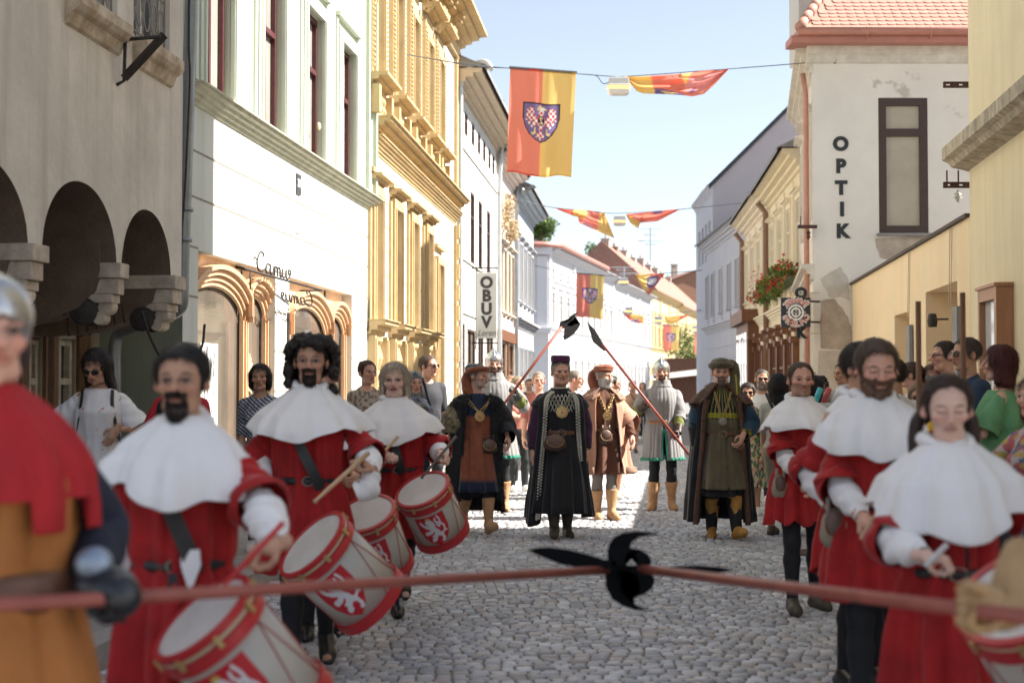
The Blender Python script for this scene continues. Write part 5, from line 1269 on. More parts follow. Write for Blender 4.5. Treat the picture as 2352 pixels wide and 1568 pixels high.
bunch_flag([(1459, 630), (1505, 629), (1526, 627)], [(1459, 631), (1476, 665), (1492, 678), (1526, 628)], [([(1455, 625), (1495, 625), (1488, 650), (1490, 668), (1476, 668)], YEL), ([(1487, 636), (1513, 633), (1510, 648), (1500, 660), (1486, 660)], BLU), ([(1490, 640), (1509, 638), (1506, 648), (1498, 655), (1489, 653)], WHT)], Y3, 'folded flag with its shield showing, right on the third wire', seed=4)
Y4 = 81.0
wire([P(1262, 690, 84), P(1350, 706, Y4), P(1480, 722, Y4), P(1560, 717, Y4), P(1610, 712, 70)], 'fourth span wire far down the street', .018)
street_lamp(1435, 1454, 705, 722, Y4, 'small far lamp left on the fourth wire')
bunch_flag([(1430, 718), (1478, 724)], [(1430, 719), (1446, 735), (1466, 742), (1480, 742)], [([(1444, 715), (1485, 720), (1480, 735), (1450, 732)], YEL), ([(1472, 720), (1485, 722), (1485, 745), (1474, 745)], YEL), ([(1452, 733), (1466, 733), (1466, 740), (1456, 738)], BLU)], Y4, 'small far drooping flag under the fourth wire lamp', seed=5, nu=40)
street_lamp(1503, 1521, 727, 744, Y4, 'far lamp at the middle of the fourth wire')
bunch_flag([(1527, 727), (1582, 723)], [(1527, 728), (1532, 745), (1550, 742), (1582, 724)], [([(1530, 724), (1548, 722), (1545, 745), (1528, 748)], YEL), ([(1548, 724), (1562, 722), (1560, 738), (1545, 742)], YEL)], Y4, 'far red and yellow flag furled on the right of the fourth wire', seed=6, nu=40)
Y5 = 105.0
wire([P(1440, 738, 112), P(1523, 745, Y5), P(1600, 745, Y5), P(1640, 742, 95)], 'fifth span wire at the street bend', .02)
hang_flag(1523, 1560, 746, 803, Y5, 'far hanging eagle flag left on the fifth wire', nu=50, nv=70, seed=6)
street_lamp(1590, 1606, 748, 764, Y5, 'farthest small lamp between two far flags')
hang_flag(1596, 1632, 764, 812, Y5 - 8, 'far hanging flag partly behind the grey house', nu=50, nv=70, seed=8)
# ================================================================== PEOPLE: generic builder
def mkq(name, vs, fs, mat_, parent, col=None, smooth=True, mids=None, label=None, solid=0):
    vs = np.asarray(vs, float); fs = np.asarray(fs, np.int32); n = len(fs); w_ = fs.shape[1]
    me = bpy.data.meshes.new(name); me.vertices.add(len(vs)); me.vertices.foreach_set('co', vs.ravel())
    me.loops.add(n * w_); me.loops.foreach_set('vertex_index', fs.ravel()); me.polygons.add(n)
    me.polygons.foreach_set('loop_start', np.arange(0, n * w_, w_, dtype=np.int32)); me.polygons.foreach_set('loop_total', np.full(n, w_, np.int32))
    me.polygons.foreach_set('use_smooth', np.full(n, smooth)); me.update(calc_edges=True); me.validate()
    if col is not None:
        a = me.color_attributes.new('Col', 'FLOAT_COLOR', 'POINT'); c = np.ones((len(vs), 4)); c[:, :3] = col; a.data.foreach_set('color', c.ravel())
    me.materials.append(mat_); o = bpy.data.objects.new(name, me); COL.objects.link(o)
    if parent is not None: o.parent = parent
    if solid: s = o.modifiers.new('solid', 'SOLIDIFY'); s.thickness = solid; s.offset = -1
    if label: o['label'] = label
    return o
M_skin = mat('skin', (1, 1, 1), .5, attr=True, spec=.35, bump=.0006, bscale=220)
_b = M_skin.node_tree.nodes['Principled BSDF']; _b.inputs['Subsurface Weight'].default_value = .12; _b.inputs['Subsurface Radius'].default_value = (.012, .004, .002)
def hairmat(name, rgb, curly=False): return mat(name, rgb, .5, rgb2=tuple(x * .45 for x in rgb), nscale=60 if not curly else 70, stretch=(1, 1, .12) if not curly else None, bump=.004, bscale=90, spec=.35)
def cloth(name, rgb, **k):
    k.setdefault('noise', .18); k.setdefault('nscale', 5); k.setdefault('bump', .003); k.setdefault('bscale', 45); return mat(name, rgb, k.pop('rough', .85), **k)
def velvet(name, rgb, **k): return cloth(name, rgb, sheen=.3, noise=.35, nscale=7, **k)

# ---- head template, local metres, faces -Y
def head_sdf(fem=0, smile=0, fat=0, h=.0035):
    s = SDF(h, .012); j = .052 + .006 * fat - .004 * fem
    s.ell((0, .014, .034), (.074, .094, .083), k=.02)
    s.ell((0, -.022, -.03), (j + .004, .066, .078), k=.03)
    s.cone((-.03, -.040, -.085), (.03, -.040, -.085), .024 + .004 * fat, k=.02)
    s.cone((0, -.066, -.098 + .002 * fem), (0, -.064, -.094), .017 - .003 * fem, k=.018)
    if fat: s.ell((0, -.02, -.095), (.05, .05, .03), k=.03)
    for x in (-1, 1):
        s.ell((x * .040, -.066, -.022 + .006 * smile), (.022 + .004 * fat, .018 + .004 * smile, .018), k=.02)
        s.cone((x * .012, -.090, .020), (x * .044, -.076, .022), .010 - .002 * fem, k=.012)
        s.ell((x * .031, -.104, .003), (.019, .022, .0125), k=.010, sub=True)
        s.ell((x * .031, -.0735, .003), (.0145, .0155, .0125), k=.004)
        s.cone((x * .018, -.092, .009), (x * .043, -.082, .008), .0042, k=.004)
        s.ell((x * .076, .012, -.006), (.009, .020, .031), k=.008)
        s.ell((x * .083, .012, -.020), (.007, .012, .012), k=.006)
    s.cone((0, -.093, .010), (0, -.112, -.026), .0075, .0115 - .002 * fem, k=.009)
    for x in (-1, 1): s.ell((x * .012, -.102, -.030), (.0085, .011, .008), k=.006)
    w = .020 + .005 * smile
    s.ell((0, -.084, -.056), (.026, .014, .016), k=.012)
    s.cone((-w * .75, -.093 + .004 * smile, -.0505 + .004 * smile), (0, -.0995, -.0505), .0045 + .001 * fem, k=.004); s.cone((w * .75, -.093 + .004 * smile, -.0505 + .004 * smile), (0, -.0995, -.0505), .0045 + .001 * fem, k=.004)
    s.cone((-w * .6, -.092 + .003 * smile, -.061), (w * .6, -.092 + .003 * smile, -.061), .0055 + .001 * fem, k=.004)
    s.ell((0, -.108, -.0558), (w, .012, .0016), k=.002, sub=True)
    s.cone((0, .022, -.06), (0, .030, -.17), .054 - .008 * fem, k=.025)
    return s.mesh()
_HC = {}
def head_mesh(*a):
    if a not in _HC: _HC[a] = head_sdf(*a)
    return _HC[a]
def head_color(v, skin, lips=None, brow=None, beard=None, eyes=(.06, .04, .03), hair=None, seed=0, fem=0, closed=False, shadow=0):
    x, y, z = v[:, 0], v[:, 1], v[:, 2]; ax = np.abs(x); sk = np.array(skin, float)
    c = np.tile(sk, (len(v), 1)); c *= (1 + .05 * vnoise(v, 45, seed))[:, None]
    def blend(m, col, a=1.0):
        m = np.clip(m, 0, 1)[:, None] * a; c[:] = c * (1 - m) + np.array(col) * m
    front = y < -.045
    red = sk * np.array((1.12, .72, .68))
    blend(np.exp(-(((ax - .042) / .018) ** 2 + ((z + .022) / .018) ** 2)) * front, red, .5)
    blend(np.exp(-((x / .012) ** 2 + ((z + .026) / .012) ** 2)) * (y < -.08), red, .5)
    blend((ax > .07) * 1.0, red, .35)
    lipc = lips if lips is not None else sk * np.array((.92, .52, .50))
    blend(((ax / .025) ** 2 + ((z + .056) / .0098) ** 2 < 1) & (y < -.082), lipc, .85)
    blend(((ax < .021) & (np.abs(z + .0556) < .0022) & (y < -.08)), sk * .28, .8)
    if beard is not None:
        col, style = beard[0], beard[1]; n = vnoise(v, 160, seed + 3) * .006
        full = ((z < -.038 + ax * .35 + n) & (y < .02) & (z > -.135)) & ~((ax < .020) & (z > -.068) & (z < -.047)) & ~((z > -.042) & (ax < .016))
        jaw = full & (z < -.025)
        must = (z < -.036 + n) & (z > -.053) & (ax < .034) & (y < -.07)
        goat = must | ((((ax / .036) ** 2 + ((z + .079 + n) / .043) ** 2 < 1) & (y < -.03)) & ~((ax < .022) & (z > -.067) & (z < -.046)))
        m = {'full': jaw | must, 'goatee': goat, 'mustache': must, 'stubble': jaw | must}[style]
        blend(m * 1.0, col, .92 if style != 'stubble' else .45)
    else: m = None
    bc = brow if brow is not None else (hair if hair is not None else sk * .35)
    blend(((ax - .031) / .018) ** 2 + ((z - .0225 - .003 * np.cos((ax - .031) * 90)) / (.0040 if not fem else .003)) ** 2 < 1, bc, .85)
    e = (((ax - .031) / .0145) ** 2 + ((z - .003) / .0068) ** 2); eo = y < -.068
    if shadow: blend(np.exp(-e * .25) * eo, shadow if isinstance(shadow, tuple) else sk * .45, .65)
    if not closed:
        blend((e < 1) & eo, (.33, .28, .26)); blend((((ax - .031) / .0078) ** 2 + ((z - .003) / .0078) ** 2 < 1) & eo, eyes)
    blend((np.abs(z - (.0095 if not closed else -.001)) < .0026) & (np.abs(ax - .031) < .015) & eo, (.04, .025, .02), .85)
    return np.clip(c, 0, 1), m
def hand_sdf(curl, spread=.1, thumb=.5, h=.0042):
    s = SDF(h, .006)
    s.cone((0, 0, -.03), (0, 0, .012), .026, .027, k=.012)
    s.ell((.002, 0, .050), (.037, .0165, .052), k=.012)
    s.ell((.024, -.010, .035), (.017, .015, .030), k=.012); s.ell((-.022, -.008, .035), (.013, .012, .030), k=.01)
    L = [(.046, .028, .022), (.050, .032, .024), (.047, .030, .023), (.037, .023, .020)]
    for i, x in enumerate((.029, .010, -.010, -.028)):
        p = np.array((x, 0, .088 - .006 * (i in (0, 3)) - .004 * (i == 3))); a = curl * (1.25 if i else 1.15); ang = .15 + a * .55
        sx = (1.5 - i) * spread * .35
        for q, l in enumerate(L[i]):
            d = np.array((math.sin(sx), -math.sin(ang), math.cos(ang) * math.cos(sx))); d /= np.linalg.norm(d)
            r0 = .0098 - .0008 * q - (.001 if i == 3 else 0); e = p + d * l; s.cone(p, e, r0, r0 - .0012, k=.004); p = e; ang += a * .95
    p = np.array((.030, -.008, .018)); d1 = np.array((.75 * (1 - thumb * .4), -.35 - .3 * thumb, .6)); d1 /= np.linalg.norm(d1)
    e = p + d1 * .042; s.cone(p, e, .0135, .0115, k=.008); d2 = np.array((.25 - .75 * thumb, -.3 - .4 * thumb, .75)); d2 /= np.linalg.norm(d2)
    f = e + d2 * .030; s.cone(e, f, .0112, .0098, k=.004); d3 = np.array((.05 - .95 * thumb, -.15, .6)); d3 /= np.linalg.norm(d3); s.cone(f, f + d3 * .022, .0098, .008, k=.003)
    return s.mesh()
_HD = {}
def hand_mesh(pose):
    if pose not in _HD: _HD[pose] = hand_sdf(*{'relaxed': (.42, .12, .25), 'grip': (1.28, .0, .95), 'loose': (.75, .05, .6), 'open': (.15, .35, .0), 'pinch': (.95, .05, .8)}[pose])
    return _HD[pose]
def ik(a, t, l1, l2, pole):
    a = np.array(a, float); t = np.array(t, float); d = t - a; L = np.linalg.norm(d)
    if L > (l1 + l2) * .998: t = a + d / L * (l1 + l2) * .998; d = t - a; L = np.linalg.norm(d)
    if L < abs(l1 - l2) + .02: L = abs(l1 - l2) + .02
    u = d / np.linalg.norm(d); x = (l1 * l1 - l2 * l2 + L * L) / (2 * L); hgt = math.sqrt(max(0, l1 * l1 - x * x))
    p = np.array(pole, float); p = p - u * (p @ u); p /= max(np.linalg.norm(p), 1e-6)
    return a + u * x + p * hgt, a + u * L
SK = {'fair': (.64, .39, .285), 'tan': (.51, .285, .19), 'dark': (.40, .22, .14), 'pink': (.64, .355, .26), 'pale': (.70, .46, .365)}
class Fig:
    def __init__(s, label, px, ytop, Y, ground=0.0, face=0, fem=0, H=None, extra=0.0, skin='fair', group=None, fat=0.0, headturn=0, nod=0, smile=0, lean=0, hx=1.0, cat='person', shoulders=1.0, armk=.8):
        X = PX(px, Y); zt = P(px, ytop, Y).z
        s.H = H or (zt - ground - extra); s.k = s.H / 1.78; k = s.k
        s.fem = fem; s.fat = fat; s.armk = armk; s.smile = smile; s.skin = np.array(SK.get(skin, skin), float)
        s.root = thing('person', label, cat, (X, Y, ground), math.radians(face), group)
        s.face = face
        sw = (.176 if not fem else .150) * k * shoulders; s.sw = sw
        s.sh = {1: np.array((sw, .01, 1.392 * k)), -1: np.array((-sw, .01, 1.392 * k))}
        hw = (.088 if not fem else .092) * k; s.hip = {1: np.array((hw, 0, .925 * k)), -1: np.array((-hw, 0, .925 * k))}
        s.lean = lean
        s.ht = math.radians(headturn); s.nod = math.radians(nod); s.hs = (s.H * .132 + .0) / .235 * 1.07
        s.hc = np.array((0, -.012 * k + (-.02 if nod > 10 else 0), s.H - .12 * s.hs)); s.hx = hx * 1.05
        s.arm = {}; s.leg = {}; s.hands = {}
        for q in (1, -1): s.set_arm(q, (q * (sw + .06 * k), -.04, .80 * k), (q * .3, .6, -.2)); s.set_leg(q, (q * .10 * k, .02, .085 * k))
        s.parts = []
    def R(s, v):
        """head-local to person-local"""
        v = np.asarray(v, float) * np.array((s.hs * s.hx, s.hs, s.hs)); piv = np.array((0, .03, -.10)) * s.hs; v = v - piv
        c, n = math.cos(s.nod), math.sin(s.nod); y = v[:, 1] * c - v[:, 2] * n * -1 * -1; z = v[:, 1] * n + v[:, 2] * c
        y = v[:, 1] * c - v[:, 2] * n; v = np.stack([v[:, 0], y, z], 1)
        c, n = math.cos(s.ht), math.sin(s.ht); v = np.stack([v[:, 0] * c - v[:, 1] * n, v[:, 0] * n + v[:, 1] * c, v[:, 2]], 1)
        return v + piv + s.hc
    def W(s, px, py, Y):
        """picture pixel at depth Y to person-local"""
        p = P(px, py, Y) - Vector(s.root.location); a = -s.root.rotation_euler[2]
        return np.array((p.x * math.cos(a) - p.y * math.sin(a), p.x * math.sin(a) + p.y * math.cos(a), p.z))
    def world(s, v):
        a = s.root.rotation_euler[2]; v = np.asarray(v, float); L = s.root.location
        return Vector((v[0] * math.cos(a) - v[1] * math.sin(a) + L.x, v[0] * math.sin(a) + v[1] * math.cos(a) + L.y, v[2] + L.z))
    def set_arm(s, q, tgt, pole=(0, .5, -.5), hand='relaxed', palm=None, hdir=None):
        k = s.k; el, wr = ik(s.sh[q], tgt, .285 * k, .255 * k, (abs(pole[0]) * q * .45, pole[1] + .15, pole[2]))
        s.arm[q] = (s.sh[q], el, wr); d = wr - el; d /= np.linalg.norm(d)
        if hdir is not None: d = np.array(hdir, float); d /= np.linalg.norm(d)
        n = np.array(palm if palm is not None else (-q, .15, 0), float); n -= d * (n @ d); n /= np.linalg.norm(n)
        s.hands[q] = (hand, d, n, None)
    def set_leg(s, q, tgt, pole=(0, -1, 0), toe=0, pitch=0):
        k = s.k; kn, an = ik(s.hip[q], tgt, .425 * k, .425 * k, pole); s.leg[q] = (s.hip[q], kn, an, math.radians(toe * q), math.radians(pitch))
    def footdir(s, q):
        a, p = s.leg[q][3], s.leg[q][4]; return np.array((math.sin(a) * math.cos(p), -math.cos(a) * math.cos(p), -math.sin(p) if p < 0 else -math.sin(p)))
    # primitive groups for bodies and clothes
    def g_torso(s, S, i=0.0, full=1):
        k = s.k; f = s.fem; fat = s.fat
        S.ell((0, 0, .95 * k), ((.150 + .012 * f + .02 * fat) * k + i, (.108 + .03 * fat) * k + i, .12 * k + i), k=.05)
        S.ell((0, -.03 * fat * k, 1.09 * k), ((.140 - .018 * f + .03 * fat) * k + i, (.098 + .05 * fat) * k + i, .14 * k + i), k=.05)
        S.ell((0, 0, 1.28 * k), ((.158 - .016 * f + .01 * fat) * k + i, (.112 + .015 * fat) * k + i, .17 * k + i), k=.05)
        w = s.sw - .03 * k; [S.cone((x * .04 * k, .016, 1.435 * k), (x * w, .012, 1.392 * k), .052 * k + i, .047 * k + i, k=.05) for x in (-1, 1)]
        S.cone((0, .014, 1.42 * k), (0, .02, 1.50 * k), .066 * k + i * .8, .052 * k + i * .6, k=.04)
        if f:
            for x in (-1, 1): S.ell((x * .07 * k, -.085 * k, 1.27 * k), (.06 * k + i, .055 * k + i, .058 * k + i), k=.03)
    def g_arm(s, S, q, i=0.0, t0=0, t1=2, k0=.02):
        k = s.k * (1 - .12 * s.fem) * (s.armk if i == 0 else 1); a, e, w = s.arm[q]
        if t0 < 1:
            b = a + (e - a) * min(t1, 1); S.cone(a, b, .050 * k + i, (.050 - .012 * min(t1, 1)) * k + i, k=k0)
        if t1 > 1:
            c = e + (w - e) * (t1 - 1); m = e + (w - e) * .3; st = e + (w - e) * max(0, t0 - 1)
            if t0 <= 1: S.cone(e, m, .040 * k + i, .040 * k + i, k=k0)
            S.cone(m if t0 <= 1.3 else st, c, .040 * k + i, (.040 - .014 * (t1 - 1)) * k + i, k=k0)
    def g_leg(s, S, q, i=0.0, t1=2):
        k = s.k; hp, kn, an = s.leg[q][:3]
        if t1 < 1: kn2 = hp + (kn - hp) * t1; S.cone(hp, kn2, .086 * k + i, (.086 - .028 * t1) * k + i, k=.03); return
        S.cone(hp, kn, .086 * k + i, .054 * k + i, k=.03)
        c = kn + (an - kn) * .32 + np.array((0, .014 * k, 0)); S.cone(kn, c, .050 * k + i, .054 * k + i, k=.03)
        if t1 >= 1.9: S.cone(c, an, .054 * k + i, .034 * k + i, k=.02)
        else: S.cone(c, c + (an - c) * (t1 - 1.32) / .68, .054 * k + i, .045 * k + i, k=.02)
    def body(s, lips=None, brow=None, beard=None, eyes=(.06, .04, .03), hair=None, closed=False, shadow=0, legs=True, arms=True, h=.013, gloves=None):
        S = SDF(h, .03); s.g_torso(S)
        for q in (1, -1):
            if arms: s.g_arm(S, q)
            if legs:
                s.g_leg(S, q); an = s.leg[q][2]; d = s.footdir(q); S.cone(an + np.array((0, .03, -.035)) * s.k, an + d * .13 * s.k + np.array((0, 0, -.05 * s.k)), .036 * s.k, .03 * s.k, k=.03)
        v, f = S.mesh(); V = [v]; F = [f]; C = [np.tile(s.skin, (len(v), 1)) * (1 + .05 * vnoise(v, 20, 1))[:, None]]; n = len(v)
        hv, hf = head_mesh(s.fem, s.smile, 1 if s.fat > .6 else 0); c, m = head_color(hv, s.skin, lips, brow, beard, eyes, hair, int(s.H * 1000), s.fem, closed, shadow)
        hv2 = hv.copy(); r_ = np.random.RandomState(int(s.H * 9973 + abs(s.root.location.x) * 1000) % 99991); g = r_.normal(size=6); zl = np.clip((-.01 - hv[:, 2]) / .08, 0, 1)
        hv2[:, 0] *= 1 + .055 * np.clip(g[0], -1.5, 1.5) * zl * (hv[:, 2] > -.14); hv2[:, 2] *= 1 + .03 * np.clip(g[1], -1.5, 1.5) * (hv[:, 2] < 0); ns = (hv[:, 1] < -.093) & (np.abs(hv[:, 0]) < .022) & (hv[:, 2] < .018) & (hv[:, 2] > -.045); hv2[:, 1] += np.where(ns, (hv[:, 1] + .093) * .28 * np.clip(g[2], -1, 1.6), 0)
        if m is not None and beard[1] != 'stubble':
            t_ = beard[2] if len(beard) > 2 else .005; dirv = hv - np.array((0, .02, -.03)); dirv /= np.linalg.norm(dirv, axis=1)[:, None]
            hv2 = hv2 + dirv * (m * t_ * (1 + .5 * vnoise(hv, 170, 5)))[:, None] + np.array((0, 0, -1)) * (m * (hv[:, 2] < -.08) * t_ * 1.2)[:, None]
        if m is not None and beard[1] in ('full', 'goatee'):
            ii = np.nonzero(m * 1.0 > .5)[0]; ii = ii[r_.randint(len(ii), size=1100)]; b = hv2[ii]; d = b - np.array((0, .02, -.02)); d /= np.linalg.norm(d, axis=1)[:, None]; d = d * .5 + np.array((0, 0, -.8)) + r_.normal(size=d.shape) * .3
            sd_ = np.cross(d, r_.normal(size=d.shape)); sd_ /= np.linalg.norm(sd_, axis=1)[:, None]; l = (.008 + .006 * r_.rand(len(b)))[:, None]; q4 = np.stack([b - sd_ * .0007, b + sd_ * .0007, b + d * l + sd_ * .0002, b + d * l - sd_ * .0002], 1).reshape(-1, 3)
            mkq('beard', s.R(q4), np.arange(len(q4)).reshape(-1, 4), hairmat('beard_%02x%02x' % (int(beard[0][0] * 255), int(beard[0][2] * 255)), beard[0]), s.root, smooth=False)
        V.append(s.R(hv2)); F.append(hf + n); C.append(c); n += len(hv)
        if arms:
            for q in (1, -1):
                pose, d, nn, _ = s.hands[q]; tv, tf = hand_mesh(pose); lat = np.cross(-nn, d) * 1.0
                lat = np.cross(d, nn) * (-q) if False else np.cross(nn, d)
                # thumb side: for the right-hand side (q=+1, viewer right = person's left) choose the side pointing forward/inward
                pref = np.array((-q * .4, -1, .35)); sg = 1 if lat @ pref >= 0 else -1; lat = lat * sg
                M = np.stack([lat, -nn, d], 0) * s.k * (1.0 - .1 * s.fem) * 1.02
                v = tv @ M + s.arm[q][2]; ff = tf if np.linalg.det(M) > 0 else tf[:, ::-1]
                V.append(v); F.append(ff + n); C.append(np.tile(s.skin if gloves is None else np.array(gloves), (len(v), 1)) * (1 + .07 * vnoise(tv, 60, 2))[:, None]); n += len(v)
        o = mkq('body', np.concatenate(V), np.concatenate(F), M_skin, s.root, col=np.clip(np.concatenate(C), 0, 1)); return o
    def part(s, name, S, m, disp=0, dsc=12, seed=0, col=None, noisefn=None, parent=None):
        v, f = S.mesh()
        if disp:
            c = v.mean(0); d = v - np.array((0, 0, 1)) * v[:, 2:3]; d = v.copy(); d[:, 2] = 0; nn = np.linalg.norm(d, axis=1)[:, None] + 1e-6
            v = v + d / nn * (disp * vnoise(v * np.array((1, 1, .45)), dsc, seed, 3))[:, None]
        cc = col(v) if callable(col) else None
        return mkq(name, v, f, m, parent or s.root, col=cc)
    # ---- clothes
    def shirt(s, m, sleeve=.8, i=.014, zb=.88, name='shirt', neck=1.46, disp=.006, col=None, h=.011):
        k = s.k; S = SDF(h, .03); s.g_torso(S, i)
        for q in (1, -1): s.g_arm(S, q, i + .006 * (sleeve < 1), t1=sleeve)
        S.ell((0, -.02 * k, (neck + .065) * k), (.085 * k, .095 * k, .085 * k), k=.008, sub=True); S.cut(lambda V, X, Y, Z: np.maximum(V, zb * k - Z))
        return s.part(name, S, m, disp, 14, int(s.H * 977), col)
    def trousers(s, m, t1=1.95, i=.012, name='trousers', zt=.99, disp=.003):
        k = s.k; S = SDF(.012, .03); S.ell((0, 0, .95 * k), (.150 * k + i, .108 * k + i + .03 * s.fat * k, .12 * k + i), k=.04)
        for q in (1, -1): s.g_leg(S, q, i, t1)
        S.cut(lambda V, X, Y, Z: np.maximum(V, Z - zt * k)); return s.part(name, S, m, disp, 14, 3)
    def shoes(s, m, boot=0, i=.006, name='shoe', sole=None, w=1.0):
        k = s.k
        for q in (1, -1):
            S = SDF(.009, .02); an = s.leg[q][2]; kn = s.leg[q][1]; d = s.footdir(q); up = (kn - an) / np.linalg.norm(kn - an)
            dn = np.cross(np.cross(d, up), d); dn /= -np.linalg.norm(dn)
            heel = an - d * .045 * k + dn * .045 * k; ball = an + d * .115 * k + dn * .052 * k; toe = an + d * .165 * k + dn * .056 * k
            S.cone(heel, ball, .033 * k + i, .036 * k + i, k=.02); S.cone(ball, toe, .036 * k + i, .024 * k + i, k=.02); S.cone(an, ball - dn * .01, .040 * k + i, .03 * k + i, k=.03)
            if boot:
                tp = an + up * boot * k; S.cone(an, tp, .036 * k + i, .058 * k * w + i, k=.03)
                S.cut(lambda V, X, Y, Z, tp=tp, up=up: np.maximum(V, (X - tp[0]) * up[0] + (Y - tp[1]) * up[1] + (Z - tp[2]) * up[2]))
            o = s.part(name, S, m, .007 if boot else .0, 28, q)
    def tube(s, name, pts, rad, m, nseg=24, wr=.0, wn=5, seed=0, solid=.004, cap=False, flat=None, parent=None):
        pts = smoothpts(pts, 8); rr = np.interp(np.linspace(0, 1, len(pts)), np.linspace(0, 1, len(rad)), rad)
        vs, fs = tube(pts, list(rr), nseg, cap=False); vs = np.array([tuple(v) for v in vs]); r = np.random.RandomState(abs(seed) + 5)
        if wr:
            n = len(pts); th = np.tile(np.arange(nseg) / nseg * 2 * math.pi, n); t = np.repeat(np.linspace(0, 1, n), nseg); cen = np.repeat(np.array([tuple(p) for p in pts]), nseg, 0)
            d = vs - cen; dn = d / (np.linalg.norm(d, axis=1)[:, None] + 1e-9)
            f = np.zeros(len(vs))
            for _ in range(wn): f += np.sin(th * r.randint(1, 5) + t * r.uniform(4, 26) + r.rand() * 6.28) / wn * 1.4
            vs = vs + dn * (f * wr)[:, None]
        return mkq(name, vs, [f for f in fs], m, parent or s.root, solid=solid)
    def sleeve(s, q, t0, t1, rad, m, name='sleeve', wr=.006, sag=0, seed=0, i=0):
        a, e, w = s.arm[q]; ts = np.linspace(t0, t1, 7)
        pts = [(a + (e - a) * t if t <= 1 else e + (w - e) * (t - 1)) for t in ts]
        pts = [p + np.array((0, 0, -sag * math.sin(math.pi * (j / 6)))) for j, p in enumerate(pts)]
        if t0 < .3: d_ = (e - a) / np.linalg.norm(e - a); pts = [pts[0] - d_ * .02 + np.array((-q * .03, 0, 0)) * s.k] + pts; rad = [rad[0] * .35, rad[0] * .86] + list(rad[1:]) if t0 < .3 else rad
        return s.tube(name, pts, [r * s.k for r in rad], m, wr=wr, seed=seed + q + 3)
    def loft(s, name, rings, m, nseg=96, gap=None, folds=(), amp=None, hem=None, solid=.006, seed=0, rows=44, parent=None, arc=None, col=None, sq=2.0, wrk=.008):
        """rings: (z,a,b[,cx,cy]) top to bottom (metres/k). gap: list of half-opening angles (deg) per ring at the front. arc=(a0,a1) deg"""
        k = s.k; R_ = np.array([tuple(r) + (0,) * (5 - len(r)) for r in rings], float); R_[:, 0] -= np.where((R_[:, 0] > 1.37) & (R_[:, 1] > .11), .03 * np.clip((R_[:, 1] - .11) / .09, 0, 1), 0); R_ = R_ * k
        t = np.linspace(0, len(rings) - 1, rows); it = np.arange(len(rings))
        def sm(vals):
            out = np.interp(t, it, vals); return np.convolve(np.concatenate([[2 * out[0] - out[1]], out, [2 * out[-1] - out[-2]]]), [.25, .5, .25], 'valid')
        Z, A, B, CX, CY = [sm(R_[:, j]) for j in range(5)]; g = np.radians(np.interp(t, it, gap)) if gap is not None else None
        am = np.interp(t, it, amp) if amp is not None else np.zeros(rows); r = np.random.RandomState(seed + 11)
        fl = folds or [(r.randint(5, 9), 1.0), (r.randint(9, 15), .6), (r.randint(15, 23), .35)]
        ph = r.rand(len(fl)) * 6.28; V = []; closed = g is None and arc is None
        n = nseg if closed else nseg + 1
        for j in range(rows):
            if arc: th = np.radians(np.linspace(arc[0], arc[1], n))
            elif g is None: th = np.arange(n) / n * 2 * math.pi
            else: th = np.linspace(g[j], 2 * math.pi - g[j], n)
            f = sum(w_ * np.cos(nn * th + p + .5 * math.sin(j / rows * 3 + p)) for (nn, w_), p in zip(fl, ph)) * am[j]
            cs, sn = np.cos(th), np.sin(th)
            rr = (np.abs(sn) ** sq + np.abs(cs) ** sq) ** (-1 / sq) if sq != 2 else 1
            x = CX[j] + (A[j] * rr + f) * sn; y = CY[j] - (B[j] * rr + f) * cs; z = np.full(n, Z[j])
            if hem is not None: z = z + hem(th) * k * (j / (rows - 1)) ** 5
            V.append(np.stack([x, y, z], 1))
        V = np.concatenate(V); wq = np.repeat(np.clip(np.arange(rows) / 6, 0, 1), n)[:, None]; rd = V * np.array((1, 1, 0)); rd /= np.linalg.norm(rd, axis=1)[:, None] + 1e-6; V = V + rd * wq * (wrk * vnoise(V * np.array((1, 1, .55)), 17, seed + 1, 3))[:, None]; idx = np.arange(rows * n).reshape(rows, n)
        if closed: i2 = np.roll(idx, -1, 1); F = np.stack([idx[:-1], idx[1:], i2[1:], i2[:-1]], -1).reshape(-1, 4)
        else: F = np.stack([idx[:-1, :-1], idx[1:, :-1], idx[1:, 1:], idx[:-1, 1:]], -1).reshape(-1, 4)
        s.last = (V, rows, n)
        return mkq(name, V, F[:, ::-1], m, parent or s.root, col=(col(V) if callable(col) else None), solid=solid)
    def ribbon(s, name, pts, w, m, nrm=(0, -1, 0), t=.004, parent=None, smooth=8):
        pts = smoothpts(pts, smooth); vs = []; n = len(pts)
        for i, p in enumerate(pts):
            p = np.array(p); tg = np.array(pts[min(i + 1, n - 1)]) - np.array(pts[max(i - 1, 0)]); tg /= np.linalg.norm(tg) + 1e-9
            nn = np.array(nrm(p) if callable(nrm) else nrm, float); sd = np.cross(tg, nn); sd /= np.linalg.norm(sd) + 1e-9; nn = np.cross(sd, tg)
            ww = w[0] + (w[1] - w[0]) * i / (n - 1) if isinstance(w, tuple) else w
            for (a, b) in ((-1, 0), (1, 0), (1, 1), (-1, 1)): vs.append(p + sd * ww / 2 * a + nn * t * b)
        fs = [(i * 4 + q, i * 4 + (q + 1) % 4, i * 4 + 4 + (q + 1) % 4, i * 4 + 4 + q) for i in range(n - 1) for q in range(4)]
        return mkq(name, vs, fs, m, parent or s.root, smooth=False)
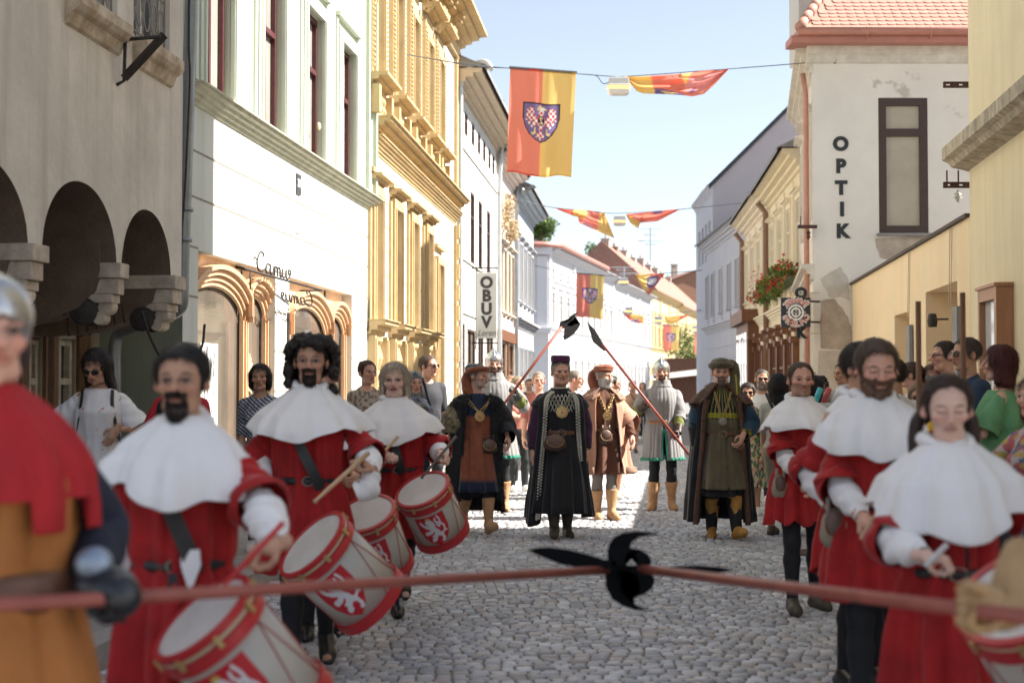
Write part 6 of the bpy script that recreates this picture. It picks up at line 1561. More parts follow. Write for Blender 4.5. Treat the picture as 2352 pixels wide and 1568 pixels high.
    # ---- hair
    def hair(s, style, rgb, name_=None, vol=.0, length=.0, hl=0.0, seed=0, part_='hair'):
        m = hairmat('hair_' + (name_ or '%02x%02x%02x' % tuple(int(255 * x) for x in rgb)) + ('c' if style == 'curly' else ''), rgb, style == 'curly')
        S = SDF(.005, .012); v = .006 + vol
        S.ell((0, .018, .036), (.076 + v, .096 + v, .083 + v), k=.01)
        if style in ('long', 'bob', 'wavy', 'curly', 'pony'): S.ell((0, .045, -.01), (.078 + v, .066 + v, .085 + v), k=.02)
        if style in ('long', 'bob', 'wavy'):
            L = length
            for x in (-1, 1):
                S.cone((x * .066, .0, .03), (x * (.080 + .3 * vol), .005, -L), .026 + vol * .5, .022 + vol * .5, k=.02)
                S.cone((x * .05, .05, .0), (x * .055, .055, -L - .01), .04, .034, k=.03)
            S.cone((0, .06, 0), (0, .07, -L - .01), .05, .04, k=.03)
        if style == 'pony':
            S.ell((0, .115, .03 + length * .2), (.025, .025, .025), k=.01); S.cone((0, .12, .03), (.0, .14, -.18), .024, .016, k=.012)
        if style == 'bun': S.ell((0, .10, .09), (.035, .035, .03), k=.01)
        # hairline and face opening
        top = .070 - hl
        lng = style in ('long', 'bob', 'wavy')
        def cutf(V, X, Y, Z):
            hz = top + .012 - 5.0 * X * X + .003 * np.sin(X * 160); yb = np.where(Z > .02, -.050 + .25 * (.07 - Z), -.030 if not lng else -.048) + 0 * X
            if lng: yb = np.where(Z < -.02, -.02 - .0 * Z, yb); hz = hz - .004; return np.maximum(V, np.minimum(np.minimum(hz - Z, yb - Y), .062 + .25 * (-.02 - Z) * (Z < -.02) - np.abs(X)) if True else V)
            return np.maximum(V, np.minimum(hz - Z, yb - Y))
        S.cut(cutf)
        if style in ('short', 'bun', 'pony'):
            for x in (-1, 1): S.ell((x * .085, -.030, -.058), (.04, .045, .052), k=.006, sub=True)
            zc = -.055 if style == 'short' else -.06
            S.cut(lambda V, X, Y, Z: np.maximum(V, (zc + .02 - Z) + (Y < .02) * (.012)))
        if style == 'curly':
            r = np.random.RandomState(seed)
            for i in range(210):
                u = r.rand() * 2 * math.pi; zz = r.uniform(-.16, .125); rad = .098 if zz < .05 else .098 * math.sqrt(max(.05, 1 - ((zz - .05) / .085) ** 2))
                x, y = rad * 1.12 * math.sin(u), rad * 1.12 * -math.cos(u)
                if y < -.035 and zz < .075: continue
                if zz < -.05 and y < .0 and abs(x) < .06: continue
                rr = r.uniform(.014, .027); S.ell((x, y + .02, zz), (rr, rr, rr * 1.25), k=.006)
        vv, ff = S.mesh()
        c = np.array((0, .01, 0)); d = vv - c; d /= np.linalg.norm(d, axis=1)[:, None]
        if style == 'curly': amp = .005; nz = vnoise(vv, 130, seed, 3)
        else:
            ang = np.arctan2(d[:, 0], d[:, 1]); nz = .6 * np.sin(ang * 23 + 3 * np.sin(vv[:, 2] * 30)) + .5 * np.sin(ang * 41 + vv[:, 2] * 25 + seed) + .7 * vnoise(vv, 60, seed); amp = .0022 if style == 'short' else .0035
        vv = vv + d * (amp * nz)[:, None]; r_ = np.random.RandomState(seed + 2)
        if s.root.location.y < 17.5:
            N_ = 3200 if style != 'curly' else 2600; b = vv[r_.randint(len(vv), size=N_)]; d2 = b - c; d2 /= np.linalg.norm(d2, axis=1)[:, None]
            t = np.array((0, .55, -.75)) * (1, 1, 1) if style in ('short', 'pony', 'bun') else np.array((0, .1, -1.)); t = t + r_.normal(size=b.shape) * (.25 if style != 'curly' else 1.1); t = t - d2 * (t * d2).sum(1)[:, None] * .8 + d2 * .12
            t /= np.linalg.norm(t, axis=1)[:, None]; l = ((.022 if style in ('short', 'pony', 'bun', 'curly') else .045) * (.5 + r_.rand(N_)))[:, None]; sd_ = np.cross(t, d2 + r_.normal(size=b.shape) * .3); sd_ /= np.linalg.norm(sd_, axis=1)[:, None]
            q4 = np.stack([b - sd_ * .0011, b + sd_ * .0011, b + t * l + sd_ * .0003, b + t * l - sd_ * .0003], 1).reshape(-1, 3); ff = np.concatenate([ff, np.arange(len(q4)).reshape(-1, 4) + len(vv)]); vv = np.concatenate([vv, q4])
        return mkq(part_, s.R(vv), ff, m, s.root)
    def glasses(s, dark=True, m=None):
        mm = m or mat('sunglass_black', (.012, .011, .012), .15, spec=.8); vs = []; fs = []
        def add(v, f): n = len(vs); vs.extend(v); fs.extend([tuple(int(i) + n for i in q) for q in f])
        if dark:
            for x in (-1, 1):
                pts = [(x * .031 + .025 * math.cos(a) * (1 if abs(math.cos(a)) < .8 else 1), -.100 + .25 * abs(x * .031 + .025 * math.cos(a) - 0) ** 1.0 * .4, .001 + .019 * math.sin(a)) for a in np.linspace(0, 2 * math.pi, 14, endpoint=False)]
                n = 14; v = pts + [(p[0], p[1] - .004, p[2]) for p in pts]; add(v, [tuple(range(n)), tuple(range(n, 2 * n))[::-1]] + [(i, n + i, n + (i + 1) % n, (i + 1) % n) for i in range(n)])
        else:
            for x in (-1, 1): v, f = tube([(x * .031 + .023 * math.cos(a), -.098, .001 + .016 * math.sin(a)) for a in np.linspace(0, 2 * math.pi, 16)], .0016, 5); add([tuple(q) for q in v], f)
        v, f = tube([(-.012, -.101, .008), (.012, -.101, .008)], .003, 6); add([tuple(q) for q in v], f)
        for x in (-1, 1): v, f = tube([(x * .054, -.092, .008), (x * .074, -.05, .008), (x * .080, .005, .008)], .003, 6); add([tuple(q) for q in v], f)
        return mk('sunglasses' if dark else 'spectacles', s.R(np.array([tuple(q) for q in vs])), fs, mm, s.root, smooth=False)
    def headpart(s, name, S, m, disp=0, sc=50, seed=0, parent=None):
        vv, ff = S.mesh() if isinstance(S, SDF) else S
        if disp: d = vv / (np.linalg.norm(vv, axis=1)[:, None]); vv = vv + d * (disp * vnoise(vv, sc, seed))[:, None]
        return mkq(name, s.R(vv), ff, m, s.root if parent is None else parent)
    def htube(s, name, pts, rad, m, flat=1.0, nseg=20, wr=0, seed=0):
        """cloth tail in head coordinates"""
        pts = [tuple(p) for p in pts]; return s.tube(name, [tuple(q) for q in s.R(np.array(pts))], [r * s.hs for r in rad], m, nseg=nseg, wr=wr, seed=seed)
# ---- held objects
def align_q(d, side):
    """rotation whose Z is d and whose X is as near side as possible"""
    z = Vector(d).normalized(); x = Vector(side); x = (x - z * x.dot(z)).normalized(); y = z.cross(x); return Matrix((x, y, z)).transposed().to_quaternion()
M_pole = mat('red_pole', (.33, .085, .06), .5, noise=.25, nscale=9, stretch=(1, 1, .15))
M_steel = mat('dark_steel', (.12, .115, .12), .6, noise=.3, nscale=20)
def halberd(label, p0, p1, r, polys, Yh, group='halberds', holes=(), th=.012, mt=None):
    """pole from p0 to p1 (world); head plates traced in the picture at depth Yh, given real thickness"""
    t = thing('halberd', label, 'halberd', tuple(p0), group=group); m = MB(); m.tube([p0, p1], r, 12); m.build('pole', M_pole, t, smooth=True, world=True)
    for nm, poly in polys:
        bm = bmesh.new(); pts = [P(x, y, Yh) for x, y in poly]
        n = len(pts); a = [bm.verts.new(p + Vector((0, -th / 2, 0))) for p in pts]; b = [bm.verts.new(p + Vector((0, th / 2, 0))) for p in pts]
        e = bm.faces.new(a); e2 = bm.faces.new(b[::-1]); bmesh.ops.triangulate(bm, faces=[e, e2])
        for i in range(n): bm.faces.new((a[i], b[i], b[(i + 1) % n], a[(i + 1) % n]))
        bmesh.ops.recalc_face_normals(bm, faces=bm.faces[:]); bm.verts.index_update()
        V = [tuple(v.co) for v in bm.verts]; F_ = [tuple(v.index for v in f.verts) for f in bm.faces]; bm.free(); mk(nm, V, F_, mt or M_steel, t, smooth=False, world=True)
    return t
LION = [[(.40, .22), (.52, .18), (.60, .28), (.57, .42), (.66, .54), (.67, .66), (.56, .69), (.47, .56), (.38, .49), (.35, .34)], [(.29, .22), (.28, .17), (.35, .11), (.48, .11), (.56, .20), (.55, .34), (.42, .36), (.40, .29), (.31, .28)],
        [(.40, .33), (.24, .27), (.16, .16), (.10, .12), (.07, .20), (.12, .29), (.24, .40), (.38, .46)], [(.42, .44), (.30, .50), (.16, .51), (.11, .58), (.15, .64), (.27, .63), (.38, .60), (.48, .53)],
        [(.50, .56), (.42, .64), (.32, .68), (.36, .74), (.29, .80), (.27, .87), (.36, .90), (.47, .84), (.48, .77), (.60, .70), (.60, .60)], [(.56, .60), (.68, .62), (.76, .71), (.77, .84), (.74, .94), (.63, .94), (.62, .89), (.68, .84), (.66, .76), (.55, .70)]]
TAIL = [(.62, .60), (.74, .67), (.86, .60), (.88, .46), (.80, .33), (.69, .27), (.66, .36), (.72, .42), (.80, .30), (.80, .18), (.76, .07)]
TAIL2 = [(.69, .27), (.64, .20), (.66, .12)]
TAIL3 = [(.84, .62), (.92, .64)]
def seg_dist(x, y, pl):
    d = np.full(x.shape, 9.)
    for (ax, ay), (bx, by) in zip(pl[:-1], pl[1:]):
        L2 = (bx - ax) ** 2 + (by - ay) ** 2 + 1e-9; t = np.clip(((x - ax) * (bx - ax) + (y - ay) * (by - ay)) / L2, 0, 1); d = np.minimum(d, np.hypot(x - ax - t * (bx - ax), y - ay - t * (by - ay)))
    return d
M_shell = mat('drum_shell', (.52, .48, .42), .45, noise=.08, nscale=5, spec=.4); M_skinh = mat('drum_head', (.66, .62, .58), .5, rgb2=(.55, .50, .46), nscale=5)
M_dred = mat('drum_red', (.50, .025, .03), .4, noise=.12, nscale=8); M_gold = mat('brass_fitting', (.55, .40, .18), .4, metal=.6); M_rope = mat('drum_cord', (.45, .08, .07), .7)
def drum(label, c, axis, side, r=.17, h=.36, group='red and white drums', turn=0):
    t = thing('drum', label, 'drum', tuple(c), group=group); t.rotation_mode = 'QUATERNION'; t.rotation_quaternion = align_q(axis, side)
    n = 56; hh = h / 2
    m = MB(); m.lathe([(r, -hh + .03), (r, hh - .03)], n); m.build('shell', M_shell, t, smooth=True)
    m = MB(); m.lathe([(.001, hh + .003), (r * .97, hh + .003), (r * .985, hh - .01)], n); m.build('drum_head', M_skinh, t, smooth=False)
    def ring(nm, z0, z1, r0, r1, mt):
        prof_ = [(r0, z0), (r1, z0 + .002), (r1, z1 - .002), (r0, z1)]; vs = [(a * math.cos(2 * math.pi * k / n), a * math.sin(2 * math.pi * k / n), z) for a, z in prof_ for k in range(n)]
        fs = [(i * n + k, i * n + (k + 1) % n, (i + 1) % 4 * n + (k + 1) % n, (i + 1) % 4 * n + k) for i in range(4) for k in range(n)]; mk(nm, vs, fs, mt, t, smooth=False)
    ring('hoop', hh - .075, hh - .030, r * .99, r + .012, M_dred); ring('hoop', hh - .012, hh + .012, r * .96, r + .013, M_dred); ring('rim_band', hh - .029, hh - .013, r * .98, r + .008, mat('rim_cream', (.55, .42, .28), .5)); ring('hoop', -hh - .005, -hh + .055, r * .97, r + .012, M_dred)
    for k in range(8):
        a0 = 2 * math.pi * (k + .5) / 8; m = MB()
        m.box(-.008, .008, -.006, .010, -.02, .02); vs = [(v[0] * math.cos(a0 + math.pi / 2) - (-v[1] - r - .012) * math.sin(a0 + math.pi / 2) * -1 * -1, 0, 0) for v in m.v]
        ca, sa = math.cos(a0), math.sin(a0); mk('fitting', [((r + .012 + v[1]) * ca - v[0] * sa, (r + .012 + v[1]) * sa + v[0] * ca, hh - .022 + v[2]) for v in m.v], m.f, M_gold, t, smooth=False)
        m = MB()
        for sg in (-1, 1):
            a1 = a0 + sg * math.pi / 8; pts = [((r + .004) * math.cos(a0 + (a1 - a0) * q), (r + .004) * math.sin(a0 + (a1 - a0) * q), hh - .07 - (h - .12) * q) for q in np.linspace(0, 1, 7)]
            if abs(((a0 + math.pi / 2 + math.pi) % (2 * math.pi)) - math.pi) > .62: m.tube(pts, .0022, 5)
        if m.v: m.build('cord', M_rope, t, smooth=True)
    # shield
    W_, H_ = .20, h * .62; nu, nv = 74, 84; U, V = np.meshgrid(np.linspace(0, 1, nu), np.linspace(0, 1, nv), indexing='ij'); U = U.ravel(); V = V.ravel()
    ang = -math.pi / 2 + (U - .5) * W_ / r; zz = (hh - .095) - V * H_; p = np.stack([(r + .003) * np.cos(ang), (r + .003) * np.sin(ang), zz], 1)
    c_ = np.tile(np.array((.50, .015, .025)), (len(U), 1)); x = (U - .5) / .9 + .5; y = V / .95 - .0
    ins = np.zeros(len(U), bool)
    for pl in LION: ins |= inpoly(x, y, pl)
    ins |= (seg_dist(x, y, TAIL) < .030) | (seg_dist(x, y, TAIL2) < .03) | (seg_dist(x, y, TAIL3) < .022); c_[ins] = (.68, .66, .68); c_[inpoly(x, y, [(.33, .12), (.33, .04), (.38, .08), (.42, .03), (.46, .08), (.49, .05), (.48, .12)])] = (.6, .5, .12)
    out = [(0, 0), (1, 0), (1, .45), (.93, .68), (.78, .86), (.5, 1), (.22, .86), (.07, .68), (0, .45)]; keep = inpoly(U, np.clip(V, .002, .999), out)
    idx = np.arange(nu * nv).reshape(nu, nv); F_ = np.stack([idx[:-1, :-1], idx[1:, :-1], idx[1:, 1:], idx[:-1, 1:]], -1).reshape(-1, 4); F_ = F_[keep[F_].all(1)]
    mkq('shield_emblem', p, F_[:, ::-1], M_attrp, t, col=c_, smooth=True)
    return t
M_attrp = mat('painted_emblem', (1, 1, 1), .45, attr=True)
def stick(label, a, b, m, r=.008, knob=None, group='drumsticks'):
    t = thing('drumstick', label, 'drumstick', tuple(a), group=group); mb = MB(); a = Vector(a); b = Vector(b); d = (b - a)
    mb.tube([a, a + d * .8, a + d * .93, b], [r, r * .85, r * .6, r * .9], 10); mb.build('shaft', m, t, smooth=True, world=True); return t
# ================================================================== cast helpers
M_lin = cloth('white_linen', (.85, .83, .83), noise=.05, nscale=4, bump=.002, bscale=30)
M_redc = cloth('crimson_cloth', (.44, .011, .012), sheen=.15, noise=.35, nscale=7)
M_blkh = cloth('black_hose', (.012, .013, .018)); M_leather = mat('black_leather', (.022, .022, .024), .45, noise=.3, nscale=20, bump=.001)
M_brle = mat('brown_leather', (.16, .07, .04), .5, noise=.35, nscale=18, bump=.001); M_pouch = mat('pouch_leather', (.085, .050, .036), .45, noise=.4, nscale=14, bump=.002)
M_tanboot = mat('tan_suede', (.52, .30, .15), .85, noise=.25, nscale=12, bump=.002); M_ochre = mat('ochre_suede', (.50, .25, .06), .85, noise=.25, nscale=12, bump=.002)
M_bshoe = mat('black_shoe', (.018, .016, .016), .3, spec=.6); M_olshoe = mat('worn_shoe', (.07, .06, .045), .6, noise=.3, nscale=20)
M_goldm = mat('gilt_metal', (.62, .42, .20), .35, metal=.7, noise=.2, nscale=30); M_silver = mat('old_silver', (.35, .31, .26), .35, metal=.8, noise=.3, nscale=40)
def on(a, b, th, z, off=.0, cy=0):
    t = math.radians(th); return np.array(((a + off) * math.sin(t), cy - (b + off) * math.cos(t), z))
def chain(s, a, b, z0, z1, m=M_goldm, name='chain', n=26, r=.017, th=46, cy=0.0, tr=.0042):
    k = s.k; vs = []; fs = []
    for i in range(n):
        q = i / (n - 1) * 2 - 1; z = z1 + (z0 - z1) * abs(q) ** 1.15; ang = th * q
        c = on(a, b, ang, z, .012, cy) * k; nx = on(a, b, ang + 2, z, .012, cy) * k - c; nx[2] = (abs(q) - .5) * .02; nx /= np.linalg.norm(nx)
        up = np.array((0, 0, 1.)); nrm = np.cross(nx, up) if i % 2 else np.cross(nx, np.cross(nx, up)); nrm /= np.linalg.norm(nrm)
        v2 = np.cross(nrm, nx); ring = [c + (nx * math.cos(t) * 1.2 + v2 * math.sin(t) * .85) * r * k for t in np.linspace(0, 2 * math.pi, 9)]
        v, f = tube(ring, tr, 5); n0 = len(vs); vs += [tuple(p) for p in v]; fs += [tuple(int(j) + n0 for j in g) for g in f]
    return mk(name, vs, fs, m, s.root)
def medallion(s, a, b, z, r=.045, m=M_goldm, cy=0, gem=True, drop=0):
    k = s.k; c = on(a, b, 0, z, .022, cy) * k; n = 16; vs = []; fs = []
    prof_ = [(.001, -.012), (r * .25, -.012), (r * .3, -.007), (r * .75, -.006), (r * .8, -.010), (r * .95, -.009), (r, -.002), (r, .006)]
    for (rr, y) in prof_:
        for i in range(n * 2):
            t = 2 * math.pi * i / (n * 2); w_ = rr * (1 + (.04 * math.cos(8 * t) if rr > r * .7 else 0)); vs.append((c[0] + w_ * math.cos(t), c[1] + y, c[2] + w_ * math.sin(t)))
    for j in range(len(prof_) - 1):
        for i in range(n * 2): fs.append((j * n * 2 + i, j * n * 2 + (i + 1) % (n * 2), (j + 1) * n * 2 + (i + 1) % (n * 2), (j + 1) * n * 2 + i))
    o = mk('medallion', vs, fs, m, s.root, smooth=False)
    if gem: S = SDF(.003); S.ell(c + np.array((0, -.013, 0)), (.009, .006, .009)); v, f = S.mesh(); mkq('gem', v, f, mat('ruby', (.45, .03, .02), .2, spec=.8), o)
    return o
def pouch(s, x, z, y, w=.085, h=.11, m=M_pouch, name='pouch', rz=0):
    k = s.k; S = SDF(.006, .02); S.ell((x * k, y * k, z * k), (w * k, .035, h * .55 * k)); S.ell((x * k, y * k, (z - .25 * h) * k), (w * 1.08 * k, .042, h * .4 * k)); v, f = S.mesh(); o = mkq(name, v, f, m, s.root)
    S = SDF(.005, .01); S.ell((x * k, (y - .030) * k, (z + h * .08) * k), (w * .8 * k, .022, h * .42 * k)); v, f = S.mesh(); mkq('pouch_flap', v, f, mat('pouch_flap', (.17, .10, .075), .5, noise=.3, nscale=15), o)
    mb = MB(); pts = [(x * k + w * .82 * k * math.sin(t), (y - .046) * k, (z + h * .10) * k - h * .44 * k * math.cos(t)) for t in np.linspace(-1.7, 1.7, 16)]; mb.tube(pts, .0035, 5); mk('pouch_piping', mb.v, mb.f, M_tanboot, o)
    mb = MB()
    for q in (-.5, .5): mb.box((x + q * w) * k - .009, (x + q * w) * k + .009, y * k - .03, y * k - .02, (z + h * .3) * k, (z + h * .85) * k)
    mk('pouch_loop', mb.v, mb.f, m, o); return o
def belt(s, a, b, z, w=.035, m=M_brle, cy=0, dz=.0, buckle=True):
    o = s.loft('belt', [(z + w / 2, a, b, 0, cy), (z, a + .004, b + .004, 0, cy), (z - w / 2, a, b, 0, cy)], m, nseg=60, rows=4, amp=[0, 0, 0], solid=.006)
    if buckle:
        mb = MB(); c = on(a, b, 0, z, .008, cy) * s.k; r = w * .7; mb.tube([c + np.array((r * 1.2 * math.cos(t), -.003, r * math.sin(t))) for t in np.linspace(0, 2 * math.pi, 13)], .004, 6); mk('buckle', mb.v, mb.f, M_silver, o)
    return o
def fur(s, name, V, n, L, m, parent=None, zr=None, seed=0, cen=(0, 0), down=.6, w=.004):
    r = np.random.RandomState(seed); P_ = V[r.randint(len(V), size=n)]
    P_ = P_ + r.normal(size=P_.shape) * np.array((.008, .008, .012)); d = P_ - np.array((cen[0], cen[1], 0)); d[:, 2] = 0; d /= np.linalg.norm(d, axis=1)[:, None] + 1e-6
    d = d + r.normal(size=d.shape) * .45; d[:, 2] -= down; d /= np.linalg.norm(d, axis=1)[:, None]
    sd = np.cross(d, r.normal(size=d.shape)); sd /= np.linalg.norm(sd, axis=1)[:, None]; l = L * (.6 + .8 * r.rand(n))[:, None]
    T = np.stack([P_ - sd * w, P_ + sd * w, P_ + d * l], 1).reshape(-1, 3); return mkq(name, T, np.arange(3 * n).reshape(n, 3), m, parent or s.root, smooth=False)
# ------------------------------------------------------------------ drummers and their companions in red and white
def cape(s, m=M_lin, low=1.24, w=.9, seed=0, cy=0.0, fr=0.0, asym=0.0):
    h = lambda th: .022 * np.cos(th * 2 + seed) + .018 * np.cos(th * 5 + seed * 2) + .004 * np.cos(th * 11 + seed) + fr * np.cos(th) + .05 * np.sin(th) ** 2
    o = s.loft('cape', [(1.530, .070, .076, 0, .012), (1.515, .088, .092, 0, .008), (1.498, .118, .110, 0, .008), (1.484, .148, .122, 0, .008), (1.462, .192, .142, 0, 0), (1.425, .240 * (.5 + .5 * w), .168, 0, -.003), (1.36, .285 * (.3 + .7 * w), .200, 0, -.006 + cy), (low + .04, .340 * w, .235, 0, -.012 + cy), (low, .348 * w, .242, 0, -.014 + cy)],
               m, amp=[.001, .003, .004, .005, .008, .012, .017, .022, .024], folds=[(3, .7), (5, .8), (9, .5), (14, .35), (21, .2)], wrk=.012, hem=h, seed=seed, solid=.005, rows=46)
    # hood lying round the neck
    vs = []
    v, f = tube([tuple(np.array(((.082 + .012 * math.cos(t * 3 + seed)) * math.sin(t), .012 - (.088) * math.cos(t), 1.508 + .012 * math.sin(t * 2 + seed) + .022 * (1 - math.cos(t)) * .5 - .02 * max(0, math.cos(t)) ** 3)) * s.k) for t in np.linspace(.35, 2 * math.pi - .35, 40)], [.010 + .020 * math.sin(q * math.pi) + .004 * math.sin(q * 17) for q in np.linspace(0, 1, 40)], 12)
    mk('collar', [tuple(p) for p in v], f, m, s.root)
    return o
def red_tunic(s, hem=.62, wa=.165, wb=.125, seed=0, flare=.25, zw=1.02, tongues=True, m=M_redc, name='tunic'):
    n = 11; hf = (lambda th: -.055 * np.abs(np.cos(th * n / 2 + seed)) ** .6 - .0) if tongues else None
    return s.loft(name, [(1.455, .115, .09), (1.42, .175, .115), (1.32, .185, .135), (1.18, .178, .135), (zw + .03, wa + .012, wb + .012), (zw, wa, wb), (zw - .05, wa + .025, wb + .02), (.80, wa * .6 + flare * .42 + .03, .17, 0, -.01), (hem, wa * .6 + flare * .58, .19, 0, -.02), (hem - .02, wa * .6 + flare * .6, .195, 0, -.02)],
                  m, amp=[0, .003, .007, .010, .009, .006, .012, .018, .024, .026], folds=[(5, .5), (9, .8), (14, .6), (21, .4)], hem=hf, seed=seed, nseg=132, rows=60)
def redman(s, hem=.62, seed=0, low=1.24, capew=1.0, tun=True, sleeves=((0, 1.15), (0, 1.15)), under=True, legs=True, fr=0.0, cw=1.0):
    red_tunic(s, hem, seed=seed)
    for q, (t0, t1) in zip((-1, 1), sleeves):
        s.sleeve(q, .32, t1, [.055 * cw, .060 * cw, .076 * cw, .104 * cw, .094 * cw], M_redc, name='red_sleeve', wr=.010, seed=seed, sag=.008)
        if under: s.sleeve(q, .85, 1.90, [.050, .068, .068, .055, .034], M_lin, name='white_sleeve', wr=.009, seed=seed + 9, sag=.008); s.sleeve(q, 1.86, 1.98, [.034, .036], M_lin, name='cuff', wr=.001)
    S = SDF(.011, .03)
    if legs:
        for q in (1, -1): s.g_leg(S, q, .005)
        S.ell((0, 0, .95 * s.k), (.15 * s.k, .11 * s.k, .12 * s.k), k=.04); s.part('hose', S, M_blkh)
    cape(s, low=low, w=capew, seed=seed, fr=fr)
    belt(s, .170, .130, 1.02, .035, M_leather)
def baldric(s, a0, z0, a1, z1, w=.045, th=(0, 0), name='baldric', b=.15, z2=None):
    pts = [on(.16, b, a0 + (a1 - a0) * t, z0 + (z1 - z0) * t, .012 + .02 * math.sin(math.pi * t)) * s.k for t in np.linspace(0, 1, 7)]
    return s.ribbon(name, pts, w, M_leather, nrm=lambda p: (p[0], p[1] * 1.3, 0))
WOODS = mat('light_stick', (.60, .40, .24), .5, noise=.2, nscale=9); REDST = mat('red_stick', (.55, .03, .03), .4); DKST = mat('dark_stick', (.10, .08, .07), .5)

# 1 moustached drummer, front left
Yd = 4.72
s = Fig('man with black goatee in white cape and crimson tunic drumming at the front left', 425, 797, Yd, extra=.0, face=4, skin='tan', headturn=-3, H=1.68)
s.set_arm(-1, s.W(292, 1385, Yd - .03), (-.4, .8, 0), hand='relaxed'); s.set_arm(1, s.W(640, 1252, Yd - .36), (.9, .5, -.5), hand='grip', palm=(-.3, -.2, -1), hdir=(-.75, -.55, -.15))
s.set_leg(-1, (-.11, .05, .085)); s.set_leg(1, (.12, .1, .085))
s.body(beard=((.012, .009, .008), 'goatee', .010), hair=(.015, .012, .01), brow=(.012, .01, .008), shadow=(.12, .06, .04), h=.012)
s.hair('short', (.016, .013, .012), hl=.004, vol=.004); redman(s, hem=.60, seed=2, sleeves=((0, 1.0), (0, 1.05)), capew=.80, cw=1.05)
s.shoes(M_bshoe); baldric(s, -14, 1.30, 24, 1.0, .055); st1 = s
mb = MB(); c = on(.17, .15, 15, 1.06, .03) * s.k; mb.add([c + np.array(p) * 1.0 for p in ((-.03, 0, .02), (.03, 0, .02), (.035, 0, -.03), (.0, 0, -.12), (-.028, 0, -.03))] + [c + np.array(p) for p in ((-.03, .01, .02), (.03, .01, .02), (.035, .01, -.03), (.0, .01, -.12), (-.028, .01, -.03))], [(0, 1, 2, 3, 4), (9, 8, 7, 6, 5)]); mk('strap_tab', mb.v, mb.f, M_lin, s.root, smooth=False)
s.ribbon('belt_end', [on(.18, .14, -2, 1.0, .02) * s.k, on(.19, .15, 0, .90, .03) * s.k, on(.20, .16, 4, .84, .03) * s.k], .03, M_leather, nrm=(0, -1, 0))
ax = Vector((-.55, -.34, .75)); ctop = P(465, 1425, 4.05)
ax.normalize(); drum('large drum nearest the camera, below the goateed drummer', P(465, 1420, 4.35) - ax * .21, ax, (1, -.1, .45), r=.168, h=.42)
stick('red drumstick held by the goateed drummer over the nearest drum', P(650, 1200, 4.25), P(500, 1360, 4.30), REDST, .009)
# 2 curly drummer
Yd = 7.7
s = Fig('long curly haired young drummer in white cape and crimson tunic, left of centre', 703, 774, Yd, face=6, skin='tan', headturn=-4, smile=.3, H=1.80)
s.set_arm(-1, s.W(600, 1120, Yd - .1), (-.6, .6, 0), hand='grip'); s.set_arm(1, s.W(846, 1082, Yd - .30), (.9, .5, -.6), hand='grip', palm=(-.6, -.3, -.7), hdir=(-.55, -.25, .55))
s.set_leg(-1, (-.06, -.20, .085), toe=5); s.set_leg(1, (.10, .30, .16), pitch=30, toe=8)
s.body(beard=((.03, .02, .016), 'goatee', .006), hair=(.02, .014, .012), brow=(.02, .014, .012), shadow=(.12, .06, .045)); s.hair('curly', (.022, .015, .013), length=.12, seed=4)
redman(s, hem=.60, seed=5, capew=.92); s.shoes(M_bshoe); baldric(s, -22, 1.26, 22, .98, .055)
ax = Vector((-.62, -.38, .68)).normalized(); drum('middle drum carried by the curly haired drummer, partly behind the foreground pole', P(717, 1250, 6.9) - ax * .22, ax, (1, -.1, .5), r=.192, h=.44)
stick('pale drumstick pointing down left from the curly haired drummer\'s hand', P(846, 1040, 7.3), P(722, 1152, 7.0), WOODS, .013)
s.tube('ruff', [s.W(848, 1085, Yd - .3), s.W(838, 1120, Yd - .32), s.W(810, 1135, Yd - .33)], [.04, .06, .05], M_lin, wr=.012)
# 3 hidden drummer behind the curly one
Yd = 8.7
s = Fig('drummer in white cape almost hidden behind the curly haired drummer', 745, 812, Yd, face=5, skin='tan', H=1.72)
s.set_arm(-1, (-.25, -.25, 1.0), (-.6, .6, 0)); s.set_arm(1, (.2, -.3, 1.0), (.9, .5, -.5), hand='grip'); s.set_leg(1, (.1, .2, .12), pitch=25)
s.body(hair=(.05, .03, .02)); s.hair('short', (.06, .035, .025)); redman(s, hem=.6, seed=7, low=1.20, capew=1.0); s.shoes(M_bshoe)
ax = Vector((-.24, -.50, .83)).normalized(); drum('second drum back, between the curly haired drummer\'s drum and the blonde woman\'s drum', P(840, 1180, 8.2) - ax * .2, ax, (1, -.1, .25), r=.165, h=.40)
# 4 blonde
Yd = 9.75
s = Fig('blonde woman with dark red lipstick and bobbed hair drumming in white cape', 917, 824, Yd, face=8, fem=1, skin='pale', headturn=-8, H=1.70)
s.set_arm(-1, s.W(897, 1046, Yd - .32), (-.9, .3, -.8), hand='grip', palm=(.5, -.2, -.8), hdir=(.1, -.7, .1)); s.set_arm(1, s.W(1020, 1040, Yd - .25), (.9, .5, -.6), hand='grip', palm=(-.4, -.3, -.8), hdir=(.35, -.5, -.25))
s.set_leg(-1, (-.02, -.20, .085), toe=4); s.set_leg(1, (.06, .30, .2), pitch=35)
s.body(lips=(.22, .02, .025), brow=(.25, .15, .10), shadow=(.22, .12, .11), hair=(.5, .4, .3)); s.hair('bob', (.55, .44, .33), length=.105, vol=.002)
redman(s, hem=.62, seed=11, low=1.235, capew=.90, fr=-.02); s.shoes(M_bshoe); baldric(s, -10, 1.24, 10, 1.0, .05)
ax = Vector((-.33, -.47, .80)).normalized(); drum('drum carried by the blonde woman, farthest of the group', P(970, 1125, 9.25) - ax * .19, ax, (1, -.1, .35), r=.175, h=.38)
stick('dark drumstick in the blonde woman\'s left hand touching the drum', P(1048, 1002, 9.4), P(968, 1098, 9.25), DKST, .010)
stick('pale drumstick in the blonde woman\'s right hand', P(913, 1003, 9.35), P(862, 1060, 9.2), WOODS, .011)
